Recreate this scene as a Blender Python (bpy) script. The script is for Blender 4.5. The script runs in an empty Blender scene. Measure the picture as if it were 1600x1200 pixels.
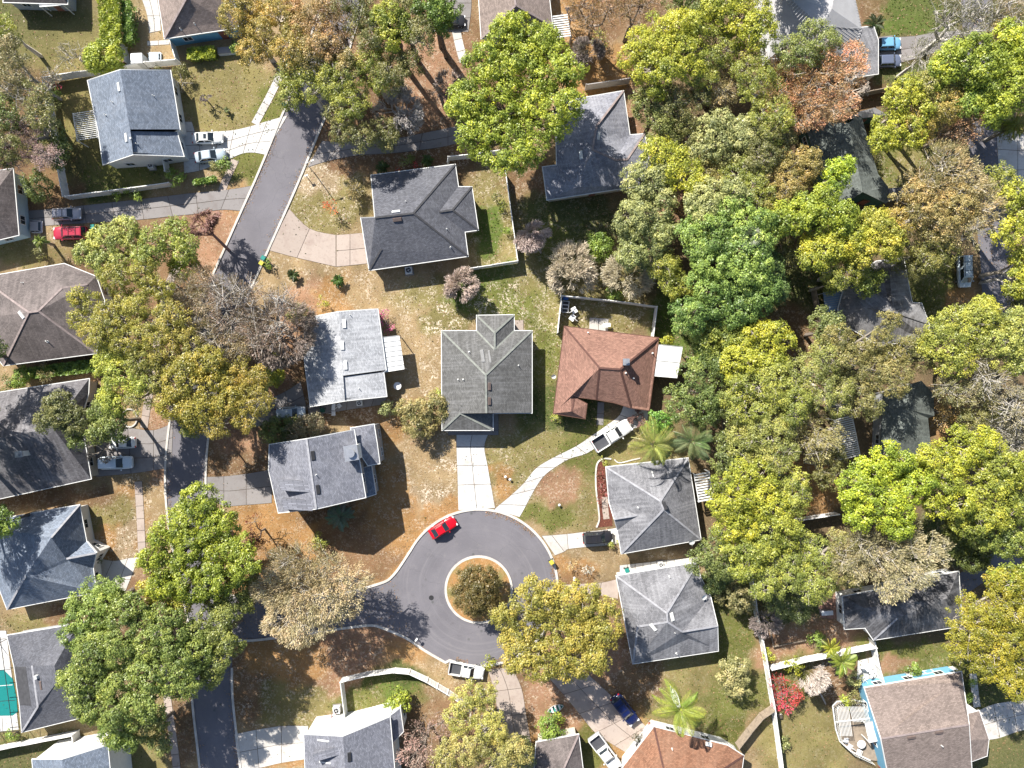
import bpy, math, random
import numpy as np
from mathutils import Vector, Matrix
random.seed(7); RNG = np.random.default_rng(11)
scene = bpy.context.scene
COL = scene.collection
# ------------------------------------------------------------------ camera, sky, sun, exposure
CAM_H = 100.0; PXM = 10.8           # drone height (m) and photo pixels per metre on the ground
cam_d = bpy.data.cameras.new('camera'); cam = bpy.data.objects.new('camera', cam_d); COL.objects.link(cam)
cam.location = (0, 0, CAM_H); cam.rotation_euler = (0, 0, 0)
cam_d.sensor_width = 36; cam_d.lens = 36*PXM*CAM_H/1600; cam_d.clip_end = 5000
scene.camera = cam
SUN_EL = 39.8; SUN_DX, SUN_DY = 0.586, -0.81      # horizontal direction the light travels
world = bpy.data.worlds.new('World'); scene.world = world; world.use_nodes = True
wn = world.node_tree.nodes; wn.clear()
sky = wn.new('ShaderNodeTexSky'); sky.sky_type = 'NISHITA'; sky.sun_disc = False
sky.sun_elevation = math.radians(SUN_EL); sky.sun_rotation = math.radians(-35.9)
bg = wn.new('ShaderNodeBackground'); bg.inputs['Strength'].default_value = 0.076
wo = wn.new('ShaderNodeOutputWorld')
world.node_tree.links.new(sky.outputs[0], bg.inputs[0]); world.node_tree.links.new(bg.outputs[0], wo.inputs[0])
sun_d = bpy.data.lights.new('sun', 'SUN'); sun_d.energy = 5.0; sun_d.angle = math.radians(0.5); sun_d.color = (1, 0.95, 0.87)
sun = bpy.data.objects.new('sun', sun_d); COL.objects.link(sun); sun.location = (-60, 80, 120)
ce = math.cos(math.radians(SUN_EL))
sun.rotation_euler = Vector((SUN_DX*ce, SUN_DY*ce, -math.sin(math.radians(SUN_EL)))).to_track_quat('-Z', 'Y').to_euler()
scene.view_settings.view_transform = 'Standard'; scene.view_settings.look = 'None'
scene.view_settings.exposure = 1.2; scene.view_settings.gamma = 1; scene.view_settings.use_curve_mapping = False
scene.cycles.max_bounces = 6; scene.cycles.diffuse_bounces = 3; scene.cycles.transmission_bounces = 3; scene.cycles.glossy_bounces = 2
scene.cycles.use_denoising = True

# ------------------------------------------------------------------ helpers
def P(px, py, h=0.0):
    """world point that stands at height h and is seen at pixel px,py of the 1600x1200 photograph"""
    k = (1-h/CAM_H)/PXM
    return ((px-800)*k, (600-py)*k, h)

def link(o, parent=None):
    COL.objects.link(o)
    if parent is not None: o.parent = parent
    return o

def tag(o, label=None, cat=None, group=None, kind=None):
    if label: o['label'] = label
    if cat: o['category'] = cat
    if group: o['group'] = group
    if kind: o['kind'] = kind
    return o

def empty(name, loc, rz=0, label=None, cat=None, group=None):
    o = bpy.data.objects.new(name, None); o.location = loc; o.rotation_euler = (0, 0, rz)
    o.empty_display_size = 0.5
    link(o); return tag(o, label, cat, group)

def copy_tree(o, parent=None):
    c = o.copy(); COL.objects.link(c)
    if parent is not None: c.parent = parent
    for ch in list(o.children): copy_tree(ch, c)
    return c

class MB:
    def __init__(s): s.v = []; s.f = []; s.mi = []; s.uv = None
    def add(s, vs, fs, mi=0):
        n = len(s.v); s.v += [tuple(v) for v in vs]
        s.f += [tuple(i+n for i in f) for f in fs]; s.mi += [mi]*len(fs); return s
    def box(s, c, d, rz=0, mi=0, taper=1.0):
        cx, cy, cz = c; dx, dy, dz = d[0]/2, d[1]/2, d[2]/2
        cr, sr = math.cos(rz), math.sin(rz); vs = []
        for z, t in ((-dz, 1.0), (dz, taper)):
            for x, y in ((-dx, -dy), (dx, -dy), (dx, dy), (-dx, dy)):
                x *= t; y *= t; vs.append((cx+x*cr-y*sr, cy+x*sr+y*cr, cz+z))
        return s.add(vs, [(0, 3, 2, 1), (4, 5, 6, 7), (0, 1, 5, 4), (1, 2, 6, 5), (2, 3, 7, 6), (3, 0, 4, 7)], mi)
    def beam(s, a, b, w, h, mi=0):
        a = Vector(a); b = Vector(b); d = b-a
        if d.length < 1e-6: return s
        d.normalize(); up = Vector((0, 0, 1)) if abs(d.z) < 0.95 else Vector((0, 1, 0))
        x = d.cross(up).normalized(); y = x.cross(d).normalized(); vs = []
        for p in (a, b):
            for i, j in ((-1, -1), (1, -1), (1, 1), (-1, 1)): vs.append(p+x*(i*w/2)+y*(j*h/2))
        return s.add(vs, [(0, 3, 2, 1), (4, 5, 6, 7), (0, 1, 5, 4), (1, 2, 6, 5), (2, 3, 7, 6), (3, 0, 4, 7)], mi)
    def prism(s, poly, z0, z1, mi=0):
        n = len(poly)
        if sum(poly[i][0]*poly[(i+1) % n][1]-poly[(i+1) % n][0]*poly[i][1] for i in range(n)) < 0: poly = poly[::-1]
        vs = [(p[0], p[1], z0) for p in poly]+[(p[0], p[1], z1) for p in poly]
        fs = [tuple(range(n, 2*n)), tuple(range(n-1, -1, -1))]+[(i, (i+1) % n, n+(i+1) % n, n+i) for i in range(n)]
        return s.add(vs, fs, mi)
    def cyl(s, c, r, h, n=12, mi=0, r2=None, axis='z'):
        r2 = r if r2 is None else r2; vs = []
        for k, rr in ((0, r), (1, r2)):
            for i in range(n):
                a = 2*math.pi*i/n; x, y, z = rr*math.cos(a), rr*math.sin(a), k*h
                if axis == 'y': x, y, z = x, z-h/2, y
                vs.append((c[0]+x, c[1]+y, c[2]+z))
        fs = [tuple(range(n-1, -1, -1)), tuple(range(n, 2*n))]+[(i, (i+1) % n, n+(i+1) % n, n+i) for i in range(n)]
        return s.add(vs, fs, mi)
    def build(s, name, mats, parent=None, loc=None, smooth=False, local=None):
        me = bpy.data.meshes.new(name)
        vs = s.v
        if local is not None: vs = [(v[0]-local[0], v[1]-local[1], v[2]-local[2]) for v in vs]
        me.from_pydata(vs, [], s.f)
        if not isinstance(mats, (list, tuple)): mats = [mats]
        for m in mats: me.materials.append(m)
        if len(mats) > 1: me.polygons.foreach_set('material_index', s.mi)
        if smooth: me.polygons.foreach_set('use_smooth', [True]*len(me.polygons))
        me.update()
        o = bpy.data.objects.new(name, me)
        if loc is not None: o.location = loc
        return link(o, parent)

def npmesh(name, verts, faces, mat, parent=None, attrs=None, smooth=False, loc=None):
    """fast mesh from numpy arrays; faces (n,k); attrs {name:(n,) per face}"""
    me = bpy.data.meshes.new(name); n, k = faces.shape
    me.vertices.add(len(verts)); me.vertices.foreach_set('co', verts.astype(np.float32).ravel())
    me.loops.add(n*k); me.loops.foreach_set('vertex_index', faces.astype(np.int32).ravel())
    me.polygons.add(n); me.polygons.foreach_set('loop_start', np.arange(0, n*k, k, dtype=np.int32))
    try: me.polygons.foreach_set('loop_total', np.full(n, k, dtype=np.int32))
    except Exception: pass
    me.update(calc_edges=True)
    if smooth: me.polygons.foreach_set('use_smooth', np.ones(n, dtype=bool))
    for a, arr in (attrs or {}).items():
        at = me.attributes.new(a, 'FLOAT', 'FACE'); at.data.foreach_set('value', arr.astype(np.float32))
    me.materials.append(mat)
    o = bpy.data.objects.new(name, me)
    if loc is not None: o.location = loc
    return link(o, parent)

# ------------------------------------------------------------------ materials
def nmat(name):
    m = bpy.data.materials.new(name); m.use_nodes = True; nt = m.node_tree
    b = nt.nodes['Principled BSDF']; b.inputs['Specular IOR Level'].default_value = 0.25
    return m, nt, b
def N(nt, t, **kw):
    n = nt.nodes.new(t)
    for k, v in kw.items():
        if k in n.inputs.keys(): n.inputs[k].default_value = v
        else: setattr(n, k, v)
    return n
def L(nt, a, b): nt.links.new(a, b)
def mixc(nt, fac, a, b, blend='MIX'):
    m = nt.nodes.new('ShaderNodeMix'); m.data_type = 'RGBA'; m.blend_type = blend
    for s, v in ((m.inputs[0], fac), (m.inputs[6], a), (m.inputs[7], b)):
        if hasattr(v, 'is_linked') or hasattr(v, 'links'): nt.links.new(v, s)
        elif isinstance(v, (int, float)): s.default_value = v
        else: s.default_value = (*v, 1) if len(v) == 3 else v
    return m.outputs[2]
def ramp(nt, inp, lo, hi, a=0.0, b=1.0):
    r = nt.nodes.new('ShaderNodeMapRange'); r.inputs[1].default_value = lo; r.inputs[2].default_value = hi
    r.inputs[3].default_value = a; r.inputs[4].default_value = b; nt.links.new(inp, r.inputs[0]); return r.outputs[0]
def noise(nt, scale, detail=3, vec=None, rough=0.55, dist=0.0):
    n = nt.nodes.new('ShaderNodeTexNoise'); n.inputs['Scale'].default_value = scale; n.inputs['Detail'].default_value = detail
    n.inputs['Roughness'].default_value = rough; n.inputs['Distortion'].default_value = dist
    if vec is not None: nt.links.new(vec, n.inputs['Vector'])
    return n.outputs[0]
def bump(nt, b, h, strength=0.3, dist=0.05):
    n = nt.nodes.new('ShaderNodeBump'); n.inputs['Strength'].default_value = strength; n.inputs['Distance'].default_value = dist
    nt.links.new(h, n.inputs['Height']); nt.links.new(n.outputs[0], b.inputs['Normal'])
def worldpos(nt): return nt.nodes.new('ShaderNodeNewGeometry').outputs['Position']
_mc = {}
def paint(name, col, rough=0.5, var=0.12, scale=3.0, metal=0.0, spec=0.25, bmp=0.0):
    if name in _mc: return _mc[name]
    m, nt, b = nmat(name); pos = worldpos(nt)
    n1 = noise(nt, scale, 4, pos); n2 = noise(nt, scale*9, 2, pos)
    f = ramp(nt, n1, 0.3, 0.7); c = mixc(nt, f, tuple(x*(1-var) for x in col), tuple(min(1, x*(1+var)) for x in col))
    f2 = ramp(nt, n2, 0.35, 0.65); c = mixc(nt, f2, c, mixc(nt, 0.5, c, tuple(x*(1-var*1.5) for x in col)))
    L(nt, c, b.inputs['Base Color']); b.inputs['Roughness'].default_value = rough
    b.inputs['Metallic'].default_value = metal; b.inputs['Specular IOR Level'].default_value = spec
    if bmp: bump(nt, b, n2, bmp)
    _mc[name] = m; return m
def carpaint(name, col, metal=0.0):
    if name in _mc: return _mc[name]
    m, nt, b = nmat(name); pos = worldpos(nt)
    c = mixc(nt, ramp(nt, noise(nt, 6, 3, pos), 0.3, 0.7), tuple(x*0.93 for x in col), col)
    L(nt, c, b.inputs['Base Color']); b.inputs['Roughness'].default_value = 0.3; b.inputs['Metallic'].default_value = metal
    b.inputs['Coat Weight'].default_value = 0.6 if max(col) > 0.05 else 0.2; b.inputs['Coat Roughness'].default_value = 0.08
    _mc[name] = m; return m
def roofmat(name, col, streak=0.35, lichen=(0.75, 0.75, 0.78), lich=0.25, row=0.16):
    """asphalt shingles: courses and tabs by UV (metres; v runs down the slope), run-off streaks, patches"""
    m, nt, b = nmat(name); uv = N(nt, 'ShaderNodeUVMap').outputs[0]; pos = worldpos(nt)
    br = N(nt, 'ShaderNodeTexBrick'); L(nt, uv, br.inputs['Vector'])
    br.inputs['Scale'].default_value = 1; br.inputs['Brick Width'].default_value = 0.33; br.inputs['Row Height'].default_value = row
    br.inputs['Mortar Size'].default_value = 0.012; br.inputs['Bias'].default_value = 0
    br.inputs['Color1'].default_value = (*[x*0.72 for x in col], 1); br.inputs['Color2'].default_value = (*[min(1, x*1.3) for x in col], 1)
    br.inputs['Mortar'].default_value = (*[x*0.4 for x in col], 1)
    mp = N(nt, 'ShaderNodeMapping'); L(nt, uv, mp.inputs['Vector']); mp.inputs['Scale'].default_value = (1.6, 0.13, 1)
    st = noise(nt, 1.5, 5, mp.outputs[0], 0.65)
    c = mixc(nt, ramp(nt, st, 0.48, 0.78, 0, streak), br.outputs[0], tuple(min(1, x*0.35+0.5*l) for x, l in zip(col, lichen)))
    c = mixc(nt, ramp(nt, st, 0.46, 0.22, 0, streak), c, tuple(x*0.45 for x in col))
    bl = noise(nt, 0.35, 4, pos); c = mixc(nt, ramp(nt, bl, 0.45, 0.7, 0, lich), c, tuple(l*0.5+x*0.5 for x, l in zip(col, lichen)))
    fine = noise(nt, 5, 5, pos, 0.8); c = mixc(nt, ramp(nt, fine, 0.35, 0.65, 0.38, 0), c, tuple(x*0.4 for x in col))
    L(nt, c, b.inputs['Base Color']); b.inputs['Roughness'].default_value = 0.85
    bump(nt, b, br.outputs['Fac'], -0.5, 0.02)
    return m
def concrete(name, col, stain=(0.30, 0.20, 0.15), amt=0.5):
    m, nt, b = nmat(name); pos = worldpos(nt); oi = N(nt, 'ShaderNodeObjectInfo')
    c = mixc(nt, oi.outputs['Random'], tuple(x*0.86 for x in col), tuple(min(1, x*1.08) for x in col))
    c = mixc(nt, ramp(nt, noise(nt, 0.5, 5, pos, 0.65), 0.5, 0.78, 0, amt), c, stain)
    c = mixc(nt, ramp(nt, noise(nt, 2.6, 4, pos, 0.7), 0.55, 0.75, 0, amt*0.6), c, tuple(x*0.5 for x in stain))
    c = mixc(nt, ramp(nt, noise(nt, 14, 3, pos), 0.3, 0.7, 0.18, 0), c, tuple(x*0.6 for x in col))
    L(nt, c, b.inputs['Base Color']); b.inputs['Roughness'].default_value = 0.9; bump(nt, b, noise(nt, 20, 3, pos), 0.2, 0.01)
    return m
def asphalt(name, cx, cy):
    m, nt, b = nmat(name); pos = worldpos(nt)
    c = mixc(nt, ramp(nt, noise(nt, 0.25, 4, pos), 0.3, 0.7), (0.130, 0.124, 0.137), (0.168, 0.160, 0.175))
    c = mixc(nt, ramp(nt, noise(nt, 7, 4, pos, 0.8), 0.3, 0.7, 0.35, 0), c, (0.08, 0.076, 0.088))
    c = mixc(nt, ramp(nt, noise(nt, 0.7, 6, pos, 0.75), 0.56, 0.74, 0, 0.45), c, (0.20, 0.19, 0.19))
    c = mixc(nt, ramp(nt, noise(nt, 0.45, 5, pos, 0.7), 0.40, 0.26, 0, 0.5), c, (0.075, 0.07, 0.075))
    # tyre-worn arcs round the turning circle
    sub = N(nt, 'ShaderNodeVectorMath', operation='SUBTRACT'); L(nt, pos, sub.inputs[0]); sub.inputs[1].default_value = (cx, cy, 0)
    ln = N(nt, 'ShaderNodeVectorMath', operation='LENGTH'); L(nt, sub.outputs[0], ln.inputs[0])
    sc = N(nt, 'ShaderNodeVectorMath', operation='SCALE'); L(nt, sub.outputs[0], sc.inputs[0]); sc.inputs['Scale'].default_value = 0.06
    cmb = N(nt, 'ShaderNodeCombineXYZ'); mu = N(nt, 'ShaderNodeMath', operation='MULTIPLY'); L(nt, ln.outputs['Value'], mu.inputs[0]); mu.inputs[1].default_value = 1.6
    L(nt, mu.outputs[0], cmb.inputs[0]); add = N(nt, 'ShaderNodeVectorMath', operation='ADD'); L(nt, cmb.outputs[0], add.inputs[0]); L(nt, sc.outputs[0], add.inputs[1])
    arcs = noise(nt, 1.4, 3, add.outputs[0], 0.6)
    near = ramp(nt, ln.outputs['Value'], 11.5, 14, 0.38, 0)
    mul = N(nt, 'ShaderNodeMath', operation='MULTIPLY'); L(nt, ramp(nt, arcs, 0.52, 0.7), mul.inputs[0]); L(nt, near, mul.inputs[1])
    c = mixc(nt, mul.outputs[0], c, (0.2, 0.19, 0.2))
    dk = N(nt, 'ShaderNodeTexVoronoi'); dk.inputs['Scale'].default_value = 0.35; L(nt, pos, dk.inputs['Vector'])
    c = mixc(nt, ramp(nt, dk.outputs['Distance'], 0.03, 0.10, 0.55, 0), c, (0.05, 0.055, 0.05))
    cr = N(nt, 'ShaderNodeTexVoronoi', feature='DISTANCE_TO_EDGE'); cr.inputs['Scale'].default_value = 0.11
    wv = N(nt, 'ShaderNodeVectorMath', operation='ADD'); nn = N(nt, 'ShaderNodeTexNoise'); nn.inputs['Scale'].default_value = 0.5; L(nt, pos, nn.inputs['Vector']); L(nt, pos, wv.inputs[0])
    ns = N(nt, 'ShaderNodeVectorMath', operation='SCALE'); L(nt, nn.outputs['Color'], ns.inputs[0]); ns.inputs['Scale'].default_value = 2.0; L(nt, ns.outputs[0], wv.inputs[1]); L(nt, wv.outputs[0], cr.inputs['Vector'])
    c = mixc(nt, ramp(nt, cr.outputs['Distance'], 0.0, 0.004, 0.3, 0), c, (0.045, 0.045, 0.05))
    L(nt, c, b.inputs['Base Color']); b.inputs['Roughness'].default_value = 0.9; bump(nt, b, noise(nt, 30, 2, pos), 0.25, 0.01)
    return m
def leafmat():
    m, nt, b = nmat('leaves'); nt.nodes.remove(b); out = nt.nodes['Material Output']
    oc = N(nt, 'ShaderNodeObjectInfo'); at = N(nt, 'ShaderNodeAttribute', attribute_name='tint')
    hs = N(nt, 'ShaderNodeHueSaturation'); L(nt, oc.outputs['Color'], hs.inputs['Color'])
    L(nt, ramp(nt, at.outputs['Fac'], 0, 1, 0.5, 1.6), hs.inputs['Value']); L(nt, ramp(nt, at.outputs['Fac'], 0, 1, 0.52, 0.462), hs.inputs['Hue'])
    L(nt, ramp(nt, at.outputs['Fac'], 0, 1, 0.92, 1.0), hs.inputs['Saturation'])
    d = N(nt, 'ShaderNodeBsdfDiffuse'); t = N(nt, 'ShaderNodeBsdfTranslucent'); g = N(nt, 'ShaderNodeBsdfGlossy'); g.inputs['Roughness'].default_value = 0.45
    L(nt, hs.outputs[0], d.inputs[0]); L(nt, mixc(nt, 0.25, hs.outputs[0], (0.4, 0.5, 0.02)), t.inputs[0]); g.inputs[0].default_value = (1, 1, 1, 1)
    m1 = N(nt, 'ShaderNodeMixShader'); m1.inputs[0].default_value = 0.25; L(nt, d.outputs[0], m1.inputs[1]); L(nt, t.outputs[0], m1.inputs[2])
    m2 = N(nt, 'ShaderNodeMixShader'); m2.inputs[0].default_value = 0.03; L(nt, m1.outputs[0], m2.inputs[1]); L(nt, g.outputs[0], m2.inputs[2])
    L(nt, m2.outputs[0], out.inputs[0]); return m
def barkmat():
    m, nt, b = nmat('bark'); oc = N(nt, 'ShaderNodeObjectInfo'); pos = worldpos(nt)
    c = mixc(nt, ramp(nt, noise(nt, 5, 4, pos), 0.35, 0.65, 0.4, 0), oc.outputs['Color'], (0.06, 0.045, 0.035))
    L(nt, c, b.inputs['Base Color']); b.inputs['Roughness'].default_value = 0.9; return m
LEAF = leafmat(); BARK = barkmat()
M_WHITE = paint('white_trim', (0.62, 0.62, 0.60), 0.5, 0.08)
M_VINYL = paint('white_vinyl', (0.70, 0.69, 0.66), 0.5, 0.14, 1.2)
M_GLASS, _nt, _b = nmat('window_glass'); _b.inputs['Base Color'].default_value = (0.02, 0.028, 0.035, 1); _b.inputs['Roughness'].default_value = 0.08; _b.inputs['Specular IOR Level'].default_value = 0.6
M_DARK = paint('dark_metal', (0.03, 0.03, 0.032), 0.5)
M_RUBBER = paint('tyre_rubber', (0.02, 0.02, 0.02), 0.9)
M_STEEL = paint('steel', (0.45, 0.46, 0.48), 0.35, metal=0.7)
M_RIB = paint('rib_grey', (0.33, 0.33, 0.33), 0.6)
M_WOOD = paint('weathered_wood', (0.26, 0.21, 0.16), 0.85, 0.25, 2)
M_GALV = paint('galvanised_vent', (0.62, 0.62, 0.60), 0.5)
M_BROWNV = paint('brown_vent', (0.12, 0.09, 0.08), 0.6)
M_CURB = paint('curb_concrete', (0.50, 0.47, 0.43), 0.9, 0.22, 0.9)
M_SLAB = concrete('pale_concrete', (0.48, 0.46, 0.43), (0.30, 0.21, 0.16), 0.6)
M_SLABW = concrete('bright_concrete', (0.50, 0.49, 0.47), (0.33, 0.25, 0.20), 0.7)
M_SLABP = concrete('stained_concrete', (0.36, 0.30, 0.26), (0.20, 0.14, 0.12), 0.6)
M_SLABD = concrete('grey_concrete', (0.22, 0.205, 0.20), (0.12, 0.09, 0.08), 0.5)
M_JOINT = paint('joint_soil', (0.08, 0.065, 0.05), 0.95)
CULX, CULY, _z = P(749, 918)
M_ASPH = asphalt('asphalt', CULX, CULY)

# ------------------------------------------------------------------ buildings
def inset(poly, d):
    n = len(poly); out = []
    for i in range(n):
        p0, p1, p2 = [Vector(poly[j][:2]) for j in (i-1, i, (i+1) % n)]
        a = (p1-p0).normalized(); b = (p2-p1).normalized()
        na = Vector((-a.y, a.x)); nb = Vector((-b.y, b.x)); s = na+nb
        if s.length < 1e-3: s = na
        s.normalize(); k = max(0.35, s.dot(na)); out.append((p1.x+s.x*d/k, p1.y+s.y*d/k))
    return out

WIN_FR = MB(); WIN_FR.box((0, 0, 0.5), (1.3, 0.10, 0.09)); WIN_FR.box((0, 0, -0.5), (1.3, 0.14, 0.09)); WIN_FR.box((-0.61, 0, 0), (0.08, 0.1, 0.91)); WIN_FR.box((0.61, 0, 0), (0.08, 0.1, 0.91)); WIN_FR.box((0, 0, 0), (0.05, 0.07, 0.91))
WIN_PN = MB(); WIN_PN.box((0, 0.0, 0), (1.14, 0.03, 0.91))
_wf = _wp = _df = None
def add_window(parent, x, y, z, rz, s=1.0):
    global _wf, _wp
    if _wf is None:
        o = WIN_FR.build('window', M_WHITE, parent); p = WIN_PN.build('pane', M_GLASS, o); _wf, _wp = o.data, p.data
    else:
        o = link(bpy.data.objects.new('window', _wf), parent); p = link(bpy.data.objects.new('pane', _wp), o)
    o.location = (x, y, z); o.rotation_euler = (0, 0, rz); o.scale = (s, 1, s); return o

class House: pass
def ray_roof(h, px, py):
    """where the view ray of a photo pixel meets the roof -> world point, face normal"""
    o = Vector((0, 0, CAM_H)); t = Vector(P(px, py, 0)); d = (t-o).normalized(); best = None
    for f in h.faces:
        a = [h.W[k] for k in f]
        for i in range(1, len(a)-1):
            v0, v1, v2 = a[0], a[i], a[i+1]; n = (v1-v0).cross(v2-v0)
            if n.length < 1e-6: continue
            n.normalize(); dn = d.dot(n)
            if abs(dn) < 1e-6: continue
            k = (v0-o).dot(n)/dn; p = o+d*k; ok = True
            for u, w in ((v0, v1), (v1, v2), (v2, v0)):
                if (w-u).cross(p-u).dot(n) < -1e-4: ok = False
            if ok and (best is None or k < best[2]): best = (p, n if n.z > 0 else -n, k)
    return best
def house(name, label, V, faces, outline, roof, wall, over=0.35, ridges=(), cap=None, trim=M_WHITE, cat='house', winstep=3.6, win=True, trimw=0.10):
    """V: {key:(px,py,h)}; faces: roof facets; outline: eave/gable ring; all walls drop to the ground"""
    h = House(); h.W = {k: Vector(P(*v)) for k, v in V.items()}; h.faces = [f.split() if isinstance(f, str) else f for f in faces]
    ring = outline.split() if isinstance(outline, str) else outline
    pts = [h.W[k] for k in ring]; n = len(pts)
    if sum(pts[i].x*pts[(i+1) % n].y-pts[(i+1) % n].x*pts[i].y for i in range(n)) < 0: ring = ring[::-1]; pts = pts[::-1]
    c = sum(pts, Vector())/n; base = Vector((c.x, c.y, 0)); h.base = base
    root = empty(name, base, label=label, cat=cat); h.root = root
    keys = list(h.W); idx = {k: i for i, k in enumerate(keys)}; nv = len(keys)
    vs = [tuple(h.W[k]-base) for k in keys]; T = 0.13
    vs += [(v[0], v[1], v[2]-T) for v in vs]; fs = []
    for f in h.faces:
        q = [idx[k] for k in f]; a = [Vector(vs[i]) for i in q]
        nz = sum(a[i].x*a[(i+1) % len(a)].y-a[(i+1) % len(a)].x*a[i].y for i in range(len(a)))
        if nz < 0: q = q[::-1]
        fs.append(tuple(q))
    ntop = len(fs); fs += [tuple(i+nv for i in f[::-1]) for f in fs]
    for i in range(n):
        a, b = idx[ring[i]], idx[ring[(i+1) % n]]; fs.append((a, a+nv, b+nv, b))
    me = bpy.data.meshes.new('roof'); me.from_pydata(vs, [], fs); me.materials.append(roof); me.update()
    uvl = me.uv_layers.new(name='UVMap')
    for p in me.polygons:
        nn = p.normal if p.normal.z > 0 else -p.normal; d = Vector((nn.x, nn.y, 0))
        d = d.normalized() if d.length > 1e-3 else Vector((0, -1, 0)); u = Vector((-d.y, d.x, 0)); dn = nn.cross(u)
        for li in p.loop_indices:
            co = me.vertices[me.loops[li].vertex_index].co; uvl.data[li].uv = (co.dot(u)+31.7, co.dot(dn)+17.3)
    ro = link(bpy.data.objects.new('roof', me), root); h.roof = ro
    # ridge and hip caps
    cm = cap or roof
    for r in ridges:
        a, b = r.split(); a, b = h.W[a]-base, h.W[b]-base; m = MB()
        m.beam(a+Vector((0, 0, 0.015)), b+Vector((0, 0, 0.015)), 0.26, 0.05); o = m.build('ridge_cap', cm, ro)
        if not o.data.uv_layers: o.data.uv_layers.new(name='UVMap')
    # fascia: thin board round the eaves, proud of the roof edge
    if trim:
        m = MB()
        rr = [(p.x-base.x, p.y-base.y) for p in pts]; ou = inset(rr, -trimw); 
        for i in range(n):
            j = (i+1) % n; z0, z1 = pts[i].z, pts[j].z
            a, b = rr[i], rr[j]; c1, d1 = ou[i], ou[j]
            m.add([(a[0], a[1], z0-0.2), (b[0], b[1], z1-0.2), (d1[0], d1[1], z1-0.2), (c1[0], c1[1], z0-0.2),
                   (a[0], a[1], z0-0.012), (b[0], b[1], z1-0.012), (d1[0], d1[1], z1-0.012), (c1[0], c1[1], z0-0.012)],
                  [(0, 1, 2, 3), (4, 7, 6, 5), (3, 2, 6, 7), (0, 4, 5, 1)])
        m.build('fascia', trim, ro)
    # walls
    wi = inset([(p.x-base.x, p.y-base.y) for p in pts], over); m = MB(); n2 = len(wi)
    for i in range(n2):
        j = (i+1) % n2; z0, z1 = pts[i].z-0.15, pts[j].z-0.15; a, b = wi[i], wi[j]
        m.add([(a[0], a[1], 0), (b[0], b[1], 0), (b[0], b[1], z1), (a[0], a[1], z0)], [(0, 1, 2, 3)])
    w = m.build('wall', wall, root); h.wall = w; did = False
    for i in range(n2):
        j = (i+1) % n2; a, b = Vector(wi[i]), Vector(wi[j]); ln = (b-a).length; zt = min(pts[i].z, pts[j].z)-0.3
        if ln < 2.2 or not win: continue
        d = (b-a)/ln; no = Vector((d.y, -d.x)); k = max(1, int(ln/winstep)); rz = math.atan2(d.y, d.x)
        for q in range(k):
            p = a+d*(ln*(q+0.5)/k)+no*0.02
            for z in ((1.45,) if zt < 4.2 else (1.45, 4.2)):
                if z+0.6 > zt: continue
                if not did and ln > 4 and q == k//2:
                    dm = MB(); dm.box((p.x, p.y, 1.05), (0.95, 0.09, 2.1), rz); do = dm.build('door', paint('door_paint', (0.25, 0.1, 0.07)), root)
                    hm = MB(); hp = p+no*0.08+d*0.35; hm.box((hp.x, hp.y, 1.0), (0.05, 0.06, 0.12), rz); hm.build('handle', M_STEEL, do); did = True; break
                add_window(w, p.x, p.y, z, rz)
    return h
def roof_box(h, px, py, w, l, hh=0.16, mat=M_GALV, name='roof_vent', along=True):
    """a vent or box lying on the slope; l runs down the slope (or across it when along is False)"""
    r = ray_roof(h, px, py)
    if not r: print('no roof at', px, py, h.root.name); return
    p, n, _ = r; d = Vector((n.x, n.y, 0)); d = d.normalized() if d.length > 0.02 else Vector((0, -1, 0))
    u = Vector((-d.y, d.x, 0)); dn = n.cross(u)
    if not along: u, dn = dn, u
    c = p-h.base; m = MB(); vs = []
    for z, t in ((-0.02, 1.0), (hh, 0.86)):
        for i, j in ((-1, -1), (1, -1), (1, 1), (-1, 1)): vs.append(c+u*(i*w/2*t)+dn*(j*l/2*t)+n*z)
    m.add(vs, [(0, 3, 2, 1), (4, 5, 6, 7), (0, 1, 5, 4), (1, 2, 6, 5), (2, 3, 7, 6), (3, 0, 4, 7)])
    return m.build(name, mat, h.roof)
def roof_pipe(h, px, py, r=0.05, hh=0.4, mat=M_GALV):
    q = ray_roof(h, px, py)
    if not q: print('no roof at', px, py); return
    c = q[0]-h.base; m = MB(); m.cyl((c.x, c.y, c.z-0.1), r, hh+0.1, 10); m.cyl((c.x, c.y, c.z-0.06), r*3, 0.12, 10, r2=r*1.1)
    return m.build('vent_pipe', mat, h.roof)
def chimney(h, px, py, w, d, hh, mat, rz=0.0, caps=True):
    q = ray_roof(h, px, py); c = q[0]-h.base; m = MB(); m.box((c.x, c.y, c.z+hh/2-0.4), (w, d, hh+0.8), rz)
    o = m.build('chimney', mat, h.roof)
    if caps:
        m = MB(); m.box((c.x, c.y, c.z+hh+0.05), (w+0.16, d+0.16, 0.1), rz); m.cyl((c.x, c.y, c.z+hh+0.1), min(w, d)*0.25, 0.35, 12); m.cyl((c.x, c.y, c.z+hh+0.45), min(w, d)*0.34, 0.05, 12)
        m.build('chimney_cap', M_STEEL, h.roof)
    return o
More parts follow.
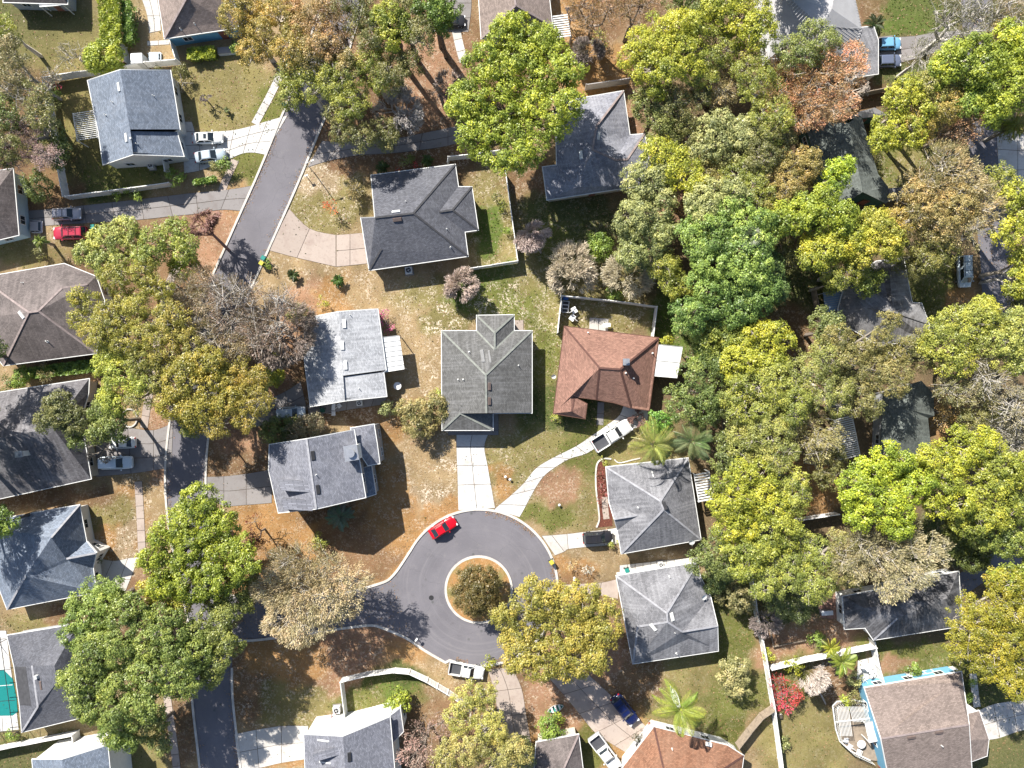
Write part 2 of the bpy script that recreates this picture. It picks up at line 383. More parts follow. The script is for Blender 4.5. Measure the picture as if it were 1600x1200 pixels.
def seams(h, facekeys, mat, step=0.45):
    """standing seams: real ribs down a metal roof facet, joined (a few cm each)"""
    f = facekeys.split(); pts = [h.W[k] for k in f]; nrm = (pts[1]-pts[0]).cross(pts[2]-pts[1]).normalized()
    if nrm.z < 0: nrm = -nrm
    d = Vector((nrm.x, nrm.y, 0)).normalized(); u = Vector((-d.y, d.x, 0)); dn = nrm.cross(u); m = MB(); o0 = pts[0]
    q = [((p-o0).dot(u), (p-o0).dot(dn)) for p in pts]; a = min(x for x, _ in q); b = max(x for x, _ in q); x = a+step/2
    while x < b:
        ys = []
        for i in range(len(q)):
            (x0, y0), (x1, y1) = q[i], q[(i+1) % len(q)]
            if (x0-x)*(x1-x) < 0: ys.append(y0+(y1-y0)*(x-x0)/(x1-x0))
        if len(ys) >= 2:
            p0 = o0+u*x+dn*min(ys)-h.base; p1 = o0+u*x+dn*max(ys)-h.base; m.beam(p0+nrm*0.02, p1+nrm*0.02, 0.07, 0.07)
        x += step
    o = m.build('roof_seams', mat, h.root); o['kind'] = 'stuff'; return o
def canopy(label, quad, hh, mat, nslab=5, post=M_WHITE, name='patio_canopy', cat='canopy'):
    """patio cover: panels across, on posts. quad: 4 px corners (a,b,c,d); panels run a-b to d-c"""
    W = [Vector(P(x, y, hh if len(q) < 3 else q[2])) for q in quad for x, y in [q[:2]]]
    c = sum(W, Vector())/4; base = Vector((c.x, c.y, 0)); root = empty(name, base, label=label, cat=cat)
    A, B, C_, D = [w-base for w in W]
    for i in range(nslab):
        t0, t1 = i/nslab+0.003, (i+1)/nslab-0.003; m = MB()
        q = [A.lerp(D, t0), B.lerp(C_, t0), B.lerp(C_, t1), A.lerp(D, t1)]
        m.add([(v.x, v.y, v.z-0.06) for v in q]+[(v.x, v.y, v.z) for v in q], [(0, 3, 2, 1), (4, 5, 6, 7), (0, 1, 5, 4), (1, 2, 6, 5), (2, 3, 7, 6), (3, 0, 4, 7)])
        m.build('roof_panel', mat, root)
        m = MB(); m.beam(q[0]+Vector((0, 0, 0.03)), q[1]+Vector((0, 0, 0.03)), 0.07, 0.06); m.build('rib', M_RIB, root)
    for v in (A, B, C_, D):
        m = MB(); e = v*0.93; m.box((e.x, e.y, (v.z-0.1)/2), (0.1, 0.1, v.z-0.1)); m.build('post', post, root)
    return root
def pergola(label, quad, hh, mat, n, w=0.07, cat='pergola', name='pergola'):
    """slats run from edge a-d side to b-c side; n slats between a..d"""
    W = [Vector(P(x, y, hh)) for x, y in quad]; c = sum(W, Vector())/4; base = Vector((c.x, c.y, 0)); root = empty(name, base, label=label, cat=cat)
    A, B, C_, D = [v-base for v in W]
    for i in range(n):
        t = (i+0.5)/n; m = MB(); m.beam(A.lerp(D, t)+Vector((0, 0, 0.1)), B.lerp(C_, t)+Vector((0, 0, 0.1)), w, 0.12); m.build('slat', mat, root)
    for p, q in ((A, D), (B, C_)):
        m = MB(); m.beam(p, q, 0.1, 0.14); m.build('beam', mat, root)
    for v in (A, B, C_, D):
        m = MB(); e = v*0.97; m.box((e.x, e.y, v.z/2), (0.11, 0.11, v.z-0.16)); m.build('post', mat, root)
    return root

def fence(label, pts, hh=1.8, mat=M_VINYL, panel=24, at=0.9, name='fence', cat='fence', thick=0.06):
    W = [Vector(P(x, y, at)) for x, y in pts]; base = Vector((W[0].x, W[0].y, 0)); root = empty(name, base, label=label, cat=cat)
    pm = MB(); pm.box((0, 0, hh/2+0.03), (0.13, 0.13, hh+0.06)); pm.box((0, 0, hh+0.09), (0.17, 0.17, 0.06), taper=0.3)
    pd = None
    def post(p):
        nonlocal pd
        if pd is None: o = pm.build('post', mat, root); pd = o.data
        else: o = link(bpy.data.objects.new('post', pd), root)
        o.location = (p.x-base.x, p.y-base.y, 0); o.rotation_euler = (0, 0, 0.15)
    for i in range(len(W)-1):
        a, b = W[i], W[i+1]; a = Vector((a.x, a.y, 0)); b = Vector((b.x, b.y, 0)); ln = (b-a).length; k = max(1, round(ln*PXM/panel)); s = ln/k
        rz = math.atan2(b.y-a.y, b.x-a.x); m = MB(); w = s-0.14; nb = max(3, int(w/0.28)); bw = w/nb
        for q in range(nb): m.box((-w/2+bw*(q+0.5), (0.006 if q % 2 else -0.006), (hh-0.1)/2+0.06), (bw-0.012, thick*0.6, hh-0.16))
        m.box((0, 0, hh-0.02), (w, thick+0.05, 0.09)); m.box((0, 0, 0.16), (w, thick+0.02, 0.12)); dat = None
        for q in range(k):
            p = a.lerp(b, (q+0.5)/k)-base
            if dat is None: o = m.build('panel', mat, root); dat = o.data
            else: o = link(bpy.data.objects.new('panel', dat), root)
            o.location = (p.x, p.y, 0); o.rotation_euler = (random.uniform(-0.012, 0.012), 0, rz)
            post(a.lerp(b, q/k))
    post(W[-1]); return root

# ------------------------------------------------------------------ flat setting pieces
def sheet(name, poly, z, mat, kind='structure', thick=None, world=False):
    pts = [(p[0], p[1]) if world else P(*p)[:2] for p in poly]; m = MB(); m.prism(pts, (z-0.05 if thick is None else z-thick), z)
    o = m.build(name, mat); o['kind'] = kind; return o
def smooth_path(pts, n=6):
    out = []; p = [Vector((*q, 0)) if len(q) == 2 else Vector(q) for q in pts]
    for i in range(len(p)-1):
        a, b, c, d = p[max(i-1, 0)], p[i], p[i+1], p[min(i+2, len(p)-1)]
        for k in range(n):
            t = k/n; out.append(0.5*((2*b)+(c-a)*t+(2*a-5*b+4*c-d)*t*t+(3*b-a-3*c+d)*t*t*t))
    out.append(p[-1]); return out
def slabs(name, pairs, mat, z=0.05, nacross=1, gap=0.035):
    """paving: pairs of (left px, right px) stations; one slab between stations, nacross across"""
    l = [Vector((*P(*a)[:2], 0)) for a, b in pairs]; r = [Vector((*P(*b)[:2], 0)) for a, b in pairs]
    l4, r4 = smooth_path(l, 4), smooth_path(r, 4)
    m = MB(); m.prism([(v.x, v.y) for v in l4]+[(v.x, v.y) for v in r4[::-1]], -0.04, z-0.025); root = m.build(name, M_JOINT); root['kind'] = 'structure'
    for i in range(len(pairs)-1):
        for k in range(nacross):
            t0, t1 = k/nacross, (k+1)/nacross
            A_ = [l4[i*4+j].lerp(r4[i*4+j], t0) for j in range(5)]; B_ = [l4[i*4+j].lerp(r4[i*4+j], t1) for j in range(5)]
            poly = [(v.x, v.y) for v in A_]+[(v.x, v.y) for v in B_[::-1]]; n = len(poly)
            ar = sum(poly[j][0]*poly[(j+1) % n][1]-poly[(j+1) % n][0]*poly[j][1] for j in range(n))
            if ar < 0: poly = poly[::-1]
            if abs(ar) < 0.3: continue
            poly = inset(poly, gap); mm = MB(); mm.prism(poly, 0.0, z+random.uniform(-0.003, 0.003)); mm.build('slab', mat, root)
    return root
def curb(pts, w=0.30, z=0.13, name='curb', closed=False, world=False):
    p = [Vector((*(q[:2] if world else P(q[0], q[1])[:2]), 0)) for q in pts]; m = MB(); n = len(p); L_, R_ = [], []
    for i in range(n):
        a = p[(i-1) % n] if (closed or i) else p[i]; b = p[(i+1) % n] if (closed or i < n-1) else p[i]
        d = (b-a).normalized(); no = Vector((-d.y, d.x, 0))*w/2; L_.append(p[i]+no); R_.append(p[i]-no)
    for i in range(n if closed else n-1):
        j = (i+1) % n; q = [L_[i], R_[i], R_[j], L_[j]]
        m.add([(v.x, v.y, -0.02) for v in q]+[(v.x, v.y, z) for v in q], [(4, 5, 6, 7), (0, 1, 5, 4), (2, 3, 7, 6), (1, 2, 6, 5), (3, 0, 4, 7), (0, 3, 2, 1)])
    o = m.build(name, M_CURB); o['kind'] = 'structure'; return o
# ------------------------------------------------------------------ vegetation generators
def tubes(segs, sides=4):
    s = np.asarray(segs, dtype=np.float64); p0, p1, r0, r1 = s[:, :3], s[:, 3:6], s[:, 6], s[:, 7]
    d = p1-p0; d /= np.linalg.norm(d, axis=1, keepdims=True)+1e-9
    up = np.where(np.abs(d[:, 2:3]) > 0.9, np.array([[1.0, 0, 0]]), np.array([[0, 0, 1.0]]))
    x = np.cross(d, up); x /= np.linalg.norm(x, axis=1, keepdims=True)+1e-9; y = np.cross(x, d)
    n = len(s); vs = np.zeros((n, 2*sides, 3)); fs = np.zeros((n, sides, 4), dtype=np.int64); off = np.arange(n)*2*sides
    for k in range(sides):
        a = 2*math.pi*k/sides; o = x*math.cos(a)+y*math.sin(a)
        vs[:, k] = p0+o*r0[:, None]; vs[:, sides+k] = p1+o*r1[:, None]; k2 = (k+1) % sides
        fs[:, k, 0] = off+k; fs[:, k, 1] = off+sides+k; fs[:, k, 2] = off+sides+k2; fs[:, k, 3] = off+k2
    return vs.reshape(-1, 3), fs.reshape(-1, 4)
def unit(n, rng):
    v = rng.normal(size=(n, 3)); return v/(np.linalg.norm(v, axis=1, keepdims=True)+1e-9)
def leaf_mesh(name, pos, nrm, long, ls, asp, tint, parent, rng, color):
    """pos (n,3), nrm (n,3) face normals, long (n,3) preferred long axis, ls half length, asp width/length"""
    n = len(pos); nrm = nrm/(np.linalg.norm(nrm, axis=1, keepdims=True)+1e-9)
    t = long-nrm*np.sum(long*nrm, axis=1, keepdims=True); t /= np.linalg.norm(t, axis=1, keepdims=True)+1e-9; b = np.cross(nrm, t)
    s = (ls*rng.uniform(0.65, 1.3, n))[:, None]; w = s*asp
    vs = np.stack([pos-t*s*1.1, pos+b*w*1.15+t*s*0.8, pos-b*w*1.15+t*s*0.6], axis=1).reshape(-1, 3)
    fs = np.arange(n*3).reshape(n, 3)
    o = npmesh(name, vs, fs, LEAF, parent, {'tint': tint}); o.color = (*color, 1); return o
KINDS = {  # colour, leaf half length, aspect, leaves per clump, clump radius, radial slivers?, bark colour, twigs, look words
 'lush':   ((0.178, 0.218, 0.022), 0.17, 0.75, 22, 0.55, 0, (0.20, 0.17, 0.13), 0.2, 'bright green leafy tree'),
 'lime':   ((0.220, 0.235, 0.022), 0.16, 0.75, 22, 0.55, 0, (0.42, 0.37, 0.30), 0.8, 'yellow green leafy tree'),
 'green':  ((0.092, 0.155, 0.028), 0.16, 0.70, 22, 0.5, 0, (0.18, 0.15, 0.12), 0.3, 'mid green leafy tree'),
 'pale':   ((0.150, 0.190, 0.080), 0.18, 0.60, 20, 0.5, 0, (0.30, 0.27, 0.22), 0.4, 'pale grey green tree'),
 'olive':  ((0.160, 0.165, 0.034), 0.14, 0.60, 21, 0.48, 0, (0.50, 0.45, 0.38), 1.3, 'olive green oak'),
 'gold':   ((0.235, 0.185, 0.042), 0.14, 0.65, 22, 0.5, 0, (0.48, 0.43, 0.36), 1.2, 'golden yellow oak'),
 'dark':   ((0.050, 0.078, 0.026), 0.15, 0.70, 22, 0.55, 0, (0.14, 0.12, 0.10), 0.2, 'dark green evergreen tree'),
 'dkol':   ((0.095, 0.100, 0.034), 0.14, 0.65, 20, 0.5, 0, (0.38, 0.34, 0.29), 1.1, 'dark olive oak'),
 'tan':    ((0.235, 0.205, 0.090), 0.24, 0.24, 20, 0.55, 1, (0.50, 0.46, 0.39), 1.8, 'feathery tan tree'),
 'grey':   ((0.165, 0.155, 0.090), 0.24, 0.22, 15, 0.6, 1, (0.50, 0.47, 0.43), 2.4, 'thin grey twiggy tree'),
 'rust':   ((0.340, 0.175, 0.065), 0.20, 0.35, 20, 0.55, 1, (0.38, 0.34, 0.29), 1.6, 'rusty orange tree'),
 'brown':  ((0.190, 0.120, 0.060), 0.20, 0.35, 16, 0.55, 1, (0.30, 0.25, 0.21), 1.6, 'brown leaved tree'),
 'pink':   ((0.300, 0.200, 0.210), 0.14, 0.50, 16, 0.5, 1, (0.30, 0.25, 0.23), 1.8, 'pink blossoming tree'),
}
LEAFGAIN = 1.62
KG = {'dark': (1.75, 1.5, 1.1), 'green': (1.42, 1.25, 1.0), 'pale': (1.45, 1.22, 1.0), 'dkol': (1.45, 1.38, 1.2), 'olive': (1.12, 1.2, 0.9), 'tan': (1.15, 1.1, 1.1), 'grey': (1.3, 1.2, 1.2), 'rust': (1.05, 1.2, 1.5), 'brown': (1.3, 1.3, 1.3)}
def tree(kind, lobes, label, H=None, cat='tree', name=None, group=None, dens=1.0, base=None, color=None, sub=1.35, leafk=1.0):
    """lobes: [(px,py,r_px)...] as seen in the photo; builds trunk+limbs and a crown of leaf clumps on lumpy lobes"""
    col, ls, asp, npc, cr, radial, bark, tw, words_ = KINDS[kind]; kg = KG.get(kind, (1.05, 1.05, 0.9)); col = tuple(min(0.62, c*LEAFGAIN*g) for c, g in zip(color or col, kg)); ls *= 0.66; npc = int(npc*(1.35 if radial else 2.25)); dens *= 1.30 if kind in ('lush', 'green', 'lime', 'pale') else 1.12; rng = RNG
    if isinstance(lobes, tuple): lobes = [lobes]
    rmax = max(l[2] for l in lobes)/PXM
    H = H or min(14, 5.5+rmax*1.25+(1.2 if len(lobes) > 1 else 0))
    big = []
    for px, py, r in lobes:
        rm = r/PXM*0.95; z = H-rm*0.72-rng.uniform(0, 0.8)*(len(lobes) > 1); z = max(z, rm*0.6+0.4); c = P(px, py, z); big.append((c[0], c[1], z, rm*(1-z/CAM_H)))
    big = np.array(big); wts = big[:, 3]**2; bx, by = (np.average(big[:, 0], weights=wts), np.average(big[:, 1], weights=wts))
    if base: bx, by = P(*base)[:2]
    B = np.array([bx, by, 0.0]); root = empty(name or 'tree', tuple(B), label=label, cat=cat, group=group)
    subl = []
    for cx, cy, cz, R in big:
        if R < 1.3: subl.append((cx, cy, cz, R)); continue
        sr0 = min(sub, R*0.5); ns = int(3.0*(R/sr0)**2*0.80*dens)+3
        d = unit(ns, rng); d[:, 2] = np.abs(d[:, 2])*1.1-0.22; d /= np.linalg.norm(d, axis=1, keepdims=True)
        sr = sr0*rng.uniform(0.6, 1.15, ns); rad = (R-sr*0.75)*rng.uniform(0.80, 1.10, ns)
        for i in range(ns): subl.append((cx+d[i, 0]*rad[i], cy+d[i, 1]*rad[i], cz+d[i, 2]*rad[i]*0.78, sr[i]))
    subl = np.array(subl)
    # clumps on the upper shells of the sub-lobes
    nc = np.maximum(3, (2.0*(subl[:, 3]/cr)**2*dens)).astype(int); li = np.repeat(np.arange(len(subl)), nc)
    d = unit(len(li), rng); d[:, 2] = np.abs(d[:, 2])*1.15-0.30; d /= np.linalg.norm(d, axis=1, keepdims=True)
    cc = subl[li, :3]+d*(subl[li, 3]*rng.uniform(0.65, 1.02, len(li)))[:, None]*np.array([1, 1, 0.8]); ctint = rng.normal(0.42, 0.12, len(li))+rng.normal(0, 0.14, len(subl))[li]
    if len(cc) > 60:   # clumps buried inside a neighbouring lobe would never be seen
        dd = np.linalg.norm((cc[:, None, :]-subl[None, :, :3])/np.array([1, 1, 0.8]), axis=2)/subl[None, :, 3]; dd[np.arange(len(cc)), li] = 9
        kp = dd.min(1) > 0.66; cc, d, ctint, li = cc[kp], d[kp], ctint[kp], li[kp]
    k = max(4, int(npc*leafk)); ri = np.repeat(np.arange(len(cc)), k); o = unit(len(ri), rng)
    o[:, 2] = o[:, 2]*0.75+0.15; pos = cc[ri]+o*(cr*rng.uniform(0.3, 1.0, len(ri))**0.6)[:, None]*(0.8+0.4*rng.random(len(ri)))[:, None]
    pos[:, 2] = np.maximum(pos[:, 2], 0.06)
    if radial: nrm = unit(len(ri), rng)*0.8+np.array([0, 0, 0.5]); out_ = pos-np.array([bx, by, float(np.average(big[:, 2]))*0.55]); out_ /= np.linalg.norm(out_, axis=1, keepdims=True); lng = o*0.35+out_*1.3; nrm = np.cross(lng, unit(len(ri), rng))+np.array([0, 0, 0.5])
    else: nrm = o*0.55+d[ri]*0.35+unit(len(ri), rng)*0.55+np.array([0, 0, 0.25]); lng = unit(len(ri), rng)
    tint = np.clip(ctint[ri]+rng.normal(0, 0.10, len(ri)), 0, 1)
    leaf_mesh('crown', pos-B, nrm, lng, ls, asp, tint, root, rng, col)
    # trunk and limbs
    segs = []; zc = float(np.average(big[:, 2], weights=wts)); R0 = float(big[:, 3].max()); tr = 0.06+0.035*H*(0.6+R0/6); fork = np.array([bx, by, max(0.4, zc*0.45)])
    segs.append((bx, by, 0, *fork, tr, tr*0.75))
    for cx, cy, cz, R in big:
        e = np.array([cx, cy, cz-R*0.15]); mid = fork*0.5+e*0.5+rng.normal(0, 0.15*R, 3); segs.append((*fork, *mid, tr*0.6, tr*0.42)); segs.append((*mid, *e, tr*0.42, tr*0.25))
    for sx, sy, sz, sr in subl:
        j = np.argmin(np.hypot(big[:, 0]-sx, big[:, 1]-sy)); e = np.array([big[j, 0], big[j, 1], big[j, 2]-big[j, 3]*0.2]); t = np.array([sx, sy, sz-sr*0.1]); mid = e*0.5+t*0.5+rng.normal(0, 0.12*sr+0.1, 3)
        segs.append((*e, *mid, tr*0.26, tr*0.16)); segs.append((*mid, *t, tr*0.16, tr*0.09))
    nmain = len(segs)
    if tw > 0.1:
        m = int(len(cc)*min(0.85, 0.28*tw)); pick = rng.choice(len(cc), m, replace=False)
        for q in pick:
            s = subl[li[q]]; a = s[:3]+rng.normal(0, 0.1, 3); e = cc[q]+d[q]*cr*(0.35+0.30*tw); mid = a*0.45+e*0.55+rng.normal(0, 0.12, 3)
            segs.append((*a, *e, 0.05, 0.02))
    sg = np.array(segs); sg[:, 0:3] -= B; sg[:, 3:6] -= B; v, f = tubes(sg, 3)
    t = npmesh('trunk', v, f, BARK, root, smooth=True); t.color = (*bark, 1); return root
def bare_tree(px, py, r, label, H=None, base=None, n=2500, color=(0.30, 0.25, 0.23), cat='tree', flowers=None, thick=1.0, puff=0):
    """leafless tree: forking limbs down to fine twigs"""
    rng = RNG; R = r/PXM; H = H or (3.5+R*1.2); zc = H*0.6; c = P(px, py, zc); bx, by = (P(*base)[:2] if base else c[:2]); B = np.array([bx, by, 0.0])
    root = empty('bare_tree', tuple(B), label=label, cat=cat); segs = []; C = np.array(c); tips = []
    tr = (0.05+0.018*H)*thick; fork = B*0.6+C*0.4; fork[2] = H*0.28; segs.append((*B, *fork, tr, tr*0.8))
    front = []
    for i in range(9):
        d = unit(1, rng)[0]; d[2] = abs(d[2])*0.6+0.2; d /= np.linalg.norm(d); front.append((fork, d, R*0.42, tr*0.55, 0))
    while front and len(segs) < n*2.6:
        p, d, ln, rad, dep = front.pop(0); q = p+d*ln*rng.uniform(0.75, 1.15)
        e = (q-C)/np.array([R, R, H*0.42]); m = np.linalg.norm(e)
        if m > 1.05: q = C+(q-C)/m*rng.uniform(0.9, 1.05)
        segs.append((*p, *q, max(rad, 0.030), max(rad*0.62, 0.022)))
        if dep < 7:
            for _ in range(3 if dep < 4 else 2):
                a = d+unit(1, rng)[0]*0.75+np.array([0, 0, 0.05]); a /= np.linalg.norm(a); front.append((q, a, ln*0.70, rad*0.62, dep+1))
            if dep > 1:
                for _ in range(2):
                    t = rng.uniform(0.2, 0.9); a = d*0.6+unit(1, rng)[0]; a /= np.linalg.norm(a); s = p+(q-p)*t; e2 = s+a*ln*0.6; segs.append((*s, *e2, 0.028, 0.016))
    sg = np.array(segs); sg[:, 0:3] -= B; sg[:, 3:6] -= B; v, f = tubes(sg, 3); t = npmesh('trunk', v, f, BARK, root); t.color = (*color, 1)
    if puff:   # the finest outer twigs, as slivers pointing outwards
        pts = np.array([s[3:6] for s in segs[len(segs)//5:]]); k = np.repeat(np.arange(len(pts)), puff); pos = pts[k]+rng.normal(0, 0.14, (len(k), 3)); out_ = pos-(C-np.array([0, 0, H*0.25])); out_ /= np.linalg.norm(out_, axis=1, keepdims=True)
        lng = out_+rng.normal(0, 0.33, (len(k), 3)); tw_ = leaf_mesh('twigs', pos-B, np.cross(lng, unit(len(k), rng)), lng, 0.36, 0.09, rng.normal(0.5, 0.15, len(k)).clip(0, 1), root, rng, tuple(c*0.95 for c in color))
    if flowers:
        pts = np.array([s[3:6] for s in segs[len(segs)//3:]]); k = np.repeat(np.arange(len(pts)), flowers[1]); pos = pts[k]+rng.normal(0, 0.22, (len(k), 3))
        leaf_mesh('crown', pos-B, unit(len(k), rng)+np.array([0, 0, 0.4]), unit(len(k), rng), 0.10, 0.6, rng.normal(0.5, 0.15, len(k)).clip(0, 1), root, rng, flowers[0])
    return root
def frond_data(name, length, droop, width, fan=False, n=16, color=None):
    """one palm frond along +x: curved rib with two rows of leaflets (or a folded fan)"""
    vs = []; fs = []; pr = []
    for i in range(n+1):
        t = i/n; pr.append(np.array([length*t*(1-0.12*droop*t), 0, length*(0.28*math.sin(t*1.9)-droop*0.5*t*t)]))
    def quad(a, b, c, d): k = len(vs); vs.extend([a, b, c, d]); fs.append((k, k+1, k+2, k+3))
    if fan:
        m = 13; st = pr[n//2]
        for i in range(m):
            a = (i/(m-1)-0.5)*math.radians(230); d = np.array([math.cos(a), math.sin(a), -0.25]); L_ = length*0.55; s = np.array([-math.sin(a), math.cos(a), 0])*0.05*length*0.8
            quad(st, st+d*L_*0.6+s, st+d*L_, st+d*L_*0.6-s)
        quad(pr[0]+np.array([0, -.03, 0]), st+np.array([0, -.02, 0]), st+np.array([0, .02, 0]), pr[0]+np.array([0, .03, 0]))
    else:
        for i in range(n):
            a, b = pr[i], pr[i+1]; quad(a+np.array([0, -.035, 0]), b+np.array([0, -.03, 0]), b+np.array([0, .03, 0]), a+np.array([0, .035, 0]))
            if i < 2: continue
            t = i/n; w = width*math.sin(math.pi*min(1, t*0.85+0.15))**0.7
            for sgn in (-1, 1):
                for q in (0, 0.33, 0.67):
                    o = a*(1-q)+b*q; tip = o+np.array([w*0.55, sgn*w, -w*0.35]); e = np.array([0.030, 0, 0.008]); midp = (o+tip)/2
                    quad(o, midp-e, tip, midp+e)
    return np.array(vs), np.array(fs)
def palm(px, py, r, label, H=6, nf=26, color=(0.13, 0.17, 0.03), droop=0.9, fan=False, cat='palm tree', name='palm_tree', width=None, base=None):
    rng = RNG; R = r/PXM*0.98; c = P(px, py, H); bx, by = (P(*base)[:2] if base else c[:2]); root = empty(name, (bx, by, 0), label=label, cat=cat)
    v, f = frond_data('frond', R, droop, width or R*0.19, fan); top = Vector((c[0]-bx, c[1]-by, H)); data = None
    for i in range(nf):
        if data is None: o = npmesh('frond', v, f, LEAF, root, {'tint': np.clip(rng.normal(0.45, 0.18, len(f)), 0, 1)}); data = o.data
        else: o = link(bpy.data.objects.new('frond', data), root)
        o.color = (*[x*1.2*random.uniform(0.85, 1.15) for x in color], 1); up = random.uniform(-0.45, 0.85)
        o.location = top; o.rotation_euler = (random.uniform(-0.5, 0.5), -up*0.8, i*2.39996+random.uniform(-0.2, 0.2)); s = random.uniform(0.75, 1.08)*(1-0.25*max(0, up)); o.scale = (s, s, s)
    k = 6; segs = []
    for i in range(k):
        a = Vector((0, 0, 0)).lerp(top, i/k); b = Vector((0, 0, 0)).lerp(top, (i+1)/k); rr = 0.2 if H > 2 else 0.16; segs.append((*a, *b, rr*(1.1-0.35*i/k), rr*(1.1-0.35*(i+1)/k)))
    v, f = tubes(segs, 8); t = npmesh('trunk', v, f, BARK, root, smooth=True); t.color = (0.24, 0.20, 0.16, 1); return root
def hedge(label, poly, hh, kind, cat='hedge', color=None, name='hedge'):
    """clipped hedge: leaf faces over a box-like volume"""
    col, ls, asp, npc, cr, radial, bark, tw, _w = KINDS[kind]; col = tuple(c*LEAFGAIN for c in (color or col)); rng = RNG
    W = np.array([P(x, y, hh*0.9)[:2] for x, y in poly]); a = abs(sum(W[i][0]*W[(i+1) % len(W)][1]-W[(i+1) % len(W)][0]*W[i][1] for i in range(len(W)))/2); c = W.mean(0); B = np.array([c[0], c[1], 0])
    root = empty(name, tuple(B), label=label, cat=cat); n = int(a*190)+200; lo, hi = W.min(0), W.max(0); pts = []
    while len(pts) < n:
        q = rng.uniform(lo, hi, (n, 2)); ins = np.zeros(n, bool); j = len(W)-1
        for i in range(len(W)):
            xi, yi = W[i]; xj, yj = W[j]; cnd = ((yi > q[:, 1]) != (yj > q[:, 1])) & (q[:, 0] < (xj-xi)*(q[:, 1]-yi)/(yj-yi+1e-12)+xi); ins ^= cnd; j = i
        pts += list(q[ins])
    pts = np.array(pts[:n]); lump = np.sin(pts[:, 0]*3.1)*np.cos(pts[:, 1]*2.7)*0.18; z = hh+lump-np.abs(rng.normal(0, 0.35, n))*(rng.random(n) < 0.6)*1.2
    side = rng.random(n) < 0.3; z = np.where(side, rng.uniform(0.1, hh, n), z); pos = np.column_stack([pts, np.maximum(z, 0.1)])
    leaf_mesh('foliage', pos-B, unit(n, rng)*0.7+np.array([0, 0, 0.6]), unit(n, rng), 0.15, 0.75, np.clip(0.5+lump+rng.normal(0, 0.13, n), 0, 1), root, rng, col)
    m = MB(); 
    for x, y in (W*0.5+c*0.5): m.cyl((x-c[0], y-c[1], 0), 0.05, hh*0.7, 6)
    o = m.build('stem', BARK, root); o.color = (0.15, 0.12, 0.09, 1); o['kind'] = 'stuff'; return root
# ------------------------------------------------------------------ vehicles
def loft(m, st, mi=0):
    """st: list of (x, halfwidth, zbelt, zlow); closed shell with rounded shoulders"""
    rings = []
    for x, w, zb, zl in st:
        pr = [(-w*0.82, zl), (-w*0.97, zl+0.1), (-w, (zl+zb)/2), (-w*0.97, zb-0.12), (-w*0.86, zb-0.02), (-w*0.45, zb+0.03), (0, zb+0.045), (w*0.45, zb+0.03), (w*0.86, zb-0.02), (w*0.97, zb-0.12), (w, (zl+zb)/2), (w*0.97, zl+0.1), (w*0.82, zl)]
        rings.append([(x, y, z) for y, z in pr])
    k = len(rings[0]); vs = [p for r in rings for p in r]; fs = []
    for i in range(len(rings)-1):
        for j in range(k): a, b = i*k+j, i*k+(j+1) % k; fs.append((a, a+k, b+k, b))
    fs.append(tuple(range(k))); fs.append(tuple(range((len(rings)-1)*k+k-1, (len(rings)-1)*k-1, -1)))
    m.add(vs, fs, mi)
def pane(parent, q, mat, name, off=0.012):
    a, b, c, d = [Vector(v) for v in q]; n = (b-a).cross(d-a).normalized(); m = MB()
    cen = (a+b+c+d)/4; pts = [cen+(v-cen)*0.9 for v in (a, b, c, d)]
    m.add([v-n*0.01 for v in pts]+[v+n*off for v in pts], [(0, 3, 2, 1), (4, 5, 6, 7), (0, 1, 5, 4), (1, 2, 6, 5), (2, 3, 7, 6), (3, 0, 4, 7)]); return m.build(name, mat, parent)
M_LAMP = paint('headlight_lens', (0.75, 0.76, 0.78), 0.15); M_TAIL = paint('tail_light_lens', (0.35, 0.02, 0.02), 0.2); M_LINER = paint('bed_liner', (0.06, 0.062, 0.07), 0.7)
M_PLATE = paint('number_plate', (0.6, 0.6, 0.6), 0.5)
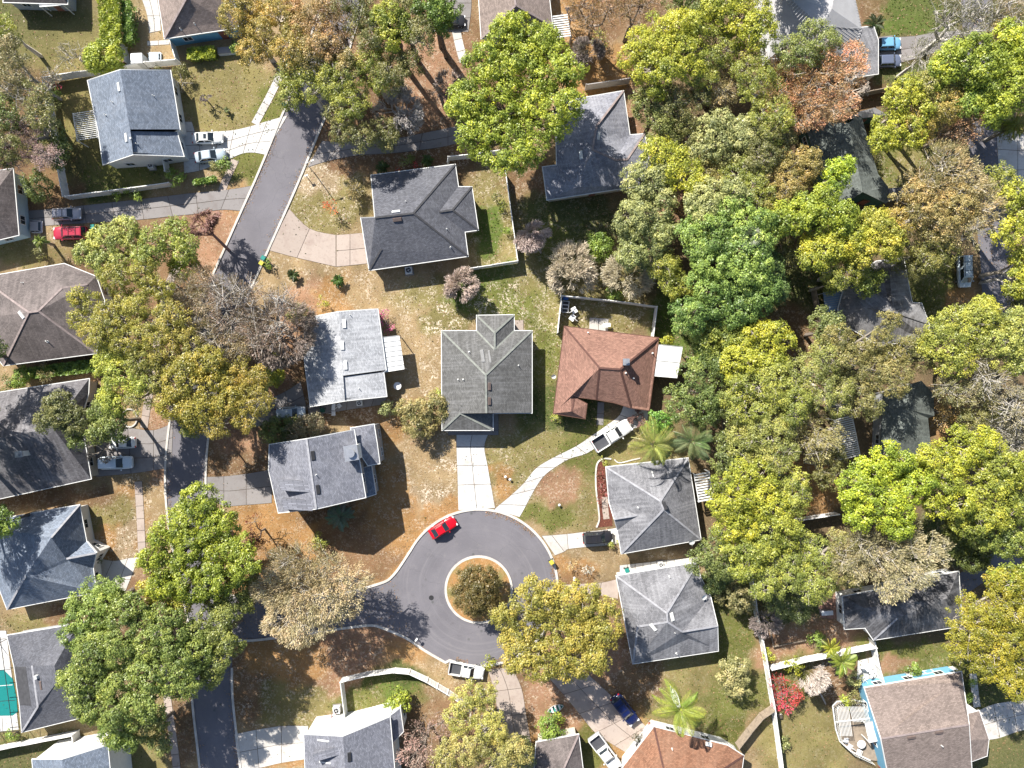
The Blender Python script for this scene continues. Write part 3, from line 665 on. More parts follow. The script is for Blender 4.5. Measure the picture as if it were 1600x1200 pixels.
def car(px, py, ang, paintm, label, kind='sedan', Lpx=None, cat='car', name='parked_car', group=None, sunroof=False, rack=False, glassm=None):
    """ang: heading of the nose in degrees, counter-clockwise from photo-right"""
    L0 = {'sedan': 4.7, 'coupe': 4.5, 'suv': 4.75, 'pickup': 5.7, 'van': 5.2}[kind]; Lm = (Lpx/PXM*0.99) if Lpx else L0; s = Lm/L0; G = glassm or M_GLASS
    c = P(px, py, 0.8); root = empty(name, (c[0], c[1], 0.03), math.radians(ang), label, cat, group); root.scale = (s, s if s > 0.9 else 0.95, s)
    H = L0/2; w = {'sedan': 0.9, 'coupe': 0.92, 'suv': 0.93, 'pickup': 0.98, 'van': 0.98}[kind]; z0 = 0.24 if kind in ('sedan', 'coupe') else 0.36
    belt = {'sedan': 0.93, 'coupe': 0.90, 'suv': 1.06, 'pickup': 1.12, 'van': 1.15}[kind]; m = MB()
    st = [(H, w*0.62, belt-0.36, z0+0.12), (H-0.07, w*0.80, belt-0.24, z0), (H-0.28, w*0.93, belt-0.16, z0), (H-0.7, w*0.985, belt-0.09, z0), (H-1.25, w, belt-0.02, z0)]
    rear = [(-H+0.55, w*0.97, belt, z0), (-H+0.2, w*0.90, belt-0.03, z0), (-H+0.06, w*0.80, belt-0.10, z0), (-H, w*0.68, belt-0.22, z0+0.1)]
    if kind == 'pickup': rear = [(-0.75, w, belt, z0), (-0.83, w*0.98, belt-0.05, z0)]
    st += [(0.4, w, belt, z0), (-0.4, w, belt+0.01, z0)]+([(-1.2, w, belt+0.01, z0)] if kind != 'pickup' else [])+rear
    loft(m, st); body = m.build('body', paintm, root, smooth=False)
    for p in body.data.polygons: p.use_smooth = len(p.vertices) == 4
    # greenhouse: base and roof rectangles
    cab = {'sedan': (1.05, -1.75, 0.25, -1.05, 1.42), 'coupe': (0.85, -1.85, 0.15, -0.95, 1.45), 'suv': (1.15, -2.25, 0.45, -2.0, 1.68), 'pickup': (1.25, -0.72, 0.62, -0.58, 1.80), 'van': (1.9, -2.5, 1.1, -2.42, 1.95)}[kind]
    xb0, xb1, xr0, xr1, zr = cab; wb, wr = w*0.88, w*0.70; zb = belt-0.03
    g = MB(); B = [(xb0, -wb*0.92, zb), (xb0, wb*0.92, zb), (xb1, wb*0.95, zb), (xb1, -wb*0.95, zb)]; R_ = [(xr0, -wr, zr-0.02), (xr0, wr, zr-0.02), (xr1, wr, zr-0.02), (xr1, -wr, zr-0.02)]
    T_ = [(xr0-0.12, -wr*0.82, zr+0.03), (xr0-0.12, wr*0.82, zr+0.03), (xr1+0.12, wr*0.82, zr+0.03), (xr1+0.12, -wr*0.82, zr+0.03)]
    g.add(B+R_+T_, [(0, 1, 5, 4), (1, 2, 6, 5), (2, 3, 7, 6), (3, 0, 4, 7), (4, 5, 9, 8), (5, 6, 10, 9), (6, 7, 11, 10), (7, 4, 8, 11), (8, 9, 10, 11)]); cabn = g.build('cabin', paintm, root)
    pane(cabn, [B[0], B[1], R_[1], R_[0]], G, 'windshield'); pane(cabn, [B[2], B[3], R_[3], R_[2]], G, 'rear_window')
    for a, b, c2, d in ((B[1], B[2], R_[2], R_[1]), (B[3], B[0], R_[0], R_[3])):
        a, b, c2, d = [Vector(v) for v in (a, b, c2, d)]
        for t0, t1 in ((0.02, 0.48), (0.52, 0.98)): pane(cabn, [a.lerp(b, t0), a.lerp(b, t1), d.lerp(c2, t1), d.lerp(c2, t0)], G, 'side_window')
    if sunroof: sm = MB(); sm.box((xr0*0.5+xr1*0.5+0.25, 0, zr+0.035), (0.45, wr*1.2, 0.02)); sm.build('sunroof', G, cabn)
    if rack:
        for sg in (-1, 1): sm = MB(); sm.beam((xr0-0.15, sg*wr*0.85, zr+0.09), (xr1+0.2, sg*wr*0.85, zr+0.09), 0.045, 0.045); sm.build('roof_rail', M_DARK, cabn)
        for xx in (0.3, 0.7): sm = MB(); x_ = xr0+(xr1-xr0)*xx; sm.beam((x_, -wr*0.85, zr+0.11), (x_, wr*0.85, zr+0.11), 0.05, 0.03); sm.build('roof_bar', M_DARK, cabn)
    if kind == 'pickup':
        b = MB()
        for sg in (-1, 1): b.box((-0.83-(H-0.83)/2, sg*(w-0.06), (belt+z0)/2), (H-0.83, 0.12, belt-z0))
        b.box((-0.87, 0, (belt+z0)/2), (0.08, w*2-0.25, belt-z0)); b.build('bed_side', paintm, root)
        b = MB(); b.box((-0.83-(H-0.9)/2, 0, z0+0.28), (H-0.95, w*2-0.25, 0.06)); b.build('bed_floor', M_LINER, root)
        b = MB(); b.box((-H+0.03, 0, (belt+z0)/2+0.04), (0.09, w*2-0.02, belt-z0-0.1)); b.build('tailgate', paintm, root)
        b = MB(); b.box((-H-0.06, 0, z0+0.1), (0.16, w*1.9, 0.18)); b.build('rear_bumper', M_STEEL, root)
    wm = MB(); wm.cyl((0, 0, 0), 0.33, 0.22, 18, axis='y'); rm = MB(); rm.cyl((0, 0, 0), 0.21, 0.235, 12, axis='y'); wd = rd = None
    for xx in (H*0.60, -H*0.60):
        for sg in (-1, 1):
            if wd is None: o = wm.build('wheel', M_RUBBER, root); r = rm.build('rim', M_STEEL, o); wd, rd = o.data, r.data
            else: o = link(bpy.data.objects.new('wheel', wd), root); r = link(bpy.data.objects.new('rim', rd), o)
            o.location = (xx, sg*(w-0.10), 0.33)
    for sg in (-1, 1):
        h = MB(); h.box((H-0.16, sg*w*0.68, belt-0.26), (0.26, 0.34, 0.12), -sg*0.35); h.build('headlight', M_LAMP, root)
        h = MB(); h.box((-H+0.06, sg*w*0.70, belt-0.16), (0.14, 0.26, 0.16), sg*0.25); h.build('tail_light', M_TAIL, root)
        h = MB(); h.box((xb0-0.22, sg*(w+0.10), belt+0.06), (0.14, 0.2, 0.13)); h.build('mirror', paintm, root)
    h = MB(); h.beam((xb0+0.05, -0.35, zb+0.05), (xb0-0.25, 0.05, zb+0.17), 0.03, 0.02); h.build('wiper', M_DARK, root)
    h = MB(); h.box((-H-0.01, 0, belt-0.4), (0.03, 0.32, 0.14)); h.build('number_plate', M_PLATE, root)
    return root
# ------------------------------------------------------------------ small things
def bin_(px, py, rz, body, lid, label, h=1.05, w=0.62):
    c = P(px, py, h); root = empty('trash_bin', (c[0], c[1], 0.03), rz, label, 'trash bin'); m = MB(); m.box((0, 0, h/2), (w*0.8, w*0.8, h-0.14)); m.v = [(x*(0.86 if z < 0.2 else 1.1), y*(0.86 if z < 0.2 else 1.1), z) for x, y, z in m.v]
    m.build('bin_body', body, root); m = MB(); m.box((0, 0, h-0.02), (w, w*1.08, 0.08), taper=0.85); m.build('lid', lid, root); m = MB(); m.beam((-w*0.5, w*0.5, h-0.06), (w*0.5, w*0.5, h-0.06), 0.05, 0.05); m.build('handle', M_DARK, root)
    for s in (-1, 1): m = MB(); m.cyl((s*w*0.42, w*0.38, 0.13), 0.13, 0.06, 10, axis='y'); m.build('wheel', M_RUBBER, root)
    return root
def ac_unit(px, py, rz, label, w=0.9, mat=None):
    c = P(px, py, 0.9); root = empty('ac_unit', (c[0], c[1], 0), rz, label, 'air conditioner'); m = MB(); m.box((0, 0, 0.05), (w+0.3, w+0.3, 0.1)); m.build('pad', M_SLABD, root)
    m = MB(); m.box((0, 0, 0.47), (w, w, 0.74)); m.build('case', mat or M_GALV, root); m = MB(); m.cyl((0, 0, 0.845), w*0.38, 0.03, 16); m.build('fan_opening', M_DARK, root)
    for i in range(4): a = i*math.pi/2+0.4; m = MB(); m.beam((0, 0, 0.89), (math.cos(a)*w*0.36, math.sin(a)*w*0.36, 0.89), 0.05, 0.015); m.build('fan_blade', M_STEEL, root)
    m = MB(); m.cyl((0, 0, 0.89), 0.08, 0.03, 10); m.build('fan_hub', M_GALV, root); return root
def dish(px, py, hh, label, rz=0.0, r=0.42):
    c = P(px, py, hh); root = empty('satellite_dish', (c[0], c[1], hh), rz, label, 'satellite dish'); m = MB(); n = 16; vs = [(0, 0, 0)]; fs = []
    for k, (rr, zz) in enumerate(((0.5, 0.03), (1.0, 0.12))):
        for i in range(n): a = 2*math.pi*i/n; vs.append((math.cos(a)*r*rr, math.sin(a)*r*rr, zz))
    for i in range(n): j = (i+1) % n; fs += [(0, 1+i, 1+j), (1+i, 1+n+i, 1+n+j, 1+j)]
    m.add(vs, fs); o = m.build('reflector', M_WHITE, root); o.rotation_euler = (0.5, 0, 0); o.location = (0, 0, 0.25)
    m = MB(); m.beam((0, 0, -0.3), (0, 0, 0.26), 0.05, 0.05); m.build('mast', M_STEEL, root); m = MB(); m.beam((0, -0.1, 0.1), (0, -r*1.1, 0.5), 0.03, 0.03); m.box((0, -r*1.1, 0.52), (0.09, 0.12, 0.09)); m.build('feed_arm', M_STEEL, root); return root
def table(px, py, r, label, top, round_=True, hh=0.74, rz=0.0, l=None):
    c = P(px, py, hh); root = empty('patio_table', (c[0], c[1], 0.02), rz, label, 'table'); m = MB()
    if round_: m.cyl((0, 0, hh-0.04), r, 0.04, 20)
    else: m.box((0, 0, hh-0.02), (l or r*2, r, 0.04))
    m.build('tabletop', top, root)
    for i in range(4): a = i*math.pi/2+0.8; m = MB(); m.beam((math.cos(a)*r*0.6, math.sin(a)*r*0.35, hh-0.05), (math.cos(a)*r*0.8, math.sin(a)*r*0.45, 0), 0.04, 0.04); m.build('leg', M_STEEL, root)
    return root
def chair(px, py, rz, label, mat, s=1.0):
    c = P(px, py, 0.45); root = empty('patio_chair', (c[0], c[1], 0.02), rz, label, 'chair'); root.scale = (s, s, s); m = MB(); m.box((0, 0, 0.43), (0.55, 0.55, 0.05)); m.build('seat', mat, root)
    m = MB(); m.beam((-0.27, 0, 0.42), (-0.38, 0, 0.95), 0.5, 0.04); m.build('backrest', mat, root)
    for x in (-0.23, 0.23):
        for y in (-0.23, 0.23): m = MB(); m.box((x, y, 0.2), (0.04, 0.04, 0.41)); m.build('leg', mat, root)
    for y in (-0.29, 0.29): m = MB(); m.box((0, y, 0.65), (0.5, 0.05, 0.03)); m.build('armrest', mat, root)
    return root
def box_thing(name, px, py, hh, w, d, rz, mat, label, cat, lidmat=None, z=0.0, parts=('case', 'lid')):
    c = P(px, py, hh); root = empty(name, (c[0], c[1], z), rz, label, cat); m = MB(); m.box((0, 0, hh/2), (w, d, hh)); m.build(parts[0], mat, root)
    m = MB(); m.box((0, 0, hh+0.02), (w+0.06, d+0.06, 0.05), taper=0.9); m.build(parts[1], lidmat or mat, root); return root
# ------------------------------------------------------------------ ground colours (real surface cover: grass, litter, sand)
def _vn(x, y, seed, f):
    r = np.random.default_rng(seed); g = r.random((64, 64)); u, v = x*f, y*f; i, j = np.floor(u).astype(int), np.floor(v).astype(int); a, b = u-i, v-j; a = a*a*(3-2*a); b = b*b*(3-2*b)
    q = lambda m, n: g[m % 64, n % 64]
    return (q(i, j)*(1-a)+q(i+1, j)*a)*(1-b)+(q(i, j+1)*(1-a)+q(i+1, j+1)*a)*b
def fbm(x, y, seed, f, o=4): return sum(_vn(x, y, seed+k, f*2**k)*0.5**k for k in range(o))/sum(0.5**k for k in range(o))
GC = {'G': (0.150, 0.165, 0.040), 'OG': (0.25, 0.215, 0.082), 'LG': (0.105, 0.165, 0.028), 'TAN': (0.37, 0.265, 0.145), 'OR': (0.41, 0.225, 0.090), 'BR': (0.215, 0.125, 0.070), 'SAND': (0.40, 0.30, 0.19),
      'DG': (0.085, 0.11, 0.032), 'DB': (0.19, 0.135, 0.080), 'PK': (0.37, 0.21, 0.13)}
BASEC = 'TAN'
PATCH = [  # px, py, rx, ry, colour, speckle of pale dead leaves
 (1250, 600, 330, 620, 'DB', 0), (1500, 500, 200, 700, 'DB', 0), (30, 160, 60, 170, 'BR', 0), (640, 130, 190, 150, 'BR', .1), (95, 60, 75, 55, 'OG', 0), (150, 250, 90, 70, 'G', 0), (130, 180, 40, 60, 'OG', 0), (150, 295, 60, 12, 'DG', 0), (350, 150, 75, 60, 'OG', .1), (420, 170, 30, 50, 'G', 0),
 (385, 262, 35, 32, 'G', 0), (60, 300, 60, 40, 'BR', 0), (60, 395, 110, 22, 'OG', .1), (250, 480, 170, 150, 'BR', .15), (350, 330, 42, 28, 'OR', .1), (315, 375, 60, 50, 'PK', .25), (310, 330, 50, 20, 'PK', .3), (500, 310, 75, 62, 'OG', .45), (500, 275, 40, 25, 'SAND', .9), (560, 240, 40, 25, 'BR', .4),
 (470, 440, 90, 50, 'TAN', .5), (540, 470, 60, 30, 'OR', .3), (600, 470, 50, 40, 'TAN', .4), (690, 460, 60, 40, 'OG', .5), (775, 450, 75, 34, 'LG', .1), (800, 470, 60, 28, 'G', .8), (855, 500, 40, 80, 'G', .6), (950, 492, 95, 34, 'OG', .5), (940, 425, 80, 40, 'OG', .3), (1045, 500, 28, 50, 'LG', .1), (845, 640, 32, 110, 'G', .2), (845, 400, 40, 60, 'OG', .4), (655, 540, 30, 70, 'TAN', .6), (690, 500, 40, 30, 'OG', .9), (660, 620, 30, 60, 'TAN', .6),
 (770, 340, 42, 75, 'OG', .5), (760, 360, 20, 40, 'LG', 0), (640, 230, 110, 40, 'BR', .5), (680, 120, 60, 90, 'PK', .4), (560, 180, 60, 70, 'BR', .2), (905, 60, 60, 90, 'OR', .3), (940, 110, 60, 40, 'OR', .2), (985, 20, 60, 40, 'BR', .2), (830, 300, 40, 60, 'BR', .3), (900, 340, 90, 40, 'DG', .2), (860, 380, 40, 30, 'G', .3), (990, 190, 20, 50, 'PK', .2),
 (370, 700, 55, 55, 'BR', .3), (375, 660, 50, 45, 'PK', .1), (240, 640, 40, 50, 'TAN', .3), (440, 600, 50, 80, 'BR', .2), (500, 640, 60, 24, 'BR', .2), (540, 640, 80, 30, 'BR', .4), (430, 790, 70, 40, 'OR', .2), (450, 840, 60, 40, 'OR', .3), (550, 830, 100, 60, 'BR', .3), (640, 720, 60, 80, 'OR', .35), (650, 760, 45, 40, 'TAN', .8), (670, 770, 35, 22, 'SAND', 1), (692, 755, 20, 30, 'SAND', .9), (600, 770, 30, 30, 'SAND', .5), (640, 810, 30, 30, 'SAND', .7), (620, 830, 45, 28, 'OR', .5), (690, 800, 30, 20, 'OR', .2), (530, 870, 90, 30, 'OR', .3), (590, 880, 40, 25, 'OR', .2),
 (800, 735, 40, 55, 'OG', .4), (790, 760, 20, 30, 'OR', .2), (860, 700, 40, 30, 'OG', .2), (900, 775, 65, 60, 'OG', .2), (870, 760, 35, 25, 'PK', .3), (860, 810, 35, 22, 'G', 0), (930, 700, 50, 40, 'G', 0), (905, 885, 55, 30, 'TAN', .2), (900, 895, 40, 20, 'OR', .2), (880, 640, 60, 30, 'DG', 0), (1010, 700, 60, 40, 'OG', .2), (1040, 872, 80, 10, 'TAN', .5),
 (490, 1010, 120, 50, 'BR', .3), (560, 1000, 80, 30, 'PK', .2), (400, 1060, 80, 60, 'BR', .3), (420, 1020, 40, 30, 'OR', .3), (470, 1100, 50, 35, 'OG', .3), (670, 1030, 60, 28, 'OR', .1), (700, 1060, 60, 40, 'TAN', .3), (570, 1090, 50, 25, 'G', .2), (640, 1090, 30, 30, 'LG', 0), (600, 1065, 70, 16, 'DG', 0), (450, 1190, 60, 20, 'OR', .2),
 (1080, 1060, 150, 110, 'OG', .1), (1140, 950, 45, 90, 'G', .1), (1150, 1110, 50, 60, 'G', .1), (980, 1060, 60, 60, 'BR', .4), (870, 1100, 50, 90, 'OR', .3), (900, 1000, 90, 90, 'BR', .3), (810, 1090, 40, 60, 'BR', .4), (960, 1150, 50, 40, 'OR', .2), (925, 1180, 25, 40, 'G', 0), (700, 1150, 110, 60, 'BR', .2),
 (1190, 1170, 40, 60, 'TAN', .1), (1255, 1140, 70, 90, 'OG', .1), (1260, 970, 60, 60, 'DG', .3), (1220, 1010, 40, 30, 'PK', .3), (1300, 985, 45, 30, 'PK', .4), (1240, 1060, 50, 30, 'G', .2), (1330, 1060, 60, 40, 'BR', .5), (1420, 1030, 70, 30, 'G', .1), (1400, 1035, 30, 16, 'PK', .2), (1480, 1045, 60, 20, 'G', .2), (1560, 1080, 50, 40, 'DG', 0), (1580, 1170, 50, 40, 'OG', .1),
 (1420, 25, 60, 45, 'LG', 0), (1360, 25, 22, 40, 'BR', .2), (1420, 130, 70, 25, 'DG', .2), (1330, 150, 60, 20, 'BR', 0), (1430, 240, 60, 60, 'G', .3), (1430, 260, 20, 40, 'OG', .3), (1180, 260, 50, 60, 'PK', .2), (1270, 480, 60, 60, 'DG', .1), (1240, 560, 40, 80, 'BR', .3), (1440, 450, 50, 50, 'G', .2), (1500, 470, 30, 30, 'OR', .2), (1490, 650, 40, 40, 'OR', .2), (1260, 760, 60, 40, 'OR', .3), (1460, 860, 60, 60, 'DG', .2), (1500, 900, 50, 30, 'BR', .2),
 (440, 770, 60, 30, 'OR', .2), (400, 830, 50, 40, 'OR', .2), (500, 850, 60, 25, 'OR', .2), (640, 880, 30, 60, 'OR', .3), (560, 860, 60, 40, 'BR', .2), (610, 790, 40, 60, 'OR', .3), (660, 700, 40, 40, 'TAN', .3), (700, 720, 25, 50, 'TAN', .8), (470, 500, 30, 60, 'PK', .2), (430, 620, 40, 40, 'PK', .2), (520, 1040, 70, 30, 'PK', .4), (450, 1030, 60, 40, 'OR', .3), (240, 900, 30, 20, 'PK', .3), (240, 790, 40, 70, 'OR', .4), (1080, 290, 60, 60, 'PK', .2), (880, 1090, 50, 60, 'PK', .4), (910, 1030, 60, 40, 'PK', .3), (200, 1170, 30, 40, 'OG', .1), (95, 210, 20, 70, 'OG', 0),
 (240, 810, 60, 70, 'TAN', .5), (190, 830, 40, 60, 'OR', .5), (205, 840, 16, 50, 'SAND', .9), (150, 800, 50, 25, 'OG', .2), (70, 780, 100, 20, 'BR', .2), (250, 700, 30, 60, 'PK', .3), (40, 975, 40, 20, 'OG', .1), (100, 960, 30, 16, 'BR', .2), (240, 1150, 40, 70, 'OG', .1), (290, 1140, 30, 60, 'BR', .2), (40, 1160, 80, 10, 'G', .1), (30, 1190, 50, 20, 'BR', .3), (240, 960, 80, 60, 'BR', .3), (360, 900, 60, 50, 'BR', .2), (400, 900, 40, 30, 'OR', .2)]
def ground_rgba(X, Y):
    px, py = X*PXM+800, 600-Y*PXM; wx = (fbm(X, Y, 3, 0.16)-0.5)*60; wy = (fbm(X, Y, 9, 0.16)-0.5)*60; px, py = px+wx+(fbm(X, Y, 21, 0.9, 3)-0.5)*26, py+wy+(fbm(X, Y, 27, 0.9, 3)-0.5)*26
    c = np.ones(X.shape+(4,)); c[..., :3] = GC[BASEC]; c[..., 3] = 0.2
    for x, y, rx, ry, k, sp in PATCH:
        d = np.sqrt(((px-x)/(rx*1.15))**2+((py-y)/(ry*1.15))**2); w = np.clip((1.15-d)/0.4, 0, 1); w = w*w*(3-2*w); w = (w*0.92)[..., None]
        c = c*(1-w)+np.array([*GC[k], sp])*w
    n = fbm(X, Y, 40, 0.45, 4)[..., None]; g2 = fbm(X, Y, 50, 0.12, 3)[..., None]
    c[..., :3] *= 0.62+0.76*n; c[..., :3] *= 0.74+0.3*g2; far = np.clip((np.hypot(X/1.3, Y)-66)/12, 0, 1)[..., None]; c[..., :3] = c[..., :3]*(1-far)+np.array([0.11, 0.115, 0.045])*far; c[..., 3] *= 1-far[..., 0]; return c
def groundmat():
    m, nt, b = nmat('ground'); pos = worldpos(nt); at = N(nt, 'ShaderNodeAttribute', attribute_name='cover')
    c = at.outputs['Color']; n1 = noise(nt, 2.2, 5, pos, 0.7); n2 = noise(nt, 8, 5, pos, 0.8); n3 = noise(nt, 0.9, 4, pos, 0.6)
    c = mixc(nt, ramp(nt, n2, 0.36, 0.62, 0.62, 0), c, mixc(nt, 0.7, c, (0.02, 0.018, 0.01)))
    c = mixc(nt, ramp(nt, n1, 0.5, 0.75, 0, 0.4), c, (0.30, 0.25, 0.13)); c = mixc(nt, ramp(nt, n3, 0.5, 0.7, 0, 0.14), c, (0.12, 0.12, 0.04))
    vo = N(nt, 'ShaderNodeTexVoronoi'); vo.inputs['Scale'].default_value = 2.9; wv = N(nt, 'ShaderNodeVectorMath', operation='ADD'); L(nt, pos, wv.inputs[0]); nn = N(nt, 'ShaderNodeTexNoise'); nn.inputs['Scale'].default_value = 3; L(nt, pos, nn.inputs['Vector']); L(nt, nn.outputs['Color'], wv.inputs[1]); L(nt, wv.outputs[0], vo.inputs['Vector'])
    sp = noise(nt, 0.55, 5, pos, 0.7); ad = N(nt, 'ShaderNodeMath', operation='MULTIPLY'); L(nt, ramp(nt, sp, 0.44, 0.60, 0, 1.3), ad.inputs[0]); L(nt, at.outputs['Alpha'], ad.inputs[1])
    th = N(nt, 'ShaderNodeMath', operation='MULTIPLY'); L(nt, ad.outputs[0], th.inputs[0]); L(nt, ramp(nt, vo.outputs['Distance'], 0.50, 0.34), th.inputs[1])
    c = mixc(nt, th.outputs[0], c, (0.62, 0.53, 0.42)); L(nt, c, b.inputs['Base Color']); b.inputs['Roughness'].default_value = 0.95; b.inputs['Specular IOR Level'].default_value = 0.1
    bump(nt, b, n2, 0.9, 0.12); return m
M_GROUND = groundmat()
def axis(lim, step, far): 
    a = np.arange(-lim, lim+step, step); e = lim+np.cumsum(np.array([2, 6, 20, 60, 200, 600, far])); return np.concatenate([-e[::-1], a, e])
def grid_mesh(name, xs, ys, zf, keep=None):
    X, Y = np.meshgrid(xs, ys); Z = zf(X, Y) if callable(zf) else np.full(X.shape, zf); nx, ny = len(xs), len(ys); v = np.column_stack([X.ravel(), Y.ravel(), Z.ravel()]); i = np.arange(ny-1)[:, None]*nx+np.arange(nx-1)[None]
    f = np.stack([i, i+1, i+nx+1, i+nx], -1).reshape(-1, 4)
    if keep is not None: k = keep(X, Y).ravel(); f = f[k[f].all(1)]
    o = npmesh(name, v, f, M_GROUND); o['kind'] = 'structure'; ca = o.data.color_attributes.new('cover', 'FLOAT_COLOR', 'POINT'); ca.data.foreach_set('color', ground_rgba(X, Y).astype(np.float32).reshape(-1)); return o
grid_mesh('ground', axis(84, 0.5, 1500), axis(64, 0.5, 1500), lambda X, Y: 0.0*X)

# ------------------------------------------------------------------ streets
def street(center, w, name='road', z=0.012):
    c = smooth_path(center, 8); pts = [Vector((*P(p.x, p.y)[:2], 0)) for p in c]; l, r = [], []
    for i in range(len(pts)):
        d = (pts[min(i+1, len(pts)-1)]-pts[max(i-1, 0)]).normalized(); no = Vector((-d.y, d.x, 0))*w/2; l.append(pts[i]+no); r.append(pts[i]-no)
    m = MB(); n = len(pts); m.add([(p.x, p.y, z) for p in l]+[(p.x, p.y, z) for p in r], [(i, n+i, n+i+1, i+1) for i in range(n-1)]); o = m.build(name, M_ASPH); o['kind'] = 'structure'; return l, r
MAINC = [(560, -80), (530, 20), (500, 118), (467, 200), (432, 285), (394, 370), (350, 470), (318, 560), (298, 655), (290, 745), (297, 830), (316, 920), (330, 1000), (332, 1090), (344, 1200), (350, 1300)]
ml, mr = street(MAINC, 5.85)
def offcurb(side, i0, i1, s=1): curb([(v.x, v.y) for v in side[i0:i1]], world=True)
neck_top = [(305, 905), (360, 930), (430, 938), (520, 930), (592, 912), (615, 898), (640, 862)]; neck_bot = [(318, 1050), (340, 1005), (400, 1000), (480, 990), (540, 981), (580, 977), (600, 982), (635, 997), (665, 1017), (700, 1037)]
nt_, nb_ = smooth_path(neck_top), smooth_path(neck_bot)
sheet('road', [(p.x, p.y) for p in nt_]+[(705, 900), (720, 1000)]+[(p.x, p.y) for p in nb_[::-1]], 0.016, M_ASPH)
R_CUL = 122/PXM; sheet('road', [(CULX+R_CUL*math.cos(a), CULY+R_CUL*math.sin(a)) for a in np.linspace(0, 2*math.pi, 97)[:-1]], 0.020, M_ASPH, world=True)
circ = [(CULX+(R_CUL+0.02)*math.cos(a), CULY+(R_CUL+0.02)*math.sin(a)) for a in np.linspace(math.radians(-112), math.radians(152), 90)]
curb([(q.x, q.y) for q in nt_[6:]]+[(800+x*PXM, 600-y*PXM) for x, y in circ[::-1]]+[(q.x, q.y) for q in nb_[::-1][1:-6]], w=0.34)
# planted island in the turning circle
RI = 51.5/PXM; ix, iy, _ = P(748, 921)
curb([(ix+RI*math.cos(a), iy+RI*math.sin(a)) for a in np.linspace(0, 2*math.pi, 73)[:-1]], w=0.34, z=0.15, closed=True, world=True)
_x = np.linspace(-RI, RI, 40)
_a = np.linspace(0, 2*math.pi, 49); _r = np.linspace(0, RI-0.12, 12)
def _island():
    A, R_ = np.meshgrid(_a[:-1], _r); X = ix+R_*np.cos(A); Y = iy+R_*np.sin(A); Z = 0.13+0.12*(1-(R_/RI)**2); v = np.column_stack([X.ravel(), Y.ravel(), Z.ravel()]); k = 48; f = []
    for i in range(11):
        for j in range(k): f.append((i*k+j, (i+1)*k+j, (i+1)*k+(j+1) % k, i*k+(j+1) % k))
    o = npmesh('island_ground', v, np.array(f), M_GROUND); o['kind'] = 'structure'; c = ground_rgba(X, Y); w = fbm(X, Y, 77, 0.6)[..., None]; w = np.clip((w-0.30)*5, 0, 1); c[..., :3] = np.array(GC['OR'])*w+np.array(GC['OG'])*(1-w)
    ca = o.data.color_attributes.new('cover', 'FLOAT_COLOR', 'POINT'); ca.data.foreach_set('color', c.astype(np.float32).reshape(-1))
_island()
n_ = len(ml)
curb([(v.x, v.y) for v in mr[:n_]][6:], world=True); curb([(v.x, v.y) for v in ml[6:76]], world=True); curb([(v.x, v.y) for v in ml[100:]], world=True)
# street on the far side of the wood
street([(1520, -80), (1530, 60), (1536, 200), (1545, 300), (1556, 400), (1566, 480), (1620, 560), (1700, 640)], 4.6)
street([(1480, 930), (1530, 895), (1580, 868), (1680, 830)], 3.0, 'lane', 0.014)

# ------------------------------------------------------------------ driveways and pavements (each slab built)
slabs('driveway', [((713, 676), (764, 676)), ((713, 698), (757, 698)), ((714, 727), (762, 727)), ((715, 758), (767, 756)), ((716, 797), (774, 794))], M_SLABW, nacross=2)
slabs('driveway', [((772, 796), (812, 808)), ((781, 788), (822, 790)), ((799, 773), (836, 764)), ((819, 754), (850, 744)), ((838, 731), (868, 730)), ((866, 714), (890, 717)), ((900, 697), (916, 709)), ((925, 680), (938, 695)), ((948, 664), (962, 680)), ((968, 648), (1008, 662)), ((975, 628), (1012, 640))], M_SLABW, nacross=1)
slabs('driveway', [((846, 837), (867, 868)), ((862, 836), (882, 862)), ((886, 834), (888, 858)), ((912, 831), (914, 855)), ((940, 828), (950, 852)), ((966, 824), (970, 848))], M_SLAB)
slabs('driveway', [((452, 326), (419, 391)), ((484, 357), (464, 403)), ((525, 367), (525, 417))], M_SLABP); slabs('driveway', [((525.5, 367), (525.5, 417)), ((547, 365.5), (547, 415)), ((572, 363), (574, 412))], M_SLABP, nacross=2)
slabs('driveway', [((450, 180), (414, 242)), ((418, 189), (398, 239)), ((392, 197), (380, 240)), ((366, 203), (356, 250)), ((342, 205), (334, 259)), ((312, 206), (312, 267)), ((284, 206), (288, 271))], M_SLABW, nacross=3)
slabs('driveway', [((378, 330), (394, 290)), ((345, 328), (358, 296)), ((310, 334), (306, 301)), ((270, 338), (262, 306)), ((225, 343), (220, 311)), ((180, 346), (175, 316)), ((135, 349), (130, 321)), ((85, 352), (85, 326)), ((30, 356), (30, 330))], M_SLABD, nacross=2)
slabs('driveway', [((480, 262), (503, 220)), ((512, 252), (535, 222)), ((560, 243), (575, 218)), ((610, 240), (620, 216)), ((655, 235), (660, 208)), ((700, 228), (700, 200)), ((745, 215), (745, 190))], M_SLABD, nacross=2)
slabs('driveway', [((1556, 200), (1562, 300)), ((1590, 205), (1590, 296)), ((1625, 210), (1625, 292)), ((1660, 215), (1660, 290))], M_SLAB, nacross=3)
slabs('driveway', [((1530, 488), (1550, 515)), ((1500, 497), (1515, 522)), ((1470, 505), (1480, 525)), ((1445, 508), (1450, 527))], M_SLABD)
slabs('driveway', [((1440, 70), (1445, 58)), ((1470, 88), (1472, 60)), ((1400, 100), (1395, 55)), ((1372, 108), (1372, 58))][2:], M_SLABD, nacross=2)
slabs('driveway', [((1400, 100), (1400, 58)), ((1430, 92), (1430, 56)), ((1465, 82), (1465, 50)), ((1520, 78), (1520, 46))], M_SLABD, nacross=2)
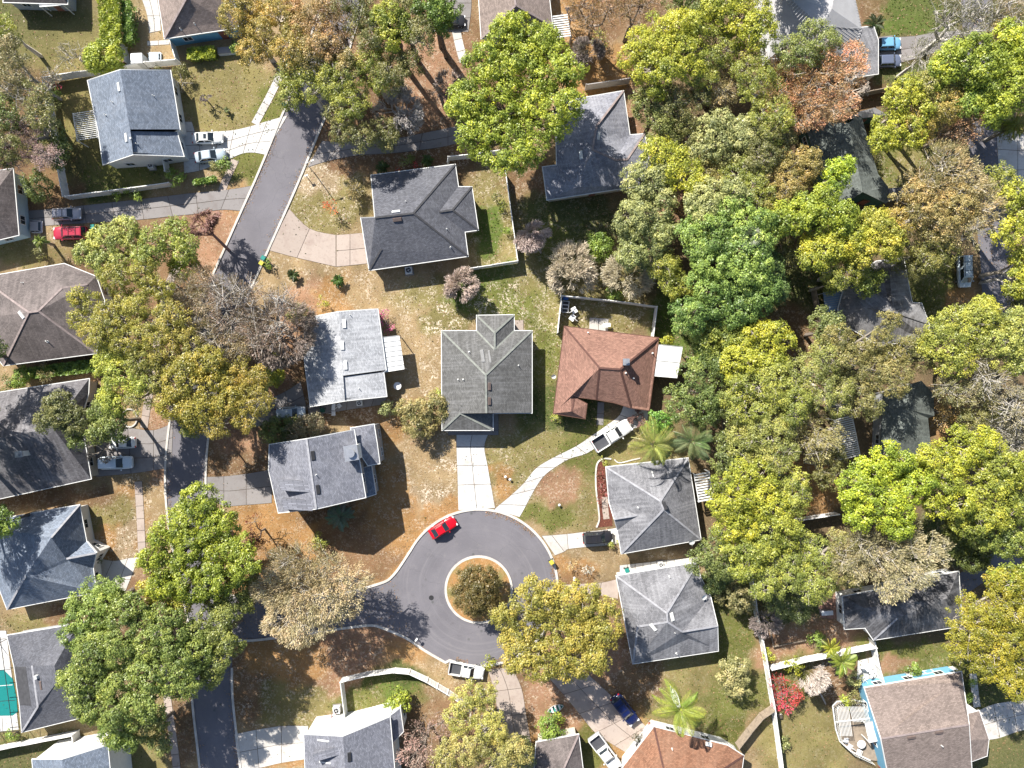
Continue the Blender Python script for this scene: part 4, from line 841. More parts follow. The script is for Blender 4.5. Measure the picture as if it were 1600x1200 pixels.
slabs('driveway', [((870, 930), (872, 914)), ((905, 928), (905, 912)), ((935, 930), (940, 910)), ((966, 936), (966, 904))], M_SLABP)
slabs('driveway', [((318, 775), (322, 745)), ((350, 790), (350, 744)), ((385, 789), (385, 740)), ((425, 786), (425, 733))], M_SLABD, nacross=2)
slabs('driveway', [((268, 730), (271, 660)), ((240, 735), (240, 672)), ((205, 740), (200, 668)), ((150, 745), (150, 665))], M_SLABD, nacross=3)
slabs('driveway', [((218, 870), (190, 940)), ((200, 872), (175, 940)), ((176, 876), (150, 935)), ((140, 868), (130, 930))], M_SLAB, nacross=2)
slabs('driveway', [((480, 640), (470, 596)), ((455, 650), (445, 612)), ((430, 660), (415, 625)), ((395, 668), (380, 640))], M_SLABD, nacross=2)
slabs('driveway', [((366, 1147), (374, 1205)), ((400, 1140), (405, 1200)), ((440, 1134), (440, 1192)), ((482, 1134), (480, 1186))], M_SLAB, nacross=2)
slabs('driveway', [((762, 1046), (800, 1042)), ((772, 1080), (815, 1075)), ((778, 1120), (822, 1115)), ((782, 1160), (830, 1160)), ((785, 1200), (835, 1200)), ((785, 1250), (838, 1250))], M_SLABP, nacross=2)
slabs('driveway', [((858, 1060), (905, 1040)), ((880, 1085), (935, 1068)), ((905, 1115), (965, 1095)), ((930, 1145), (990, 1115)), ((960, 1165), (1010, 1135)), ((985, 1180), (1020, 1140))], M_SLABP, nacross=2)
slabs('driveway', [((1528, 1110), (1545, 1156)), ((1552, 1100), (1562, 1153)), ((1580, 1095), (1590, 1143)), ((1620, 1085), (1620, 1136)), ((1680, 1070), (1680, 1120))], M_SLAB, nacross=2)
slabs('driveway', [((672, -30), (735, -30)), ((674, 5), (737, 5)), ((672, 30), (735, 28)), ((670, 50), (732, 50))], M_SLABD, nacross=2)
def walk(pts, w=1.15, step=1.55, mat=M_SLAB, name='sidewalk'):
    c = smooth_path([(*P(*p)[:2],) for p in pts], 12); acc = [c[0]]; 
    for p in c[1:]:
        if (p-acc[-1]).length >= step: acc.append(p)
    pr = []
    for i, p in enumerate(acc):
        d = (acc[min(i+1, len(acc)-1)]-acc[max(i-1, 0)]).normalized(); no = Vector((-d.y, d.x, 0))*w/2; a, b = p+no, p-no; pr.append(((800+a.x*PXM, 600-a.y*PXM), (800+b.x*PXM, 600-b.y*PXM)))
    return slabs(name, pr, mat, 0.045)
walk([(462, 62), (447, 96), (427, 140), (408, 176), (395, 200)]); walk([(368, 250), (356, 275), (346, 300)], mat=M_SLABP); walk([(290, 395), (262, 450), (245, 540), (236, 600), (229, 640), (224, 675)], mat=M_SLABP); walk([(216, 752), (219, 800), (222, 864)], mat=M_SLABP)
walk([(240, 955), (252, 1020), (264, 1110), (270, 1150), (278, 1215)], mat=M_SLABP); walk([(712, 44), (718, 72), (726, 100)], w=1.3, mat=M_SLAB); walk([(939, 628), (938, 650), (937, 672)], w=1.0, mat=M_SLABD, name='garden_path')
walk([(945, 776), (946, 800), (950, 824)], w=0.95, mat=M_SLABP, name='garden_path'); walk([(1520, 1052), (1523, 1080), (1527, 1108)], w=1.1, mat=M_SLAB, name='garden_path'); walk([(230, 68), (265, 66)], w=0.7, mat=M_SLAB, name='garden_path')
slabs('patio', [((700, 672), (779, 672)), ((700, 680), (779, 680))], M_SLABD); slabs('patio', [((768, 646), (779, 646)), ((768, 672), (779, 672))], M_SLABD)
slabs('patio', [((921, 496), (951, 498)), ((920, 516), (950, 518))], M_SLAB, nacross=2); slabs('patio', [((283, 190), (300, 190)), ((284, 206), (305, 206))], M_SLAB)
slabs('patio', [((222, 0), (246, 0)), ((230, 25), (250, 25)), ((233, 52), (252, 48))], M_SLAB, nacross=2); slabs('patio', [((803, 500), (818, 500)), ((803, 517), (818, 517))], M_SLABP)
slabs('patio', [((1275, 920), (1312, 922)), ((1278, 945), (1312, 946)), ((1282, 966), (1312, 968))], paint('brick_paving', (0.33, 0.19, 0.14), 0.9, 0.25), nacross=3)
slabs('patio', [((1340, 1032), (1372, 1024)), ((1338, 1062), (1378, 1060))], M_SLABW, nacross=2)
slabs('patio', [((968, 883), (1090, 870)), ((968, 895), (1090, 878))], M_SLAB, nacross=10)
slabs('patio', [((-20, 985), (10, 985)), ((-20, 1145), (30, 1140))], M_SLABW, nacross=2)
slabs('patio', [((480, 632), (606, 618)), ((482, 650), (600, 632))], M_SLABD, nacross=6)
# mulch bed with its curved edging beside the grey pyramid-roofed house
sheet('mulch_bed', [(932, 724), (944, 716), (955, 732), (957, 822), (933, 824), (936, 800), (931, 770)], 0.03, paint('red_mulch', (0.13, 0.045, 0.03), 0.95, 0.4, 6, bmp=0.8))
curb([(q.x, q.y) for q in smooth_path([(955, 717), (941, 717), (932, 728), (931, 760), (935, 795), (936, 812), (932, 824)])], w=0.22, z=0.14, name='edging')
curb([(q.x, q.y) for q in smooth_path([(960, 718), (968, 723), (990, 718), (1000, 716)])], w=0.16, z=0.12, name='edging')
# ------------------------------------------------------------------ houses
R_BLUE = roofmat('roof_blue_grey', (0.155, 0.185, 0.235), 0.15, lich=0.1); R_CHAR = roofmat('roof_charcoal', (0.100, 0.103, 0.120), 0.12, lich=0.05)
R_SHED = roofmat('roof_blue_shingle', (0.175, 0.18, 0.21), 0.15, lich=0.1); R_OLD = roofmat('roof_streaked_grey', (0.160, 0.160, 0.172), 0.45, lich=0.25)
R_GREEN = roofmat('roof_green_grey', (0.115, 0.114, 0.110), 0.28, lich=0.08); R_RED = roofmat('roof_red_brown', (0.240, 0.132, 0.100), 0.25, (0.5, 0.3, 0.22), 0.25)
R_BRN = roofmat('roof_brown', (0.120, 0.102, 0.098), 0.45, (0.45, 0.38, 0.36), 0.35); R_PINK = roofmat('roof_taupe', (0.215, 0.172, 0.152), 0.3, (0.5, 0.4, 0.36), 0.25)
R_RUST = roofmat('roof_rust', (0.23, 0.115, 0.07), 0.3, (0.5, 0.35, 0.25), 0.3); R_DKG = roofmat('roof_dark_green', (0.12, 0.135, 0.125), 0.6, (0.4, 0.45, 0.42), 0.2)
R_DARK = roofmat('roof_dark_grey', (0.085, 0.083, 0.088), 0.5, lich=0.3); R_METAL = paint('metal_roofing', (0.36, 0.355, 0.36), 0.5, 0.10, 0.8)
CAPK = paint('cap_mid_grey', (0.19, 0.19, 0.19), 0.8, 0.2)
CAPG = paint('cap_light_grey', (0.30, 0.30, 0.32), 0.85, 0.25, 2); CAPD = paint('cap_dark', (0.055, 0.055, 0.06), 0.85, 0.25, 2); CAPR = paint('cap_red_dark', (0.10, 0.05, 0.04), 0.85, 0.2); CAPP = paint('cap_pinkish', (0.27, 0.22, 0.21), 0.85, 0.25, 2)
W_WHITE = paint('wall_white', (0.62, 0.62, 0.60), 0.8, 0.07); W_CREAM = paint('wall_cream', (0.50, 0.46, 0.38), 0.8, 0.1); W_BLUE = paint('wall_sky_blue', (0.14, 0.33, 0.47), 0.7, 0.08); W_GREY = paint('wall_grey', (0.30, 0.31, 0.32), 0.8, 0.08); W_TAN = paint('wall_tan', (0.36, 0.28, 0.21), 0.8, 0.1); W_GREEN = paint('wall_dark_green', (0.05, 0.11, 0.09), 0.8, 0.1)
W_LBLUE = paint('wall_pale_blue', (0.36, 0.48, 0.56), 0.8, 0.07)

A = house('house', 'two-slope blue-grey gabled house with a white slatted pergola behind it', {'nw': (137, 126, 2.8), 'rn': (188, 109, 6.0), 'ne': (266, 110, 2.9), 'e1': (281, 202, 2.9), 'r1': (203.5, 202, 6.0), 'sw': (161, 257, 2.8), 'rs': (208, 241, 6.0), 'w1': (154, 207, 2.8),
  'x1': (203.5, 205, 5.7), 'x2': (276, 206, 2.75), 'se': (287, 244, 2.7), 'xs': (208, 241.5, 5.7)}, ['nw rn r1 rs sw w1', 'rn ne e1 r1', 'x1 x2 se xs'], 'nw rn ne e1 x2 se rs sw w1', R_BLUE, W_WHITE, over=0.3)
for q in ((186.5, 136), (198, 215)): roof_box(A, *q, 0.45, 1.35, along=False)
roof_box(A, 205, 216, 0.3, 0.3); roof_pipe(A, 176, 160); roof_pipe(A, 240, 150)
for q in ((214, 225), (165, 180)): roof_pipe(A, *q)
pergola('white slatted pergola on the lawn side of the blue-grey gabled house', [(114, 177), (146, 172), (153, 216), (121, 221)], 2.6, M_WHITE, 15)
B = house('house', 'brown hip-roofed house with blue walls beside the tall green hedges', {'sw': (257, 60, 2.8), 'se': (372, 43, 2.8), 'nw': (238, -60, 2.8), 'ne': (352, -75, 2.8), 'r1': (292, -4, 5.4), 'r2': (318, -20, 5.4)}, ['sw se r2 r1', 'nw sw r1', 'se ne r2', 'ne nw r1 r2'], 'sw se ne nw', R_PINK, W_BLUE, ridges=['sw r1'], cap=CAPP, over=0.25)
roof_pipe(B, 283, 46); roof_pipe(B, 305, 38)
B2 = house('house', 'grey-roofed house at the top edge above the fenced olive lawn', {'a': (5, 3, 2.6), 'b': (105, 6, 2.6), 'c': (105, -70, 2.6), 'd': (5, -75, 2.6), 'r1': (30, -34, 4.4), 'r2': (80, -34, 4.4)}, ['a b r2 r1', 'b c r2', 'c d r1 r2', 'd a r1'], 'a b c d', R_BRN, W_GREY)
canopy('small grey metal porch cover projecting over the shaded olive lawn', [(60, 2), (98, 0), (100, 8), (62, 11)], 2.5, M_GALV, 3)
B3 = house('house', 'dark brown hip roof cut by the left edge above the red suv', {'ne': (20, 263, 3.0), 'se': (29, 367, 3.0), 'sw': (-75, 392, 3.0), 'nw': (-80, 280, 3.0), 'r1': (-22, 320, 5.2), 'r2': (-40, 328, 5.2)}, ['nw ne r1 r2', 'ne se r1', 'se sw r2 r1', 'sw nw r2'], 'ne se sw nw', R_BRN, W_LBLUE)
D = house('house', 'charcoal hip-roofed house with the curved driveway beside the diagonal street',
  {'nw': (580, 274, 2.8), 'ne': (711, 257, 2.8), 'n2': (716, 292, 2.8), 'bn': (737, 292, 2.8), 'bs': (747, 359, 2.8), 's2': (726, 362, 2.8), 'se': (731, 400, 2.8), 'sw': (577, 422, 2.7), 'w1': (564, 341, 2.7), 'w2': (585, 340, 2.9),
   'r1': (586, 340, 5.5), 'r2': (646, 333, 5.5), 'v': (686, 331, 4.1), 'rb': (707, 328, 4.1), 'f': (596, 389, 3.9)},
  ['nw ne r2 r1', 'r1 r2 se sw f', 'w1 r1 f sw', 'ne n2 v r2', 'r2 v s2 se', 'n2 bn rb v', 'bn bs rb', 'bs s2 v rb'], 'nw ne n2 bn bs s2 se sw w1 r1', R_CHAR, W_CREAM, ridges=['r1 r2', 'r2 ne', 'r2 se', 'v rb', 'rb bn', 'rb bs', 'f sw'], cap=CAPD)
roof_box(D, 619, 331, 1.25, 0.35, mat=M_GALV); roof_box(D, 621, 343, 1.3, 0.5, mat=M_BROWNV); roof_pipe(D, 698, 358); roof_pipe(D, 704, 386, 0.06); roof_pipe(D, 634, 315)
R_SHADE = roofmat('roof_pale_blue_grey', (0.19, 0.195, 0.23), 0.45, lich=0.3)
E = house('house', 'streaked pale grey roof under shade beside the huge bright green tree', {'nw': (868, 160, 2.9), 'ne': (974, 142, 2.9), 'e1': (984, 211, 2.9), 'b1': (1007, 209, 2.9), 'b2': (1016, 262, 2.9), 'e2': (1000, 290, 2.9), 'sw': (855, 312, 2.8), 'w0': (848, 261, 2.8), 'w1': (870, 258, 2.9),
   'r1': (932, 197, 5.3), 'r2': (926, 234, 5.3), 'v': (962, 250, 4.6), 'rb': (980, 249, 4.2), 's1': (902, 292, 3.9)}, ['nw ne r1', 'ne e1 v r2 r1', 'e1 b1 rb v', 'b1 b2 rb', 'b2 e2 rb', 'v rb e2 sw s1 r2', 'nw r1 r2 s1 w1', 'w1 s1 sw w0'], 'nw ne e1 b1 b2 e2 sw w0 w1', R_SHADE, W_CREAM, ridges=['ne r1', 'r1 r2', 'r2 v', 'v rb', 'rb b1'], cap=CAPP)
roof_box(E, 935, 212, 0.4, 1.2, along=False); roof_box(E, 908, 242, 1.2, 0.5)
F = house('house', 'low gabled house with a shadow-dappled white slope and a white patio cover', {'nw': (479, 497, 2.8), 'rn': (530, 487, 3.9), 'ne': (590, 483, 2.9), 'e1': (603, 578, 2.9), 'r1': (536, 587, 3.9), 'x1': (536, 589, 3.65), 'x2': (599, 581, 2.75), 'e2': (604, 619, 2.75), 'xs': (539, 627, 3.65), 'rs': (539, 626, 3.9), 'sw': (485, 635, 2.8), 'w1': (474, 548, 2.8)},
  ['nw rn r1 rs sw w1', 'rn ne e1 r1', 'x1 x2 e2 xs'], 'nw rn ne e1 x2 e2 rs sw w1', roofmat('roof_weathered_white', (0.33, 0.34, 0.36), 0.75, (0.8, 0.8, 0.82), 0.3), W_WHITE, over=0.3)
for q in ((538, 506), (535, 540), (540, 571)): roof_box(F, *q, 0.5, 1.3, along=False)
roof_pipe(F, 547, 492); roof_pipe(F, 561, 607)
canopy('white metal patio cover on the garden side of the low white-sloped house', [(597, 527), (624, 524), (632, 577), (601, 582)], 2.6, M_WHITE, 7)
G = house('house', 'green-grey hip-roofed house at the head of the white double driveway', {'nw': (690, 517, 2.8), 'n1': (745, 517, 2.8), 'bn': (745, 493, 2.8), 'bm': (803, 492, 2.8), 'n2': (803, 517, 2.8), 'ne': (831, 517, 2.8), 'se': (831, 645, 2.8), 's1': (778, 645.5, 2.8), 'f1': (770, 646, 3.0), 'f2': (770, 672, 2.8), 'sw': (691, 672, 2.8), 'p': (719, 646, 3.7), 'sr': (760, 645.5, 5.4),
   'rb': (773, 520, 4.2), 'v': (773, 546, 4.2), 'r': (759, 586, 5.4)}, ['nw n1 v r', 'n1 bn rb v', 'bn bm rb', 'bm n2 v rb', 'n2 ne r v', 'ne se sr r', 'nw r sr p sw', 'sw p f2', 'p f1 f2'], 'nw n1 bn bm n2 ne se s1 f1 f2 sw', R_GREEN, W_GREY, ridges=['nw r', 'ne r', 'r sr', 'rb v', 'bn rb', 'bm rb', 'n1 v', 'n2 v', 'p sw', 'p f2'], cap=paint('cap_green_grey', (0.20, 0.21, 0.19), 0.85, 0.25, 2))
for q in ((764.5, 604), (764.5, 627)): roof_box(G, *q, 0.4, 1.1, along=False, mat=M_BROWNV)
roof_pipe(G, 733, 550); roof_pipe(G, 716, 593); roof_pipe(G, 724, 593); roof_pipe(G, 810, 571); roof_box(G, 754, 556, 0.5, 1.9, 0.04, mat=CAPK, name='skylight'); roof_box(G, 765, 557, 0.3, 1.9, 0.04, mat=CAPK, name='skylight')
H = house('house', 'red-brown hip-roofed house with a chimney and a walled back garden', {'nw': (882, 510, 2.8), 'ne': (1029, 528, 2.8), 'se': (1014, 641, 2.8), 's1': (986, 637, 2.9), 's2': (960, 629, 2.9), 's3': (932, 624, 3.0), 'i': (897, 620, 3.1), 'g1': (917, 631, 2.8), 'g2': (914, 654, 2.7), 'sw': (865, 646, 2.7), 'gp': (893, 643, 3.5),
   'r1': (937, 575, 5.4), 'r2': (969, 577, 5.4), 'd': (934, 600, 4.2)}, ['nw ne r2 r1', 'nw r1 d i gp sw', 'r1 r2 s1 s2 s3 d', 'r2 ne se s1', 'd s3 i', 'i g1 g2 gp', 'sw gp g2'], 'nw ne se s1 s2 s3 i g1 g2 sw', R_RED, W_TAN, ridges=['nw r1', 'ne r2', 'r1 r2', 'r1 d', 'd s3', 'r2 s1', 'i gp'], cap=CAPR, over=0.3, trim=paint('brown_fascia', (0.10, 0.05, 0.035)))
chimney(H, 976, 566, 0.75, 0.75, 1.3, R_RUST and paint('chimney_brick', (0.30, 0.16, 0.11), 0.9, 0.2))
for q in ((919, 520), (1020, 552), (978, 583), (990, 591)): roof_pipe(H, *q)
canopy('flat white patio cover at the side of the red-brown house', [(1029, 538), (1067, 542), (1058, 591), (1022, 588)], 2.7, M_WHITE, 2)
I = house('house', 'silver-grey pyramid-roofed house with a mulch bed and white-slatted lean-to', {'nw': (947, 730, 2.8), 'ne': (1075, 716, 2.8), 'se': (1095, 843, 2.8), 'sw': (971, 865, 2.8), 'w2': (965, 828, 2.8), 'gp': (960, 811, 3.9), 'w1': (952, 785, 2.8), 'r1': (1032, 783, 5.5), 'r2': (1037, 796, 5.5), 'v': (996, 805, 4.0)},
  ['nw ne r1', 'nw r1 r2 sw w2 v w1', 'sw r2 se', 'ne se r2 r1', 'w1 v gp', 'gp v w2'], 'nw ne se sw w2 gp w1', R_OLD, W_WHITE, ridges=['nw r1', 'ne r1', 'sw r2', 'se r2', 'r1 r2', 'gp v'], cap=CAPG)
roof_box(I, 1037, 790, 0.35, 1.2, 0.5, mat=CAPD, name='flue', along=False); roof_pipe(I, 1019, 738); roof_pipe(I, 997, 793); roof_box(I, 1020, 741, 0.12, 0.9, 0.1)
pergola('white slatted lean-to pergola behind the silver-grey pyramid-roofed house', [(1084, 740), (1108, 736), (1114, 781), (1092, 785)], 2.5, M_WHITE, 11, w=0.2)
dish(1080, 846, 3.3, 'white satellite dish on the corner of the pyramid-roofed house')
J = house('house', 'pale grey crossed-hip house beside the long white fence', {'nw': (963, 900, 2.8), 'ne': (1090, 879, 2.8), 'e1': (1094, 901, 2.8), 'e2': (1110, 932, 2.8), 'se0': (1121, 978, 4.0), 'se': (1122, 1017, 2.7), 'sw': (989, 1037, 2.7), 'w1': (976, 968, 2.7), 'p': (996, 979, 4.1), 'r1': (1042, 958, 5.4), 'r2': (1043, 972, 5.4), 'rv': (1066, 987, 4.7)},
  ['nw ne r1', 'ne e1 e2 rv r2 r1', 'e2 se0 rv', 'r2 rv se0 se sw p', 'nw r1 r2 p w1', 'w1 p sw'], 'nw ne e1 e2 se0 se sw w1', R_OLD, W_WHITE, ridges=['nw r1', 'ne r1', 'r1 r2', 'r2 rv', 'r2 p', 'rv se0', 'p sw'], cap=CAPG)
roof_box(J, 1050, 964, 0.5, 1.2, along=False); roof_box(J, 1021, 980, 1.2, 0.45); roof_pipe(J, 1054, 988); roof_pipe(J, 1057, 1021); roof_pipe(J, 1046, 901)
dish(1099, 932, 3.4, 'white satellite dish on the eave of the crossed-hip house', 0.8)
K = house('house', 'tall blue-grey shingled house with two roof dormers and a big square chimney', {'nw': (421, 695, 5.4), 'rn': (479, 686, 8.4), 'ne': (553, 672, 6.2), 'se': (571, 777, 6.2), 'rs': (494, 795, 8.4), 'sw': (435, 801, 5.4), 'w1': (420, 735, 5.4)}, ['nw rn rs sw w1', 'rn ne se rs'], 'nw rn ne se rs sw w1', R_SHED, W_GREY, ridges=['rn rs'], cap=CAPG, over=0.25)
for q in ((489, 712), (497, 765)): roof_box(K, *q, 0.5, 1.3, 0.12, along=False, mat=M_DARK, name='skylight')
roof_pipe(K, 494, 742)
K2 = house('house_wing', 'lower blue-grey gabled wing behind the big square chimney', {'nw': (548, 669, 5.2), 'ne': (584, 663, 4.6), 'm': (589, 694, 4.6), 'e': (593, 724, 4.4), 's': (575, 727, 4.8), 'w': (557, 700, 5.6)}, ['nw ne m w', 'w m e s'], 'nw ne m e s w', R_SHED, W_GREY, over=0.1, winstep=5, cat='house wing')
K3 = house('porch_roof', 'lower blue-grey lean-to roof under the big square chimney', {'nw': (565, 732, 3.4), 'ne': (580, 728, 2.9), 'se': (587, 772, 2.9), 'sw': (571, 777, 3.4)}, ['nw ne se sw'], 'nw ne se sw', R_BLUE, W_GREY, over=0.1, winstep=9, cat='porch')
chimney(K, 553, 706, 1.7, 1.9, 1.6, W_WHITE, 0.15)
def dormer(h, pk, e1, e2, name='dormer'):
    """small shed dormer: raised flap on the slope with a window wall. pk,e1,e2 px on the roof"""
    q = [ray_roof(h, *p) for p in (pk, e1, e2)]
    if any(x is None for x in q): print('dormer off roof', pk); return
    a, b, c = [x[0]-h.base for x in q]; up = Vector((0, 0, 1.4)); m = MB(); bt, ct = b+up, c+up
    m.add([a, b, bt, c, ct, a+(c-b)], [(0, 1, 2), (1, 3, 4, 2), (3, 5, 4), (0, 2, 4, 5)]); o = m.build(name, h.roof.data.materials[0], h.root)
    if not o.data.uv_layers: o.data.uv_layers.new(name='UVMap')
    pane(o, [b+up*0.1, c+up*0.1, ct-up*0.1, bt-up*0.1], M_GLASS, 'window')
dormer(K, (480, 752), (440, 747), (444, 764)); dormer(K, (485, 782), (445, 777), (448.5, 793))
dormer(K, (470, 768), (443, 772), (446, 778)) if False else None
NN = house('house', 'two-storey white-walled house with grey shingles below the curving white fence', {'nw': (475, 1148, 5.4), 'pk': (536, 1151, 7.6), 'ne': (609, 1121, 5.4), 'se': (624, 1290, 5.4), 'ps': (546, 1300, 7.6), 'sw': (480, 1290, 5.4)}, ['nw pk ps sw', 'pk ne se ps'], 'nw pk ne se ps sw', R_SHED, W_WHITE, over=0.15, win=False)
roof_box(NN, 546, 1183, 0.5, 1.3, 0.12, along=False, mat=M_DARK, name='skylight'); dormer(NN, (528, 1167), (493, 1170), (496, 1182)); dormer(NN, (528, 1197), (495, 1200), (497, 1212))
roof_box(NN, 505, 1157, 0.2, 2.0, 0.12); roof_box(NN, 508, 1191, 0.2, 2.0, 0.12)
NN2 = house('house_wing', 'small lower shingled bay beside the two-storey white-walled house', {'a': (609, 1119, 4.6), 'b': (625, 1107, 4.0), 'c': (630, 1143, 4.0), 'd': (614, 1160, 4.6)}, ['a b c d'], 'a b c d', R_SHED, W_WHITE, over=0.1, cat='house wing')
OO = house('house', 'two-storey white gabled house cut by the bottom edge of the photo', {'nw': (50, 1187, 5.4), 'pk': (97, 1187, 7.0), 'ne': (168, 1165, 5.4), 'se': (180, 1290, 5.4), 'ps': (108, 1300, 7.0), 'sw': (60, 1290, 5.4)}, ['nw pk ps sw', 'pk ne se ps'], 'nw pk ne se ps sw', R_BLUE, W_WHITE, over=0.15, win=False)
PP = house('house', 'grey house with a screened pool under the spreading green tree', {'nw': (11, 993, 2.8), 'ne': (122, 975, 2.8), 'e1': (130, 1025, 2.8), 'se': (140, 1118, 2.8), 'sw': (34, 1144, 2.8), 'x': (31, 1105, 3.0), 'y': (22, 1041, 3.0), 'h1': (59, 1104, 4.4), 'h0': (50, 1040, 4.4), 'r': (85, 1040, 5.4), 'r2': (90, 1065, 5.4)},
  ['nw ne r h0 y', 'y h0 h1 x', 'x h1 sw', 'h0 r r2 h1', 'h1 r2 se sw', 'ne e1 se r2 r'], 'nw ne e1 se sw x y', R_CHAR, W_GREY, ridges=['h1 sw', 'h0 h1'], cap=CAPG)
roof_box(PP, 36, 1072, 2.5, 5.8, 0.03, mat=CAPD, name='roof_patch', along=False); roof_box(PP, 59, 1057, 0.5, 0.5, 0.4); roof_box(PP, 64, 1071, 0.35, 1.3, 0.1, along=False, mat=M_BROWNV)
QQ = house('house', 'blue-green grey house with a small white-walled gable facing the pale driveway', {'nw': (-40, 818, 2.4), 'ne': (124, 789, 2.4), 'e1': (135, 846, 2.4), 'gp': (150, 864, 4.2), 'e2': (145, 886, 2.4), 'se': (150, 925, 2.4), 'sw': (11, 952, 2.4), 'w2': (-20, 870, 2.4), 'r1': (80, 840, 6.0), 'r2': (40, 900, 5.4), 'v': (104, 873, 4.3)},
  ['nw ne r1', 'ne e1 v r1', 'e1 gp v', 'gp e2 v', 'v e2 se r2 r1', 'r2 se sw', 'w2 r2 sw', 'nw r1 r2 w2'], 'nw ne e1 gp e2 se sw w2', R_BLUE, W_WHITE, ridges=['ne r1', 'r2 sw', 'gp v'], cap=CAPG, over=0.3)
RR = house('house', 'large shaded grey-roofed house with a square chimney beside two parked white vehicles', {'nw': (-60, 622, 2.5), 'ne': (139, 592, 2.5), 'e1': (138, 614, 2.5), 'e2': (126, 655, 2.5), 'se': (142, 748, 2.5), 'sw': (-60, 792, 2.5), 'r1': (82, 668, 5.6), 'r2': (-20, 690, 5.6)}, ['nw ne e1 r1 r2', 'e1 e2 se r1', 'r2 r1 se sw', 'nw r2 sw'], 'nw ne e1 e2 se sw', R_BRN and roofmat('roof_dusky_grey', (0.125, 0.118, 0.125), 0.35, lich=0.2), W_CREAM, over=0.3)
chimney(RR, 41, 708, 0.9, 0.7, 1.4, W_WHITE, 0.1)
SS = house('house', 'large dark brown hip-roofed house with pale ridge lines left of the oaks', {'nw': (-30, 434, 3.0), 'n1': (100, 412, 3.0), 'ne': (150, 432, 3.0), 'e1': (163, 470, 3.0), 'se': (150, 552, 3.0), 'sw': (5, 571, 3.0), 'w1': (-50, 500, 3.0), 'r1': (45, 488, 6.0), 'r2': (60, 486, 6.0), 'k': (97, 450, 4.8), 'k2': (137, 444, 4.0)},
  ['nw n1 k2 k r2 r1', 'n1 ne k2', 'ne e1 k2', 'k2 e1 se r2 k', 'r2 se sw r1', 'w1 r1 sw', 'nw r1 w1'], 'nw n1 ne e1 se sw w1', R_BRN, W_WHITE, ridges=['nw r1', 'r1 r2', 'r2 k', 'k k2', 'r2 se', 'r1 sw'], cap=CAPP)
roof_box(SS, 34, 492, 0.45, 1.3, along=False); roof_pipe(SS, 74, 533, 0.08); roof_pipe(SS, 36, 442)
TT = house('house', 'brown-roofed house at the top edge beside the huge bright green tree', {'nw': (744, -70, 3.0), 'ne': (850, -75, 3.0), 'se': (863, 40, 3.0), 'sw': (752, 60, 3.0), 'r1': (797, -35, 5.2), 'r2': (806, 8, 5.2)}, ['nw ne r1', 'ne se r2 r1', 'se sw r2', 'sw nw r1 r2'], 'nw ne se sw', R_PINK, W_CREAM, ridges=['r1 r2', 'sw r2', 'se r2'], cap=CAPP)
pergola('white slatted pergola beside the brown roof at the top edge', [(862, 25), (886, 22), (892, 58), (868, 61)], 2.6, M_WHITE, 10, w=0.16)
UU = house('house', 'big pale metal-roofed house at the top behind the rusty orange tree', {'nw': (1178, -75, 3.0), 'ne': (1318, -85, 3.0), 'se': (1347, 46, 3.0), 's1': (1330, 96, 3.0), 'sw': (1200, 92, 3.0), 'r1': (1225, -10, 5.6), 'r2': (1283, 40, 5.6), 'r3': (1300, 14, 5.6)}, ['nw ne r3 r1', 'ne se r2 r3', 'r2 se s1 sw', 'r1 r3 r2', 'nw r1 r2 sw'], 'nw ne se s1 sw', R_METAL, W_WHITE, trim=None)
seams(UU, 'nw r1 r2 sw', R_METAL, 0.42); seams(UU, 'r2 se s1 sw', R_METAL, 0.42); seams(UU, 'ne se r2 r3', R_METAL, 0.42); seams(UU, 'nw ne r3 r1', R_METAL, 0.42)
UU2 = house('garage', 'grey flat-roofed garage wing beside the two blue vehicles', {'nw': (1335, 44, 2.9), 'ne': (1365, 41, 2.9), 'e': (1372, 62, 2.9), 'se': (1372, 115, 2.7), 'sw': (1338, 120, 2.8)}, ['nw ne e se sw'], 'nw ne e se sw', R_OLD, W_WHITE, over=0.1, cat='garage', winstep=6)
VV = house('house', 'dark green-roofed house in the wood below the rusty orange tree', {'nw': (1256, 190, 3.0), 'rn': (1326, 192, 5.0), 'ne': (1345, 178, 3.2), 'e1': (1372, 272, 3.0), 'se': (1388, 292, 3.0), 'se2': (1385, 318, 3.0), 'rs': (1348, 300, 5.0), 'sw': (1300, 330, 3.0)}, ['nw rn rs sw', 'rn ne e1 rs', 'rs e1 se se2'], 'nw rn ne e1 se se2 rs sw', R_DKG, W_GREEN, trim=None, over=0.15)
VV2 = house('porch_roof', 'pale green gable porch tip among the yellow green trees', {'a': (1322, 187, 3.0), 'b': (1344, 174, 3.6), 'c': (1367, 168, 3.6), 'd': (1388, 180, 3.0)}, ['a b c d'], 'a b c d', R_METAL, W_GREEN, trim=None, over=0.1, cat='porch')
VV3 = house('shed', 'small white-roofed shed at the end of the dark green roof', {'a': (1388, 294, 2.4), 'b': (1418, 292, 2.4), 'c': (1424, 304, 2.4), 'd': (1387, 312, 2.4)}, ['a b c d'], 'a b c d', R_OLD, W_WHITE, trim=None, over=0.05, cat='shed', winstep=1.2)
